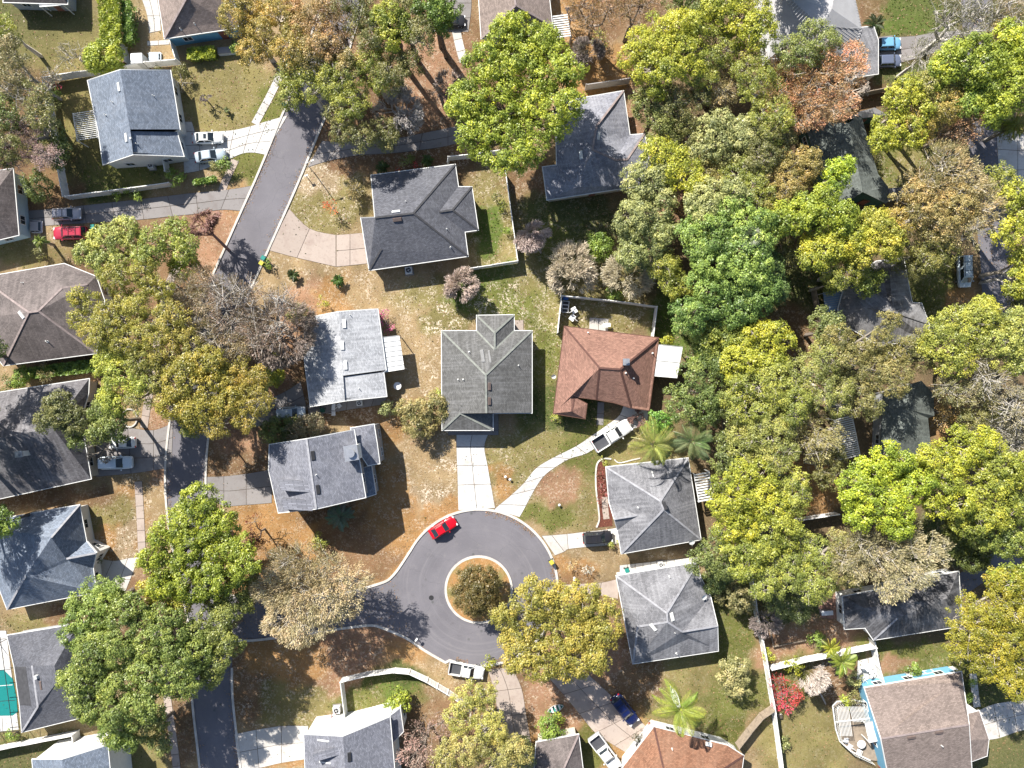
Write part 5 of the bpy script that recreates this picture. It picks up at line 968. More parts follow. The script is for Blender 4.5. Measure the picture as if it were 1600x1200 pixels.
WW = house('house', 'grey L-shaped roof with a blue metal canopy among the oaks', {'nw': (1322, 440, 3.0), 'n1': (1370, 408, 3.0), 'ne': (1412, 404, 3.0), 'e1': (1425, 473, 3.0), 'e2': (1440, 474, 3.0), 'se': (1452, 507, 3.0), 's1': (1449, 528, 3.0), 's2': (1375, 540, 3.0), 'sw': (1311, 502, 3.0), 'w1': (1310, 482, 3.0), 'r0': (1390, 425, 4.8), 'r1': (1395, 488, 4.8), 'r2': (1350, 480, 4.8)},
  ['n1 ne r0', 'ne e1 r1 r0', 'e1 e2 se r1', 'nw n1 r0 r1 r2', 'r2 r1 se s1 s2 sw', 'nw r2 sw w1'], 'nw n1 ne e1 e2 se s1 s2 sw w1', roofmat('roof_mid_grey', (0.14, 0.135, 0.135), 0.6, lich=0.4), W_GREY, over=0.25)
canopy('blue corrugated metal canopy beside the grey L-shaped roof', [(1286, 457), (1314, 453), (1320, 483), (1290, 489)], 2.6, paint('blue_sheet', (0.16, 0.24, 0.34), 0.5), 9)
XX = house('house', 'dark grey roof almost hidden by oaks above the bright green grove', {'nw': (1380, 612, 3.0), 'ne': (1440, 595, 3.0), 'e1': (1459, 616, 3.0), 'e2': (1460, 650, 3.0), 'e3': (1450, 653, 3.0), 'se': (1455, 702, 3.0), 's': (1432, 722, 3.0), 'sw': (1375, 715, 3.0), 'r1': (1420, 640, 4.8), 'r2': (1415, 680, 4.8)}, ['nw ne e1 r1', 'e1 e2 r1', 'e2 e3 se r2 r1', 'se s sw r2', 'sw nw r1 r2'], 'nw ne e1 e2 e3 se s sw', R_DKG, W_GREY, trim=None)
pergola('weathered white slatted arbour under the oaks beside the dark hidden roof', [(1303, 655), (1331, 648), (1344, 712), (1310, 720)], 2.6, M_VINYL, 20, w=0.16)
YY = house('house', 'dark grey shaded roof between the feathery tan tree and the golden green tree', {'nw': (1317, 932, 2.9), 'n1': (1375, 921, 2.9), 'n2': (1455, 902, 2.9), 'n3': (1498, 893, 2.9), 'se': (1503, 978, 2.9), 's1': (1365, 1000, 2.9), 's2': (1352, 981, 2.9), 'sw': (1320, 983, 2.9), 'r1': (1350, 950, 4.4), 'r2': (1480, 935, 4.8), 'q': (1402, 966, 4.6)},
  ['nw n1 n2 n3 r2 r1', 'n3 se r2', 'r1 r2 q', 'r2 se s1 q', 'q s1 s2 r1', 'nw r1 s2 sw'], 'nw n1 n2 n3 se s1 s2 sw', R_DARK, W_WHITE, over=0.25, ridges=['q s1'], cap=CAPG)
ZZ = house('house', 'taupe-roofed house with bright blue walls and a white deck', {'nw': (1351, 1075, 2.7), 'ne': (1502, 1050, 2.7), 'e1': (1514, 1132, 5.0), 'w1': (1377, 1154, 5.0), 'se': (1519, 1215, 2.7), 'sw': (1395, 1245, 2.7), 'n': (1496, 1066, 3.9)}, ['nw ne n e1 w1', 'ne e1 n', 'w1 e1 se sw'], 'nw ne e1 se sw w1', R_PINK, W_BLUE, ridges=['w1 e1'], cap=CAPP, over=0.25)
roof_box(ZZ, 1424, 1152, 1.2, 0.4, mat=M_BROWNV); roof_box(ZZ, 1467, 1144, 1.2, 0.4, mat=M_BROWNV); roof_pipe(ZZ, 1470, 1164, 0.07, 0.5)
ZZ2 = house('house_wing', 'lower taupe-roofed garage wing beside the blue-walled house', {'a': (1513, 1115, 3.2), 'b': (1530, 1111, 3.0), 'c': (1545, 1155, 3.2), 'd': (1542, 1181, 3.0), 'e': (1518, 1190, 3.4), 'f': (1514, 1157, 4.2)}, ['a b c f', 'f c d e'], 'a b c d e f', R_PINK, W_WHITE, over=0.1, cat='house wing')
AB = house('house', 'brown-grey hip roof at the bottom edge beside the white pickup', {'nw': (838, 1160, 3.0), 'ne': (904, 1148, 3.0), 'se': (918, 1260, 3.0), 'sw': (830, 1275, 3.0), 'r1': (876, 1212, 5.0), 'r2': (880, 1240, 5.0)}, ['nw ne r1', 'ne se r2 r1', 'se sw r2', 'sw nw r1 r2'], 'nw ne se sw', R_BRN, W_CREAM, ridges=['ne r1'], cap=CAPP)
AC = house('house', 'rust-coloured roof at the bottom edge under the bright palm', {'n': (1022, 1136, 3.0), 'n2': (1078, 1150, 3.0), 'n3': (1137, 1165, 3.0), 'ne': (1162, 1181, 3.0), 'se': (1150, 1270, 3.0), 'sw': (960, 1275, 3.0), 'w': (974, 1198, 3.0), 'r1': (1040, 1215, 5.2), 'r2': (1105, 1218, 5.0)}, ['w n r1', 'n n2 n3 r2 r1', 'n3 ne r2', 'ne se r2', 'se sw r1 r2', 'sw w r1'], 'n n2 n3 ne se sw w', R_RUST, W_WHITE, ridges=['n r1', 'ne r2'], cap=CAPR)
roof_box(AC, 1107, 1163, 0.9, 0.6, 0.3); roof_pipe(AC, 1110, 1160); roof_pipe(AC, 1050, 1170)
# pool cage at the left edge: water, deck, frame
POOLW, _nt, _b = nmat('pool_water'); _b.inputs['Base Color'].default_value = (0.015, 0.17, 0.16, 1); _b.inputs['Roughness'].default_value = 0.05; bump(_nt, _b, noise(_nt, 2.5, 3, worldpos(_nt)), 0.3, 0.08)
sheet('pool_water', [(-30, 1048), (6, 1046), (20, 1060), (26, 1090), (28, 1112), (20, 1118), (-30, 1118)], 0.07, POOLW)
def cage():
    root = empty('pool_cage', P(-5, 1070, 0), 0, 'dark-framed pool screen cage over the teal pool at the left edge', 'pool cage'); b = Vector(P(-5, 1070, 0))
    for i in range(7):
        y = 998+i*24; m = MB(); m.beam(Vector(P(-30, y+4, 2.9))-b, Vector(P(9+i*3.6, y, 2.7))-b, 0.06, 0.06); m.build('rafter', M_WHITE if i % 2 else M_DARK, root)
    for x in (-20, 0): m = MB(); m.beam(Vector(P(x, 995, 2.9))-b, Vector(P(x+20, 1142, 2.9))-b, 0.06, 0.06); m.build('purlin', M_DARK, root)
    for x, y in ((8, 1000), (30, 1142), (-20, 1142), (-20, 1000)): m = MB(); q = Vector(P(x, y, 1.4))-b; m.box((q.x, q.y, 1.4), (0.07, 0.07, 2.8)); m.build('post', M_DARK, root)
cage()
# white deck with its slatted screen, beside the blue-walled house
def deck():
    pts = [(1301, 1103), (1308, 1096), (1335, 1094), (1360, 1098), (1378, 1170), (1382, 1190), (1360, 1188), (1330, 1174), (1312, 1158), (1306, 1140)]
    b = Vector(P(1340, 1140, 0)); root = empty('deck', b, 0, 'white railed timber deck with slatted screen beside the blue-walled house', 'deck'); m = MB(); m.prism([(P(x, y, 0.4)[0]-b.x, P(x, y, 0.4)[1]-b.y) for x, y in pts], 0.02, 0.38); m.build('platform', M_WOOD, root)
    for i in range(26):
        x = 1308+i*2.15; m = MB(); m.beam(Vector(P(x, 1104, 1.9))-b, Vector(P(x+6, 1128 if i > 8 else 1150, 1.9))-b, 0.07, 0.05); m.build('slat', M_WHITE, root)
    for i in range(len(pts)):
        a, c = pts[i], pts[(i+1) % len(pts)]
        if i in (3, 4, 5): continue
        m = MB(); m.beam(Vector(P(*a, 1.35))-b, Vector(P(*c, 1.35))-b, 0.15, 0.07); m.build('rail', M_WHITE, root)
        pa, pc = Vector(P(*a, 0))-b, Vector(P(*c, 0))-b; k = max(2, int((pa-pc).length/0.28)); m = MB()
        for j in range(k): q = pa.lerp(pc, j/k); m.box((q.x, q.y, 0.85), (0.05, 0.05, 0.95))
        o = m.build('balusters', M_WHITE, root); o['kind'] = 'stuff'
    m = MB(); m.beam(Vector(P(1306, 1128, 1.95))-b, Vector(P(1364, 1122, 1.95))-b, 0.12, 0.1); m.build('beam', M_WHITE, root)
deck()
c_ = canopy('plain white awning over the deck of the blue-walled house', [(1351, 1129), (1366, 1126), (1373, 1158), (1358, 1161)], 2.6, M_WHITE, 3)
# ------------------------------------------------------------------ fences
fence('white vinyl fence along the top of the blue-grey gabled house plot', [(72, 125), (120, 117), (190, 109), (232, 101), (279, 97)])
fence('white vinyl fence down the left side of the blue-grey gabled house plot', [(73, 130), (84, 200), (95, 262), (104, 309)])
fence('low white fence along the street side of the blue-grey gabled house', [(108, 309), (180, 300), (240, 292), (268, 288)])
fence('short white fence between the hedges and the brown-roofed yard', [(193, 70), (200, 100)]); fence('short white fence beside the blue-walled porch', [(268, 62), (278, 94)]); fence('stub of white fence at the corner of the gabled house', [(258, 246), (262, 270)])
fence('white fence round the back garden of the charcoal hip-roofed house', [(790, 268), (800, 340), (809, 408), (770, 414), (724, 421)], at=1.5); fence('short white fence between the charcoal house and the huge green tree', [(700, 256), (701, 248), (747, 243), (790, 236)])
fence('grey panel fence above the roof beside the huge green tree', [(915, 137), (950, 132), (983, 127)], hh=2.0, mat=paint('grey_fence', (0.36, 0.34, 0.33), 0.8))
fence('white fence enclosing the back garden of the red-brown house', [(871, 520), (877, 463), (950, 470), (1025, 480), (1019, 526)])
fence('long white fence running down beside the crossed-hip house', [(1171, 893), (1180, 955), (1193, 1020), (1208, 1110), (1222, 1215)], hh=2.0)
fence('white fence beside the red flowering bush', [(1203, 1043), (1262, 1029), (1300, 1022), (1365, 1009)]); fence('white fence joining the dark shaded roof and the blue-walled house', [(1362, 1000), (1370, 1040), (1378, 1068)])
fence('curving white fence round the lawn below the turning circle', [(541, 1118), (534, 1062), (572, 1053), (617, 1047), (640, 1049), (668, 1062), (700, 1081), (728, 1100)])
fence('white fence with a corner above the gabled house at the bottom left', [(-20, 1172), (40, 1160), (118, 1145), (122, 1168)])
fence('weathered timber fence curving past the rust-coloured roof', [(1152, 1165), (1170, 1142), (1190, 1118), (1208, 1106)], mat=M_WOOD); fence('short pale fence in the wood above the tan feathery tree', [(1238, 813), (1307, 802)], mat=M_VINYL)
fence('white picket fence behind the taupe-roofed house', [(1420, 1056), (1460, 1050), (1494, 1045)], hh=1.1, panel=12)
fence('thin timber fence beyond the rusty orange tree', [(1330, 150), (1360, 145), (1396, 138)], hh=1.7, mat=M_WOOD); fence('low timber edging fence in the small garden plot', [(1203, 985), (1208, 1010), (1258, 1000)], hh=0.5, mat=M_WOOD, at=0.3)
fence('tall brown timber fence beside the grey-roofed house in the wood', [(1270, 450), (1276, 480), (1284, 508)], mat=M_WOOD)
# ------------------------------------------------------------------ vehicles
CW = carpaint('car_white', (0.66, 0.66, 0.64)); CS = carpaint('car_silver_blue', (0.36, 0.42, 0.47), 0.2); CSV = carpaint('car_silver', (0.40, 0.38, 0.39), 0.2); CR = carpaint('car_red', (0.55, 0.004, 0.014)); CRD = carpaint('car_dark_red', (0.35, 0.025, 0.05)); CK = carpaint('car_black', (0.02, 0.02, 0.024)); CB = carpaint('car_navy', (0.006, 0.012, 0.065)); CBL = carpaint('car_light_blue', (0.14, 0.32, 0.48)); CGB = carpaint('car_grey_blue', (0.10, 0.12, 0.18)); CPB = carpaint('car_pale_blue', (0.50, 0.58, 0.64))
car(324, 215, 2, CW, 'white sedan with a sunroof on the white driveway, upper of the two', 'sedan', 48, sunroof=True, group='cars on the white driveway')
car(328, 243, 8, CS, 'silver blue sedan on the white driveway below the white sedan', 'sedan', 49, group='cars on the white driveway')
car(104, 334, 2, CSV, 'silver estate car on the shaded driveway above the red suv', 'suv', 44, rack=True); car(110, 364, 182, CRD, 'dark red suv with roof rails parked by the trash bins', 'suv', 53, rack=True)
car(454, 645, 3, CS, 'silver pickup on the shaded drive below the dappled white roof', 'suv', 46); car(190, 692, 182, CW, 'small white car half under the leaning dark tree', 'sedan', 42); car(181, 723, 2, CPB, 'pale blue and white pickup parked beside the large grey roof', 'suv', 53)
car(692, 825, 31, CR, 'bright red car parked at the kerb of the turning circle', 'coupe', 46); car(956, 680, 32, CW, 'big white pickup on the curved white driveway', 'pickup', 66, name='pickup_truck', cat='pickup truck')
car(934, 840, 4, CK, 'black suv on the short drive off the turning circle', 'suv', 47, rack=True); car(729, 1048, -10, CW, 'white pickup with a loaded bed at the bottom of the turning circle', 'pickup', 55, name='pickup_truck', cat='pickup truck')
car(976, 1109, -52, CB, 'dark blue suv on the stained drive under the olive tree', 'suv', 53, rack=True); car(946, 1176, -53, CW, 'white pickup beside the brown-grey roof at the bottom edge', 'pickup', 62, name='pickup_truck', cat='pickup truck')
car(710, 31, 2, CK, 'black car on the shaded drive at the top edge', 'sedan', 34); car(1391, 67, 2, CBL, 'light blue car beside the grey garage, upper of two', 'suv', 36); car(1391, 94, 2, CGB, 'dark grey blue suv beside the grey garage, lower of two', 'suv', 36)
car(1507, 424, -88, CPB, 'white and blue truck with a ladder rack in the wood', 'van', 50, rack=True, name='parked_truck', cat='truck')
# open cart and quad by the red suv
q_ = car(54, 353, 0, CSV, 'small white-topped golf cart beside the dark brown roof', 'van', 18, name='golf_cart', cat='golf cart')
# ------------------------------------------------------------------ yard things
TEAL = paint('bin_teal', (0.02, 0.20, 0.17), 0.5); YEL = paint('bin_yellow', (0.50, 0.42, 0.06), 0.5); DKG = paint('bin_green', (0.015, 0.07, 0.05), 0.5); GRY = paint('plastic_grey', (0.2, 0.2, 0.22), 0.5); BLU = paint('plastic_blue', (0.04, 0.12, 0.35), 0.5); TERRA = paint('terracotta', (0.35, 0.14, 0.08), 0.8); WPL = paint('plastic_white', (0.7, 0.7, 0.7), 0.4)
bin_(411, 403, 1.0, DKG, TEAL, 'green bin with a teal lid at the kerb by the curved driveway'); bin_(408, 411, 1.0, DKG, YEL, 'green bin with a yellow lid at the kerb by the curved driveway'); bin_(862, 879, 0.6, DKG, YEL, 'yellow-lidded bin at the right kerb of the turning circle')
bin_(144, 354, 0, DKG, TEAL, 'teal-lidded bin behind the red suv'); bin_(143, 365, 0.2, DKG, YEL, 'yellow-lidded bin behind the red suv'); bin_(444, 163, 0.5, DKG, TEAL, 'teal bin at the kerb below the golden oaks'); bin_(503, 641, 0.1, DKG, DKG, 'dark green bin behind the tall shingled house'); bin_(980, 892, 0.2, DKG, TEAL, 'teal bin at the corner of the crossed-hip house')
ac_unit(638, 422, 0.1, 'white air conditioner in the shade of the charcoal house', 0.95); ac_unit(561, 630, 0.1, 'air conditioner behind the low white-sloped house', 0.75); ac_unit(525, 1111, 0.1, 'white air conditioner above the two-storey white house', 0.95); ac_unit(1033, 883, 0.1, 'air conditioner between the pyramid roof and crossed-hip house', 0.7); ac_unit(234, 258, 0.1, 'small air conditioner by the gable of the blue-grey house', 0.75)
dish(865, 588, 0.9, 'white satellite dish on the grass beside the red-brown house', r=0.35)
table(621, 603, 0.55, 'round white table beside the low white-sloped house', WPL); table(521, 636, 0.5, 'white rectangular table in the shaded strip behind the shingled house', WPL, False, rz=1.5)
for i, (x, y, l_) in enumerate([(521, 646, 'white plastic chair below the white rectangular table'), (530, 634, 'grey plastic chair beside the white rectangular table'), (643, 600, 'x')][:2]): chair(x, y, i*0.7, l_, WPL)
table(948, 508, 0.55, 'white garden table on the patio of the red-brown house', WPL, False, rz=0.1); chair(897, 485, 0.5, 'white garden chair by the fence of the red-brown house, upper', WPL, 1.4); chair(894, 497, 2.5, 'white garden chair by the fence of the red-brown house, lower', WPL, 1.4)
def shelves():
    b = Vector(P(883, 480, 0)); root = empty('cold_frame', b, -0.1, 'white three-bay cold frame in the corner of the walled garden', 'cold frame')
    for i in range(3):
        m = MB(); y = (i-1)*0.55; m.box((0, y, 0.3), (0.9, 0.5, 0.5)); m.build('bay', M_DARK, root); m = MB()
        for s in (-1, 1): m.box((0, y+s*0.25, 0.6), (1.0, 0.07, 0.06)); m.box((s*0.46, y, 0.57), (0.08, 0.5, 0.06))
        m.build('frame', WPL, root)
shelves(); box_thing('storage_box', 884, 466, 0.7, 0.7, 0.4, 0, BLU, 'blue storage box in the corner of the walled garden', 'storage box')
box_thing('shed', 213, 91, 1.9, 1.6, 1.4, 0.05, paint('shed_grey', (0.42, 0.42, 0.4)), 'small pale grey shed in the narrow yard by the hedges', 'shed', WPL, parts=('wall', 'roof')); car(239, 86, 90, CPB, 'tiny blue and white utility cart in the narrow yard by the hedges', 'van', 15, name='utility_cart', cat='cart')
box_thing('planter_wall', 354, 78, 0.7, 2.6, 0.9, 0.1, M_WHITE, 'white walled planter between the clipped hedges', 'planter', M_SLABD, parts=('wall', 'bed'))
box_thing('garden_bench', 1293, 958, 0.8, 1.6, 0.6, 0.05, GRY, 'pale grey bench on the brick patio beside the shaded roof', 'bench', WPL, parts=('base', 'seat'))
box_thing('cooler', 1217, 742, 0.6, 0.7, 0.5, 0.3, BLU, 'blue box on the orange litter in the wood, upper of two', 'box'); box_thing('cooler', 1240, 751, 0.6, 0.8, 0.6, 0.5, BLU, 'blue box on the orange litter in the wood, lower of two', 'box')
table(1346, 1163, 0.6, 'round white table on the white deck', WPL, hh=1.1); 
for i, (x, y, t_) in enumerate([(1322, 1156, 'white chair on the deck near its lower left rail'), (1342, 1174, 'white chair on the deck below the round table'), (1328, 1166, 'white chair on the deck between the rail and the round table')]): chair(x, y, i*1.3, t_, WPL, 1.1)
for i, (x, y, t_) in enumerate([(1350, 1042, 'white garden chair on the small paved corner, upper left'), (1362, 1050, 'white garden chair on the small paved corner, right'), (1349, 1060, 'white garden chair on the small paved corner, lower left')]): chair(x, y, i*1.1, t_, WPL, 1.2)
table(1357, 1043, 0.6, 'white glass-topped table on the small paved corner', WPL)
box_thing('flower_tub', 1220, 1120, 0.4, 0.5, 0.5, 0, WPL, 'white tub beside the red flowering bush', 'tub', M_JOINT, parts=('tub', 'soil'))
def boat(px, py, rz, L_, W_, mat, label, nm='canoe'):
    c = P(px, py, 0.4); root = empty(nm, (c[0], c[1], 0.05), rz, label, 'canoe'); m = MB(); st = []; n = 10
    for k in range(n+1): t = k/n*2-1; st.append((t*L_/2, W_/2*max(0.04, 1-abs(t)**2.2)))
    vs = []; fs = []
    for x, w in st: vs += [(x, -w, 0.42), (x, -w*0.6, 0.05), (x, w*0.6, 0.05), (x, w, 0.42)]
    for k in range(n):
        for j in range(3): a = k*4+j; fs.append((a, a+1, a+5, a+4))
    m.add(vs, fs); m.build('hull', mat, root)
    for t in (-0.45, 0.05, 0.5): m = MB(); m.box((t*L_/2, 0, 0.36), (0.28, W_*0.8, 0.03)); m.build('seat', WPL, root)
    m = MB(); 
    for k in range(n): 
        for s in (-1, 1): m.beam((st[k][0], s*st[k][1], 0.43), (st[k+1][0], s*st[k+1][1], 0.43), 0.05, 0.04)
    m.build('gunwale', M_WHITE, root)
boat(868, 1107, 0.35, 2.4, 1.0, TEAL, 'small teal rowing boat on the litter beside the stained drives', 'rowing_boat'); boat(1055, 1090, 1.95, 3.6, 0.9, WPL, 'white canoe leaning near the bright palm')
for x, y, t_ in [(790, 745, 'white ornament on the grass right of the white double driveway, left one'), (797, 749, 'white ornament on the grass right of the white double driveway, right one'), (874, 789, 'small white stone lamp on the lawn by the curved drive')]:
    c = P(x, y, 0.3); r_ = empty('garden_light', (c[0], c[1], 0), 0, t_, 'garden light'); m = MB(); m.cyl((0, 0, 0), 0.05, 0.5, 8); m.build('stake', M_DARK, r_); m = MB(); m.cyl((0, 0, 0.45), 0.2, 0.12, 10, r2=0.08); m.build('lamp_shade', WPL, r_)
def mailbox(px, py, rz, t_):
    c = P(px, py, 1.0); r_ = empty('mailbox', (c[0], c[1], 0), rz, t_, 'mailbox'); m = MB(); m.box((0, 0, 0.5), (0.1, 0.1, 1.0)); m.build('post', M_WHITE, r_); m = MB(); m.box((0.1, 0, 1.1), (0.5, 0.2, 0.2)); m.build('mail_box', WPL, r_)
mailbox(478, 275, 0.4, 'white mailbox by the diagonal street above the curved driveway'); mailbox(702, 822, 0.4, 'x') if False else None; mailbox(897, 905, 1.4, 'white mailbox on the verge right of the turning circle'); mailbox(650, 1000, 0.9, 'white mailbox on the verge below the turning circle')
def pole(px, py, hh, t_):
    c = P(px, py, 0); r_ = empty('lamp_post', c, 0.4, t_, 'lamp post'); m = MB(); m.cyl((0, 0, 0), 0.08, hh, 8, r2=0.05); m.build('post', M_STEEL, r_); m = MB(); m.beam((0, 0, hh-0.05), (0.9, 0, hh+0.1), 0.06, 0.06); m.build('arm', M_STEEL, r_); m = MB(); m.box((1.05, 0, hh+0.08), (0.45, 0.2, 0.12)); m.build('lamp_head', M_GALV, r_)
pole(491, 270, 4.2, 'slim metal lamp post on the litter-strewn lawn by the diagonal street')
# manhole in the turning circle
c = P(674, 934, 0); o = MB().cyl((c[0], c[1], 0.018), 0.36, 0.012, 20).build('manhole_cover', M_DARK); tag(o, 'round dark manhole cover in the asphalt left of the planted island', 'manhole cover')
# ------------------------------------------------------------------ labels by look and nearest landmarks
LM = [('the blue-grey gabled house', 205, 185), ('the brown roof with blue walls', 310, 10), ('the diagonal street', 425, 270), ('the charcoal hip-roofed house', 650, 335), ('the shaded pale grey roof', 925, 230), ('the low white-sloped house', 545, 555), ('the green-grey hip roof', 760, 580),
      ('the red-brown roof', 945, 575), ('the pyramid-roofed house', 1020, 790), ('the crossed-hip house', 1045, 960), ('the tall shingled house', 505, 735), ('the two-storey white house', 545, 1150), ('the screened pool', 40, 1070), ('the blue-green grey roof', 70, 860), ('the square white chimney', 41, 708),
      ('the dark brown hip roof', 60, 490), ('the pale metal roof', 1265, 30), ('the dark green roof', 1320, 250), ('the blue metal canopy', 1302, 470), ('the ladder-rack truck', 1507, 424), ('the hidden dark roof', 1420, 660), ('the slatted arbour', 1322, 685), ('the dark shaded roof', 1420, 950), ('the taupe roof', 1440, 1120),
      ('the turning circle', 748, 918), ('the red suv', 110, 364), ('the rust-coloured roof', 1060, 1180), ('the white canoe', 1055, 1090), ('the navy suv', 976, 1109), ('the black car', 710, 31), ('the far concrete drive', 1590, 250), ('the pale fence in the wood', 1270, 808), ('the two blue vehicles', 1391, 80), ('the long white fence', 1195, 1010), ('the walled back garden', 950, 490), ('the curved driveway', 500, 380), ('the bright red car', 691, 826)]
_used = {}
def rel(px, py, k=0):
    l = sorted(LM, key=lambda m: math.hypot(m[1]-px, m[2]-py))[k]; dx, dy = px-l[1], py-l[2]; a = math.degrees(math.atan2(-dy, dx)) % 360
    w = ['right of', 'above right of', 'above', 'above left of', 'left of', 'below left of', 'below', 'below right of'][int((a+22.5)//45) % 8]; return w+' '+l[0]
def autolabel(look, px, py):
    s = look+' '+rel(px, py)
    if s not in _used: _used[s] = 1; return s
    s2 = s+', '+rel(px, py, 1); 
    if len(s2.replace(',', '').split()) > 16: s2 = look+' '+rel(px, py, 1)
    k = 2
    while s2 in _used and k < 5: s2 = look+' '+rel(px, py, k); k += 1
    if s2 in _used: print('DUP LABEL', s2)
    _used[s2] = 1; return s2
def T(kind, lobes, look=None, H=None, cat='tree', name='tree', **kw):
    if isinstance(lobes, tuple): lobes = [lobes]
    if 1060 < lobes[0][0] < 1300 and lobes[0][1] < 900 and lobes[0][2] > 20: lobes = [(x, y, r*1.10) for x, y, r in lobes]
    px = sum(l[0] for l in lobes)/len(lobes); py = sum(l[1] for l in lobes)/len(lobes); r = max(l[2] for l in lobes)
    lab = look if (look and len(look.split()) > 6) else autolabel((('large ' if r > 62 else 'small ' if r < 34 else '')+KINDS[kind][-1]) if not look else look, px, py)
    return tree(kind, lobes, lab, H, cat, name, **kw)
def bush(kind, px, py, r, look='low bush', H=None, **kw):
    col = kw.pop('words', {'lush': 'bright green', 'lime': 'yellow green', 'green': 'green', 'pale': 'grey green', 'olive': 'olive green', 'dark': 'dark green', 'dkol': 'dark olive', 'tan': 'tan', 'grey': 'grey twiggy', 'gold': 'golden', 'brown': 'brown', 'pink': 'pink', 'rust': 'rusty'}[kind])
    return tree(kind, [(px, py, r)], autolabel(col+' '+look, px, py), H or max(0.9, r/PXM*1.25), 'bush', 'bush', sub=0.8, **kw)
# --- the upper left
T('dkol', [(20, 85, 30), (18, 125, 28)], color=(0.13, 0.12, 0.06)); T('grey', [(25, 150, 32), (58, 165, 32), (15, 185, 26)], H=10, color=(0.15, 0.135, 0.085)); T('dark', [(80, 215, 28), (95, 240, 24)], H=5); T('pink', [(50, 230, 40), (20, 245, 30), (78, 245, 24), (35, 205, 22)], 'pale pink blossoming tree at the left edge beside the fenced plot', H=9, color=(0.27, 0.19, 0.205), leafk=1.4)
T('dark', (15, 180, 34)); T('dkol', [(5, 230, 34), (60, 150, 26), (70, 180, 26)]); T('grey', [(40, 130, 30), (80, 120, 18)], H=8); T('olive', (10, 50, 28)); T('grey', (118, 88, 26), H=3.5); bush('pink', 91, 131, 8, words='bright pink', color=(0.45, 0.03, 0.06)); bush('dark', 60, 290, 24); bush('green', 88, 148, 8)
hedge('tall bright green clipped hedge at the top edge', [(153, -10), (186, -8), (190, 68), (178, 76), (158, 60)], 3.0, 'lush'); hedge('narrow darker clipped hedge beside the bright green hedge', [(188, 0), (205, 0), (208, 66), (194, 68)], 2.2, 'green')
bush('lush', 164, 92, 30, 'rounded bush', H=3.2, dens=1.6); hedge('clipped box hedge below the brown roof with blue walls', [(292, 75), (334, 71), (337, 90), (293, 94)], 1.2, 'lush'); bush('green', 370, 76, 10)
hedge('low green hedge below the two parked sedans', [(300, 282), (336, 274), (338, 283), (302, 290)], 1.0, 'green'); bush('green', 275, 278, 14); bush('dkol', 340, 265, 13); bush('green', 352, 257, 12); bush('dkol', 283, 110, 14); bush('grey', 285, 130, 12); bush('dkol', 245, 112, 9)
for x, y in ((200, 303), (215, 306), (180, 306)): bush('green', x, y, 7)
bare_tree(318, 152, 12, 'spindly young tree on the lawn above the white driveway', H=3.5, n=200); palm(354, 172, 8, 'tiny cycad on the lawn beside the pavement', H=0.6, nf=12, color=(0.09, 0.11, 0.03))
palm(62, 376, 15, 'small palm on the lawn below the golf cart', H=3.0, nf=16)
# --- top centre
T('gold', [(380, 25, 40), (410, 60, 40), (392, 88, 26)], H=11); T('gold', [(435, 30, 42), (455, 75, 35)], H=12); T('gold', [(490, 30, 42), (510, 70, 36)], H=12, color=(0.25, 0.17, 0.07)); T('brown', [(535, 60, 36), (520, 20, 30)], H=12, color=(0.22, 0.15, 0.09)); T('gold', [(515, 95, 30), (485, 85, 26), (545, 100, 24)], H=11.5, color=(0.22, 0.18, 0.07))
T('olive', [(470, 120, 40), (500, 140, 38), (455, 150, 22)], H=11); T('olive', [(535, 125, 40), (550, 160, 35)], H=11.5); T('dkol', [(535, 200, 28), (565, 215, 24), (530, 180, 26)], H=9.5); T('dkol', [(600, 205, 26), (607, 218, 18)], 'small olive tree over the shaded drive above the charcoal house', H=8)
T('dkol', [(560, 20, 40), (590, 55, 36)], H=12.5); T('dkol', [(625, 25, 40), (655, 60, 30)], H=12.5); T('green', [(620, 55, 34), (605, 30, 25)], H=13, color=(0.13, 0.17, 0.025)); T('olive', [(575, 100, 32), (600, 125, 26)], H=11); T('green', [(670, 18, 34), (700, 8, 22)], H=12); T('dkol', [(610, 120, 30), (632, 100, 28)], H=11)
T('green', (688, 42, 24), H=10); bare_tree(617, 165, 40, 'white-limbed bare tree above the shaded drive', H=12.5, n=1700, color=(0.50, 0.46, 0.44), puff=1); bare_tree(700, 130, 24, 'small bare tree left of the huge bright green tree', H=6, n=700, puff=1)
palm(598, 261, 13, 'dark cycad above the charcoal roof, left of two', H=1.0, color=(0.05, 0.08, 0.02)); palm(668, 250, 12, 'dark cycad above the charcoal roof, right of two', H=1.0, color=(0.06, 0.10, 0.02)); bush('dark', 635, 252, 12); bush('pink', 650, 258, 6, words='red flowered', color=(0.5, 0.03, 0.03)); bush('pink', 617, 264, 6, words='red flowered', color=(0.5, 0.03, 0.03))
T('lush', [(805, 60, 44), (845, 80, 42), (760, 100, 36), (800, 115, 48), (850, 130, 48), (890, 110, 26), (740, 160, 40), (790, 175, 50), (840, 190, 48), (880, 170, 36), (770, 225, 44), (820, 235, 36), (720, 165, 24), (790, 255, 20), (735, 210, 30)], 'huge bright green tree between the charcoal house and the shaded roof', H=14.5, dens=0.9)
T('brown', [(925, 30, 36), (950, 15, 30), (905, 8, 24)], H=9); T('brown', [(985, 25, 32), (1000, 8, 26)], H=10); bare_tree(920, 78, 24, 'rounded grey bare tree above the shaded pale grey roof', H=5, n=1500, puff=2); bush('olive', 938, 60, 14)
bare_tree(893, 20, 18, 'thin bare tree beside the slatted pergola at the top', H=6, n=500)
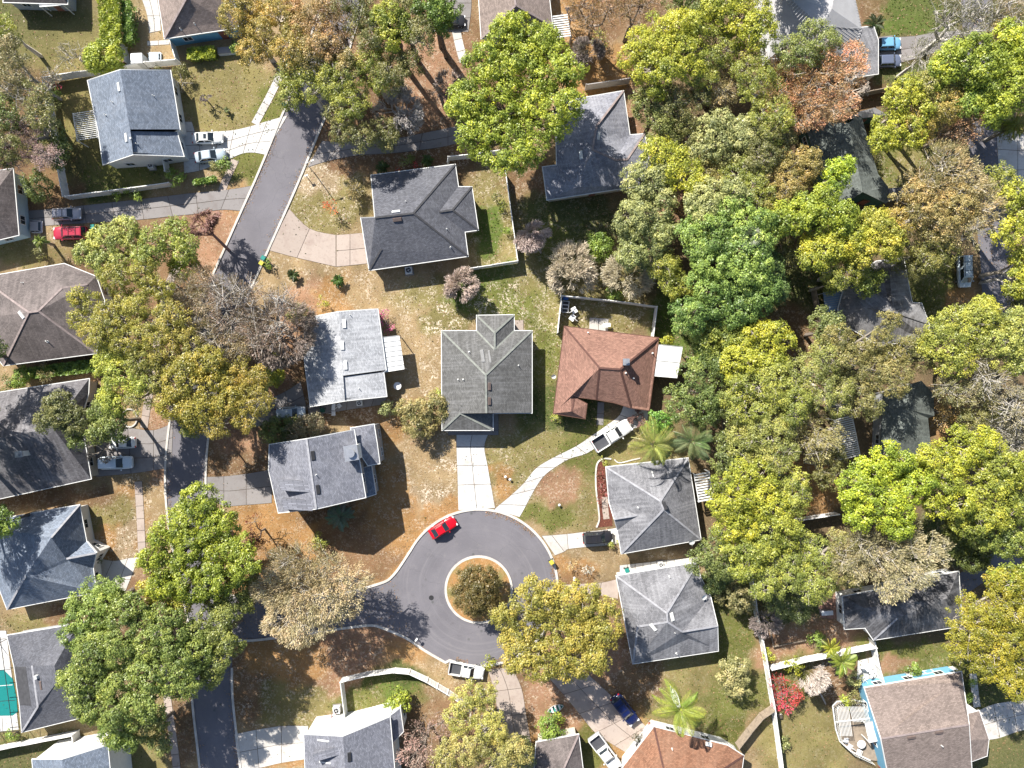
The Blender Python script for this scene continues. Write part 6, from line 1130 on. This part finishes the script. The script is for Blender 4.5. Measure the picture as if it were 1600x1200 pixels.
# --- upper centre right
T('lime', [(1010, 85, 42), (1045, 60, 46), (1075, 45, 36), (1030, 115, 44), (1070, 95, 40)], 'big yellow green tree above the dark evergreens, left of the pale metal roof', H=13); T('olive', [(1100, 110, 32), (1115, 80, 34)], H=11.5); T('lime', [(1155, 30, 44), (1130, 10, 34), (1180, 50, 28)], H=13); T('dark', [(1070, 10, 34), (1100, 20, 24)], H=10)
T('dark', [(1020, 165, 34), (1040, 195, 30), (1005, 155, 20)], H=10, color=(0.075, 0.10, 0.035)); T('dkol', [(1050, 165, 34), (1085, 150, 28)], H=10.5); T('pale', [(1120, 205, 36), (1145, 225, 38), (1105, 230, 28), (1165, 205, 22)], 'whitish green dense tree above right of the shaded roof', H=10, color=(0.16, 0.20, 0.09))
T('dkol', [(1035, 215, 30), (1070, 205, 26)], H=9.5); T('tan', [(1135, 120, 36), (1120, 150, 26)], H=10); T('olive', [(1180, 120, 36), (1195, 160, 40), (1210, 190, 34)], H=12); T('dkol', [(1205, 220, 36), (1190, 245, 26)], H=11); T('olive', [(1240, 90, 30), (1275, 70, 36), (1225, 75, 22)], H=12, color=(0.12, 0.135, 0.04))
T('rust', [(1225, 130, 42), (1270, 120, 44), (1322, 108, 36), (1250, 168, 42), (1310, 152, 34), (1215, 165, 30)], 'big rusty orange tree below the pale metal roof', H=12); T('rust', [(1240, 190, 22), (1275, 178, 20)], H=10); bare_tree(1345, 130, 24, 'bare white-limbed tree at the edge of the rusty orange tree', H=8, n=600, color=(0.5, 0.44, 0.38)); bare_tree(1165, 85, 34, 'dark forked bare tree left of the pale metal roof', H=10, n=500, color=(0.10, 0.08, 0.07))
palm(1368, 38, 20, 'dark spiky palm beside the pale metal roof', H=2.5, color=(0.04, 0.06, 0.02)); T('grey', [(1480, 30, 42), (1500, 55, 40), (1520, 20, 40)], H=11, color=(0.10, 0.105, 0.06)); T('grey', [(1560, 25, 44), (1590, 45, 30)], H=12, color=(0.16, 0.14, 0.08)); T('grey', (1440, 90, 28), H=8, color=(0.09, 0.10, 0.055)); T('gold', [(1560, 60, 26)], H=10)
T('lush', [(1490, 95, 34), (1525, 85, 36), (1470, 115, 24), (1535, 115, 36)], H=13); T('lime', [(1585, 65, 34), (1600, 90, 30)], H=13, color=(0.22, 0.26, 0.02)); T('lush', [(1565, 115, 42), (1585, 140, 38), (1555, 155, 36)], H=12.5); T('olive', [(1470, 120, 36), (1450, 145, 34)], H=12, color=(0.20, 0.18, 0.05)); T('lime', [(1420, 150, 32), (1400, 160, 26), (1435, 180, 32)], H=11.5)
T('lime', [(1385, 200, 32), (1415, 210, 34), (1375, 220, 20)], H=11); T('gold', [(1440, 190, 34), (1470, 165, 34)], H=11.5); T('green', [(1520, 150, 34), (1505, 165, 26)], H=11); T('brown', [(1490, 200, 36), (1515, 195, 26)], H=10); T('lush', [(1545, 175, 26)], H=11)
T('tan', [(1470, 265, 44), (1500, 285, 40), (1445, 290, 30)], 'broad tan feathery oak left of the far street', H=12); T('gold', [(1430, 320, 38), (1460, 345, 40), (1490, 325, 38)], H=12, color=(0.24, 0.19, 0.07)); T('tan', [(1530, 320, 40), (1510, 355, 34)], H=12); T('lime', [(1590, 320, 34), (1580, 360, 30)], H=12); T('olive', [(1560, 280, 26)], H=9); T('lime', [(1595, 400, 26), (1590, 440, 24)], H=10)
palm(1588, 196, 22, 'yellow green palm above the far concrete drive', H=6, color=(0.2, 0.2, 0.03)); palm(1585, 298, 18, 'dark palm below the far concrete drive', H=4, color=(0.06, 0.08, 0.02)); T('dkol', [(1565, 205, 20)], H=5)
# --- the wood, centre right
T('pale', [(1005, 285, 36), (1020, 320, 40), (990, 340, 34), (1030, 265, 24)], 'pale grey green tree over the right end of the shaded roof', H=11); T('lime', [(1030, 245, 32), (1060, 265, 34), (1085, 285, 22)], H=11.5); T('pale', [(1000, 385, 40), (1030, 370, 36), (985, 400, 22)], H=10, color=(0.12, 0.16, 0.06)); T('olive', [(1010, 365, 20), (1040, 420, 26)], H=9); T('lime', [(1040, 430, 28), (1060, 450, 22)], H=8, color=(0.17, 0.19, 0.03))
T('green', [(1100, 370, 40), (1140, 345, 44), (1175, 370, 42), (1120, 410, 40), (1160, 420, 44)], 'very large mid green tree in the middle of the wood', H=13.5, color=(0.10, 0.17, 0.04)); T('pale', [(1105, 320, 36), (1140, 305, 30), (1120, 345, 26)], H=13); T('green', [(1105, 460, 38), (1145, 470, 44), (1180, 455, 36), (1075, 495, 28)], H=12, color=(0.08, 0.145, 0.035)); T('green', [(1195, 420, 30), (1205, 450, 26)], H=9.5, color=(0.07, 0.12, 0.04))
T('dkol', [(1090, 260, 32), (1105, 285, 22)], H=9, color=(0.14, 0.13, 0.04)); T('brown', [(1085, 335, 30), (1100, 305, 20)], H=7); T('olive', [(1160, 290, 36), (1185, 310, 30), (1150, 320, 20)], H=11); T('dkol', [(1235, 270, 38), (1215, 300, 34), (1260, 255, 24)], H=11, color=(0.15, 0.13, 0.04)); palm(1173, 372, 20, 'pale fan palm poking through the mid green canopy', H=12.5, fan=True, nf=22, color=(0.08, 0.11, 0.045))
T('lush', [(1235, 340, 28), (1215, 350, 22), (1255, 325, 24)], H=12); T('lush', [(1285, 320, 30), (1310, 340, 28), (1270, 340, 20)], H=12.5); T('lush', [(1305, 275, 26), (1318, 262, 18)], H=10, color=(0.19, 0.26, 0.02)); T('lime', [(1290, 380, 34), (1275, 400, 26), (1330, 370, 36)], H=12); T('lime', [(1365, 355, 34), (1385, 380, 28), (1350, 395, 22)], H=12, color=(0.26, 0.25, 0.03)); T('gold', [(1400, 355, 30), (1395, 385, 20)], H=11); T('olive', [(1440, 380, 32), (1470, 395, 30), (1450, 410, 22)], H=10, color=(0.13, 0.12, 0.035)); T('olive', [(1330, 420, 30), (1305, 430, 26)], H=10); T('lime', [(1350, 440, 24), (1365, 430, 18)], H=8.5, color=(0.15, 0.18, 0.03)); T('olive', [(1295, 445, 16)], H=7)
T('dkol', [(1225, 400, 26)], H=8); T('dkol', [(1420, 420, 24)], H=7)
bare_tree(716, 441, 28, 'rounded pinkish bare tree below the charcoal house', H=5.5, n=2200, base=(735, 458), color=(0.50, 0.40, 0.34), puff=2); bare_tree(826, 357, 30, 'rounded bare tree beside the fence of the charcoal house', H=8, n=1500, base=(845, 395), color=(0.52, 0.42, 0.38), puff=2); bare_tree(897, 420, 42, 'large rounded bare tree above the walled back garden, left of two', H=5.5, n=2600, color=(0.62, 0.54, 0.40), puff=1); bare_tree(983, 432, 38, 'large rounded bare tree above the walled back garden, right of two', H=5.5, n=2600, color=(0.60, 0.54, 0.38), puff=1)
bush('green', 933, 388, 24, 'rounded bush', H=3.5); bush('lime', 1040, 530, 12); bush('green', 960, 460, 14)
# --- the wood, right of the red-brown house
T('dark', [(1098, 580, 34), (1070, 625, 34), (1100, 630, 34)], 'dark green dense tree right of the red-brown roof', H=10, color=(0.06, 0.095, 0.03)); T('green', [(1092, 556, 20)], H=8); T('green', [(1120, 540, 34), (1150, 525, 34), (1100, 520, 24)], H=10, color=(0.11, 0.15, 0.03)); T('pale', [(1100, 495, 22), (1075, 500, 18)], H=8); T('lime', [(1190, 545, 40), (1165, 570, 38), (1215, 530, 24)], H=12); T('olive', [(1170, 620, 42), (1205, 600, 42), (1230, 630, 36)], 'wide olive oak in the wood level with the red-brown roof', H=12.5, color=(0.18, 0.185, 0.04))
T('olive', [(1265, 590, 42), (1290, 560, 30), (1295, 620, 36)], H=12, color=(0.16, 0.16, 0.05)); T('tan', [(1250, 660, 36), (1280, 690, 34)], H=11, color=(0.20, 0.19, 0.07)); T('olive', [(1200, 670, 36), (1175, 690, 38), (1215, 710, 30)], H=11.5, color=(0.17, 0.17, 0.05)); T('dark', [(1145, 640, 30), (1150, 700, 34), (1135, 725, 24)], H=9.5, color=(0.06, 0.085, 0.028)); T('dkol', [(1330, 610, 34), (1350, 630, 28), (1320, 600, 26)], H=11)
T('lime', [(1140, 770, 36), (1170, 760, 40), (1195, 785, 36), (1150, 810, 38)], 'big yellow green tree right of the pyramid-roofed house', H=12.5); T('lime', [(1180, 840, 40), (1215, 825, 36), (1165, 870, 34)], H=12, color=(0.19, 0.21, 0.03)); T('olive', [(1235, 780, 30), (1245, 750, 22)], H=11, color=(0.17, 0.18, 0.04)); T('olive', [(1225, 890, 38), (1260, 870, 36), (1270, 910, 30), (1190, 910, 26)], H=11.5, color=(0.17, 0.18, 0.04)); T('olive', [(1290, 740, 26), (1300, 715, 20)], H=9, color=(0.14, 0.13, 0.05))
T('dark', [(1110, 855, 32), (1095, 880, 22), (1125, 880, 26)], 'dark green rounded tree beside the satellite dish corner', H=7.5, color=(0.07, 0.10, 0.035)); T('dkol', [(1390, 500, 18), (1345, 545, 28), (1400, 552, 28), (1310, 530, 24), (1375, 530, 20)], 'dark olive oak over the grey L-shaped roof', H=12, color=(0.115, 0.11, 0.035)); T('dkol', [(1350, 575, 40), (1390, 590, 34), (1320, 560, 26)], H=12, color=(0.12, 0.115, 0.04)); T('green', [(1290, 510, 28), (1300, 535, 20)], H=9, color=(0.08, 0.11, 0.04)); T('dkol', [(1425, 560, 34), (1440, 530, 20)], H=10)
T('lime', [(1465, 530, 36), (1500, 515, 40), (1530, 500, 34), (1490, 555, 38)], 'broad yellow green tree below the ladder-rack truck', H=12, color=(0.20, 0.215, 0.035)); T('lime', [(1560, 540, 40), (1585, 510, 34), (1590, 560, 30)], H=12.5, color=(0.19, 0.21, 0.05)); T('grey', [(1530, 585, 40), (1560, 610, 40), (1585, 640, 34)], H=12, color=(0.17, 0.165, 0.09)); T('tan', [(1480, 600, 34), (1510, 620, 30)], H=10.5, color=(0.19, 0.19, 0.08)); T('lime', [(1540, 500, 20), (1535, 480, 20)], H=9); T('dkol', [(1590, 480, 26)], H=8); T('grey', [(1590, 410, 24), (1585, 450, 24)], H=9, color=(0.10, 0.10, 0.06))
T('rust', [(1490, 640, 26), (1475, 660, 18)], H=6, color=(0.26, 0.17, 0.05)); T('grey', [(1540, 670, 34), (1575, 690, 38)], H=10, color=(0.13, 0.13, 0.08)); T('dkol', [(1520, 660, 26), (1545, 640, 22)], H=9)
T('lush', [(1395, 715, 34), (1365, 745, 38), (1340, 770, 34), (1380, 780, 40), (1420, 755, 40), (1345, 800, 30), (1400, 810, 34)], 'spreading bright green tree below the hidden dark roof', H=13.5, color=(0.19, 0.24, 0.016)); T('lime', [(1465, 740, 40), (1500, 700, 36), (1530, 690, 26), (1480, 780, 40), (1450, 715, 26)], 'spreading yellow green tree right of the brighter one in the wood', H=13.5, color=(0.22, 0.24, 0.02)); T('lime', [(1540, 760, 40), (1570, 730, 38), (1515, 800, 38), (1560, 800, 36)], 'third of the bright spreading trees, nearest the right edge', H=13, color=(0.18, 0.20, 0.025)); T('green', [(1590, 790, 30), (1575, 840, 34), (1540, 830, 30)], H=11, color=(0.10, 0.14, 0.03)); T('green', [(1500, 840, 30), (1520, 870, 24)], H=7, color=(0.07, 0.095, 0.025)); T('lime', [(1590, 745, 26)], H=12)
T('tan', [(1345, 850, 38), (1380, 870, 42), (1420, 850, 40), (1450, 870, 36), (1390, 905, 34), (1435, 895, 26), (1320, 880, 34)], 'wide pale tan feathery tree over the dark shaded roof', H=12.5, color=(0.25, 0.23, 0.12), leafk=1.25); T('olive', [(1310, 850, 30), (1300, 890, 34), (1330, 900, 22)], H=11, color=(0.18, 0.16, 0.06)); T('gold', [(1400, 828, 14)], H=9)
T('gold', [(1540, 950, 44), (1570, 920, 40), (1510, 985, 38), (1560, 990, 46), (1590, 960, 38), (1540, 1030, 34), (1585, 1030, 40), (1580, 1065, 30), (1500, 1010, 26)], 'large golden green tree right of the dark shaded roof', H=12, color=(0.195, 0.185, 0.016)); T('lush', [(1570, 905, 26), (1595, 895, 22)], H=11, color=(0.16, 0.19, 0.02)); bush('green', 1480, 1060, 10)
# --- right bottom gardens
T('pale', [(1145, 925, 28), (1160, 940, 20)], H=4.5, color=(0.12, 0.13, 0.06)); T('green', [(1115, 905, 22), (1135, 890, 20)], H=5, color=(0.06, 0.09, 0.03)); T('pale', [(1143, 1052, 26), (1152, 1075, 18), (1160, 1040, 14)], 'grey green loose bush-like tree beside the long white fence', H=4, color=(0.17, 0.19, 0.09)); palm(1063, 1108, 48, 'bright yellow green palm above the rust-coloured roof', H=7.5, nf=22, color=(0.20, 0.26, 0.03), base=(1050, 1105))
palm(1315, 1035, 30, 'light green feathery palm by the small paved corner', H=5, nf=18, color=(0.17, 0.22, 0.03)); palm(1297, 1012, 20, 'yellowish palm touching the white fence', H=4.5, nf=14, color=(0.26, 0.27, 0.02)); bare_tree(1262, 1048, 30, 'pale bare tree below the white fence beside the red flowering bush', H=6, n=900, base=(1290, 1100), color=(0.55, 0.48, 0.42), puff=1); T('pink', [(1216, 1066, 17), (1230, 1082, 22), (1222, 1098, 16)], 'red flowering bush against the long white fence', H=2.6, cat='bush', name='bush', color=(0.38, 0.035, 0.03)); bare_tree(1200, 975, 24, 'grey bare tree beside the upper part of the long white fence', H=5, n=800, puff=1)
T('dkol', [(1215, 935, 26), (1240, 950, 24)], H=6, color=(0.07, 0.09, 0.03)); bush('green', 1275, 1000, 14); bush('lime', 1240, 1040, 14); bush('dkol', 1330, 1090, 14); bush('lush', 1320, 1096, 10); bush('green', 1427, 1044, 12); bush('green', 1515, 1090, 8); bush('green', 1518, 1065, 7); bush('lime', 1203, 1022, 10); bush('pale', 1335, 1060, 12)
for x, y in ((1226, 1153), (1230, 1162), (1222, 1168)): bush('pale', x, y, 4, 'flower clump', words='white')
# --- around the red-brown and pyramid houses
palm(1022, 695, 46, 'large yellow-ribbed palm above the pyramid-roofed house', H=7.5, nf=20, color=(0.20, 0.23, 0.045), droop=1.1); palm(1082, 690, 40, 'grey green palm right of the large yellow-ribbed palm', H=8, nf=20, color=(0.11, 0.15, 0.05)); palm(1100, 655, 30, 'smaller palm above the grey green palm', H=7, nf=16, color=(0.14, 0.16, 0.05)); T('lush', [(1035, 655, 20), (1022, 665, 12)], H=5, color=(0.09, 0.19, 0.03)); T('tan', [(1010, 672, 20)], H=3.5); bare_tree(996, 655, 16, 'reddish bare shrub beside the white pickup', H=2.5, n=500, color=(0.30, 0.17, 0.14)); bush('olive', 869, 655, 8); bush('olive', 942, 722, 8); bush('lime', 1000, 725, 6)
for x, y in ((938, 740), (944, 750), (939, 762), (947, 771), (937, 781)): bush('brown', x, y, 5, 'shrub', words='reddish', color=(0.16, 0.05, 0.04))
bush('olive', 961, 850, 8); bush('tan', 918, 885, 9, color=(0.45, 0.4, 0.3)); bush('tan', 892, 880, 8); bush('green', 984, 744, 4) if False else None
T('dark', [(746, 921, 40)], 'dark olive tree on the planted island of the turning circle', H=6.0, color=(0.060, 0.055, 0.022), leafk=1.2, sub=1.0, dens=1.6)
T('lime', [(800, 960, 32), (835, 935, 34), (870, 940, 32), (905, 935, 34), (945, 955, 26), (815, 1000, 36), (860, 985, 44), (905, 985, 42), (945, 985, 28), (840, 1030, 34), (890, 1030, 34), (930, 1030, 22), (800, 1030, 20)], 'large yellow olive tree over the right side of the turning circle', H=12, color=(0.215, 0.195, 0.035))
bare_tree(890, 985, 40, 'white bare limbs showing inside the yellow olive tree', H=12.5, n=260, color=(0.5, 0.44, 0.36), thick=0.6) if False else None
T('olive', [(735, 1095, 32), (770, 1130, 36), (720, 1120, 28), (760, 1080, 20)], H=9, color=(0.235, 0.215, 0.06)); T('gold', [(740, 1160, 40), (780, 1180, 40), (810, 1170, 26), (700, 1180, 30)], H=9.5, color=(0.24, 0.22, 0.07)); T('brown', [(665, 1150, 34), (690, 1130, 24), (650, 1180, 30)], 'brownish twiggy tree right of the two-storey white house', H=7, color=(0.19, 0.13, 0.10)); bush('lime', 762, 1034, 10); bush('lush', 625, 1094, 18); bush('lush', 610, 1100, 10); bush('green', 862, 1135, 22); bush('lush', 872, 1120, 10); T('pale', [(815, 1165, 20), (818, 1190, 20)], H=4); bush('brown', 1003, 1145, 14, color=(0.05, 0.05, 0.03)); bush('pink', 1014, 1128, 5, words='red flowered', color=(0.5, 0.06, 0.03)); bush('brown', 517, 1116, 8, color=(0.12, 0.03, 0.05))
# --- lower left
T('tan', [(440, 885, 30), (475, 880, 34), (510, 885, 34), (425, 920, 34), (465, 920, 46), (510, 915, 46), (550, 905, 34), (450, 960, 40), (490, 960, 44), (530, 940, 34), (470, 985, 26)], 'broad feathery tan tree left of the turning circle', H=10.5, color=(0.27, 0.235, 0.125), dens=1.1, leafk=1.2)
T('lush', [(315, 785, 30), (340, 810, 36), (290, 820, 36), (255, 835, 26), (320, 850, 44), (370, 860, 34), (280, 870, 40), (240, 875, 24), (345, 895, 40), (300, 905, 38), (255, 905, 30), (385, 885, 22)], 'big bright green tree below the street bend, left of the red leaved tree', H=13, color=(0.155, 0.19, 0.018)); T('brown', [(403, 845, 18), (398, 815, 14)], 'dark red leaved small tree beside the big bright green tree', H=5, color=(0.10, 0.03, 0.02)); T('green', [(375, 905, 30), (350, 930, 30), (385, 935, 20)], H=10, color=(0.10, 0.125, 0.03))
T('green', [(150, 950, 46), (125, 985, 34), (175, 930, 30)], H=12, color=(0.095, 0.15, 0.035)); T('green', [(210, 960, 40), (250, 985, 46), (200, 1010, 46), (155, 1020, 40), (290, 1010, 44), (245, 1040, 46), (190, 1060, 46), (130, 1065, 36), (280, 1060, 34), (150, 1095, 34), (195, 1105, 36), (235, 1095, 30)], 'enormous mid green tree over the bottom left of the street', H=14, color=(0.095, 0.14, 0.035)); T('green', [(325, 980, 36), (345, 1010, 38), (320, 1045, 34), (355, 960, 26)], H=11.5, color=(0.105, 0.135, 0.035)); T('green', [(180, 1135, 30), (195, 1155, 22)], H=9, color=(0.08, 0.13, 0.03)); T('green', [(235, 1135, 28), (250, 1160, 18)], H=8, color=(0.10, 0.13, 0.045)); T('lime', [(250, 925, 30), (285, 935, 26)], H=11.5, color=(0.20, 0.20, 0.02))
T('green', (5, 815, 24), H=9); T('pale', [(100, 640, 28), (78, 655, 22), (118, 655, 24), (90, 630, 18)], 'dark cedar-like tree over the large grey roof', H=9.5, color=(0.075, 0.095, 0.04)); T('green', [(165, 645, 24), (180, 665, 26), (155, 675, 18)], H=9.5, color=(0.085, 0.12, 0.035)); T('dark', [(125, 685, 18), (118, 670, 16)], H=8); bare_tree(148, 705, 24, 'grey bare branches reaching over the pale blue pickup', H=6, n=350, color=(0.3, 0.27, 0.23))
T('lime', [(190, 590, 32), (170, 570, 26), (180, 625, 26), (215, 600, 24)], 'light yellow green tree above the parked white car', H=11, color=(0.21, 0.24, 0.04)); T('green', [(165, 385, 32), (195, 365, 28), (140, 400, 22), (175, 415, 28)], 'light green feathery tree below the red suv', H=10, color=(0.15, 0.19, 0.055)); T('lime', [(250, 380, 32), (275, 365, 26), (290, 385, 22), (230, 400, 26)], H=10, color=(0.17, 0.20, 0.04)); T('lush', [(287, 415, 22), (278, 400, 14)], H=8)
T('olive', [(130, 465, 22), (150, 475, 22), (125, 500, 18)], H=10, color=(0.19, 0.175, 0.03)); T('olive', [(190, 435, 30), (230, 430, 30), (250, 450, 26), (200, 465, 28)], H=11, color=(0.17, 0.155, 0.03)); T('olive', [(185, 500, 36), (220, 495, 36), (155, 520, 28), (240, 520, 34), (200, 535, 30)], 'olive gold oak right of the dark brown hip roof', H=12, color=(0.185, 0.165, 0.032)); T('tan', [(290, 460, 34), (320, 440, 30), (310, 480, 36)], H=9, color=(0.20, 0.17, 0.10)); T('grey', [(345, 470, 38), (380, 460, 34), (360, 500, 38)], H=10, color=(0.16, 0.13, 0.09)); T('olive', [(275, 500, 30), (285, 540, 34), (260, 560, 28)], H=11.5, color=(0.20, 0.17, 0.04)); T('grey', [(415, 490, 38), (400, 530, 36), (440, 470, 26), (430, 520, 26)], H=10.5, color=(0.17, 0.135, 0.10))
T('olive', [(180, 545, 30), (210, 560, 26)], H=11, color=(0.19, 0.185, 0.035)); T('olive', [(240, 590, 34), (225, 565, 26), (215, 625, 22)], H=11, color=(0.17, 0.16, 0.045)); T('lime', [(300, 590, 40), (330, 575, 36), (280, 625, 36), (310, 640, 36), (345, 610, 40)], 'golden green oak over the street above its bend', H=12.5, color=(0.20, 0.175, 0.025)); T('gold', [(385, 590, 36), (400, 625, 30), (370, 640, 36), (340, 665, 26), (385, 660, 20)], H=12, color=(0.19, 0.16, 0.028)); T('tan', [(335, 530, 34), (370, 545, 28)], H=10.5, color=(0.17, 0.14, 0.07)); T('olive', (298, 665, 18), H=9)
bare_tree(298, 330, 34, 'reddish bare tree leaning over the grey driveway beside the diagonal street', H=10, n=900, base=(358, 392), color=(0.30, 0.17, 0.14), thick=1.2, puff=1); T('green', [(412, 590, 20), (425, 560, 16)], H=6, color=(0.15, 0.19, 0.04)); bush('lime', 428, 590, 16)
palm(528, 438, 13, 'small green cycad on the lawn below the curved driveway', H=0.9, nf=24, color=(0.05, 0.10, 0.015)); palm(457, 430, 13, 'dark cycad on the lawn between the bins and the green cycad', H=0.8, nf=24, color=(0.04, 0.06, 0.015)); bush('olive', 505, 472, 9, H=1.2); bush('dkol', 465, 490, 17, H=1.8); bush('green', 420, 412, 7); T('pink', [(600, 500, 9), (607, 513, 8), (598, 488, 7)], 'magenta flowering bush against the low white-sloped house', H=1.8, cat='bush', name='bush', color=(0.34, 0.02, 0.15)); palm(519, 323, 12, 'orange-leaved young tree on the lawn above the curved driveway', H=2.4, nf=14, color=(0.5, 0.10, 0.03)) if False else T('rust', [(515, 318, 9), (521, 327, 7)], 'small bright orange sapling on the lawn above the curved driveway', H=2.6, color=(0.55, 0.12, 0.02)); bush('tan', 553, 300, 16, 'dead shrub'); bush('olive', 785, 323, 8); bush('green', 793, 357, 7); bush('dkol', 775, 310, 10)
T('pale', [(655, 655, 32), (675, 640, 26), (640, 640, 20)], 'grey green shrubby tree above the sandy lawn', H=4.2, color=(0.14, 0.145, 0.06)); T('pale', [(607, 640, 13)], H=2.2); bush('dark', 432, 675, 26, H=2.5); bush('dark', 450, 665, 16); T('dkol', [(470, 672, 26), (492, 660, 16)], H=3.2, color=(0.11, 0.10, 0.06)); palm(532, 806, 28, 'blue green fan palm in the shade below the tall shingled house', H=2.8, nf=20, color=(0.09, 0.15, 0.11)); bush('lush', 685, 612, 5); bush('olive', 500, 846, 14); bush('tan', 480, 850, 10)
hedge('loose green hedge below the dark brown hip roof', [(40, 575), (150, 560), (155, 580), (50, 592)], 1.3, 'green'); bush('tan', 72, 582, 14, H=1.6); bush('green', 35, 590, 16); bush('dark', 10, 600, 14); bush('green', 20, 1148, 10); bush('dkol', 62, 398, 9) 
T('dark', [(152, 862, 7), (150, 875, 7)], 'narrow dark shrub against the small white gable', H=1.6, cat='bush', name='bush'); 
# brick ring round the leaning tree
curb([(203+12*math.cos(a), 653+14*math.sin(a)) for a in np.linspace(0, 2*math.pi, 25)[:-1]], w=0.2, z=0.2, closed=True, name='edging')
# ------------------------------------------------------------------ ground litter and grass tufts (uncountable)
for i_, (x, y, r, h_, k_) in enumerate([(-42, 545, 50, 13, 'dark'), (-50, 640, 50, 13, 'dkol'), (-48, 735, 46, 12, 'dark'), (-60, 820, 50, 13, 'dkol'), (1240, -62, 40, 11, 'green')]):
    T(k_, [(x, y, r), (x-20, y+25, r*0.7)], H=h_)
bare_tree(428, 508, 58, 'big grey bare tree left of the low white-sloped house', H=12, n=3000, color=(0.30, 0.24, 0.20), base=(452, 545), puff=1)
_rc = [((a.x+b.x)/2, (a.y+b.y)/2) for a, b in zip(ml, mr)]
def onroad(X, Y):
    d = np.full(X.shape, 1e9)
    for x, y in _rc: d = np.minimum(d, np.hypot(X-x, Y-y))
    return d < 3.4
def litter():
    rng = RNG; n = 60000; X = rng.uniform(-78, 78, n); Y = rng.uniform(-58, 58, n); dist = np.full(n, True)
    cx = X*PXM+800; cy = 600-Y*PXM; dist &= (np.hypot(cx-748, cy-918) > 124) & ~onroad(X, Y)
    pos = np.column_stack([X, Y, np.full(n, 0.03)])[dist]; n = len(pos); nr = unit(n, rng)*0.45+np.array([0, 0, 1.0]); o = leaf_mesh('fallen_leaves', pos, nr, unit(n, rng), 0.10, 0.6, np.clip(rng.normal(0.5, 0.22, n), 0, 1), None, rng, (0.26, 0.17, 0.08)); tag(o, kind='stuff')
    ed = []   # leaves gathered along the gutters
    for side, sg in ((ml, -1), (mr, 1)):
        for q in range(len(side)-1):
            a, b_ = side[q], side[q+1]; no = Vector((-(b_-a).y, (b_-a).x, 0)).normalized()*sg; w = max(0, fbm(np.array([a.x]), np.array([a.y]), 91, 0.15)[0]-0.35)*3
            for _ in range(int((b_-a).length*14*w)): t = random.random(); p = a.lerp(b_, t)+no*(0.2+abs(random.gauss(0, 0.35))); ed.append((p.x, p.y))
    for _ in range(1500): a = random.uniform(math.radians(-108), math.radians(148)); w = fbm(np.array([CULX+9*math.cos(a)]), np.array([CULY+9*math.sin(a)]), 93, 0.2)[0]; r_ = R_CUL-0.2-abs(random.gauss(0, 0.3)); (w > 0.45) and ed.append((CULX+r_*math.cos(a), CULY+r_*math.sin(a)))
    pos = np.column_stack([np.array(ed), np.full(len(ed), 0.045)]); n = len(pos); tag(leaf_mesh('gutter_leaves', pos, unit(n, rng)*0.4+np.array([0, 0, 1.0]), unit(n, rng), 0.09, 0.6, np.clip(rng.normal(0.5, 0.2, n), 0, 1), None, rng, (0.24, 0.16, 0.09)), kind='stuff')
    n = 70000; X = rng.uniform(-78, 78, n); Y = rng.uniform(-58, 58, n); C = ground_rgba(X, Y); g = C[:, 1]/(C[:, 0]+1e-6); p = np.clip((g-0.7)*2.2, 0.02, 1); k = (rng.random(n) < p); cx = X*PXM+800; cy = 600-Y*PXM; k &= (np.hypot(cx-748, cy-918) > 124) & ~onroad(X, Y)
    X, Y = X[k], Y[k]; n = len(X); pos = np.column_stack([X, Y, np.full(n, 0.06)]); h = rng.normal(0, 1, (n, 3)); h[:, 2] = 0.3; o = leaf_mesh('grass', pos, h, np.tile([0, 0, 1.0], (n, 1))+rng.normal(0, 0.35, (n, 3)), 0.11, 0.8, np.clip(rng.normal(0.4, 0.15, n), 0, 1), None, rng, (0.12, 0.14, 0.035)); tag(o, kind='stuff')
litter()
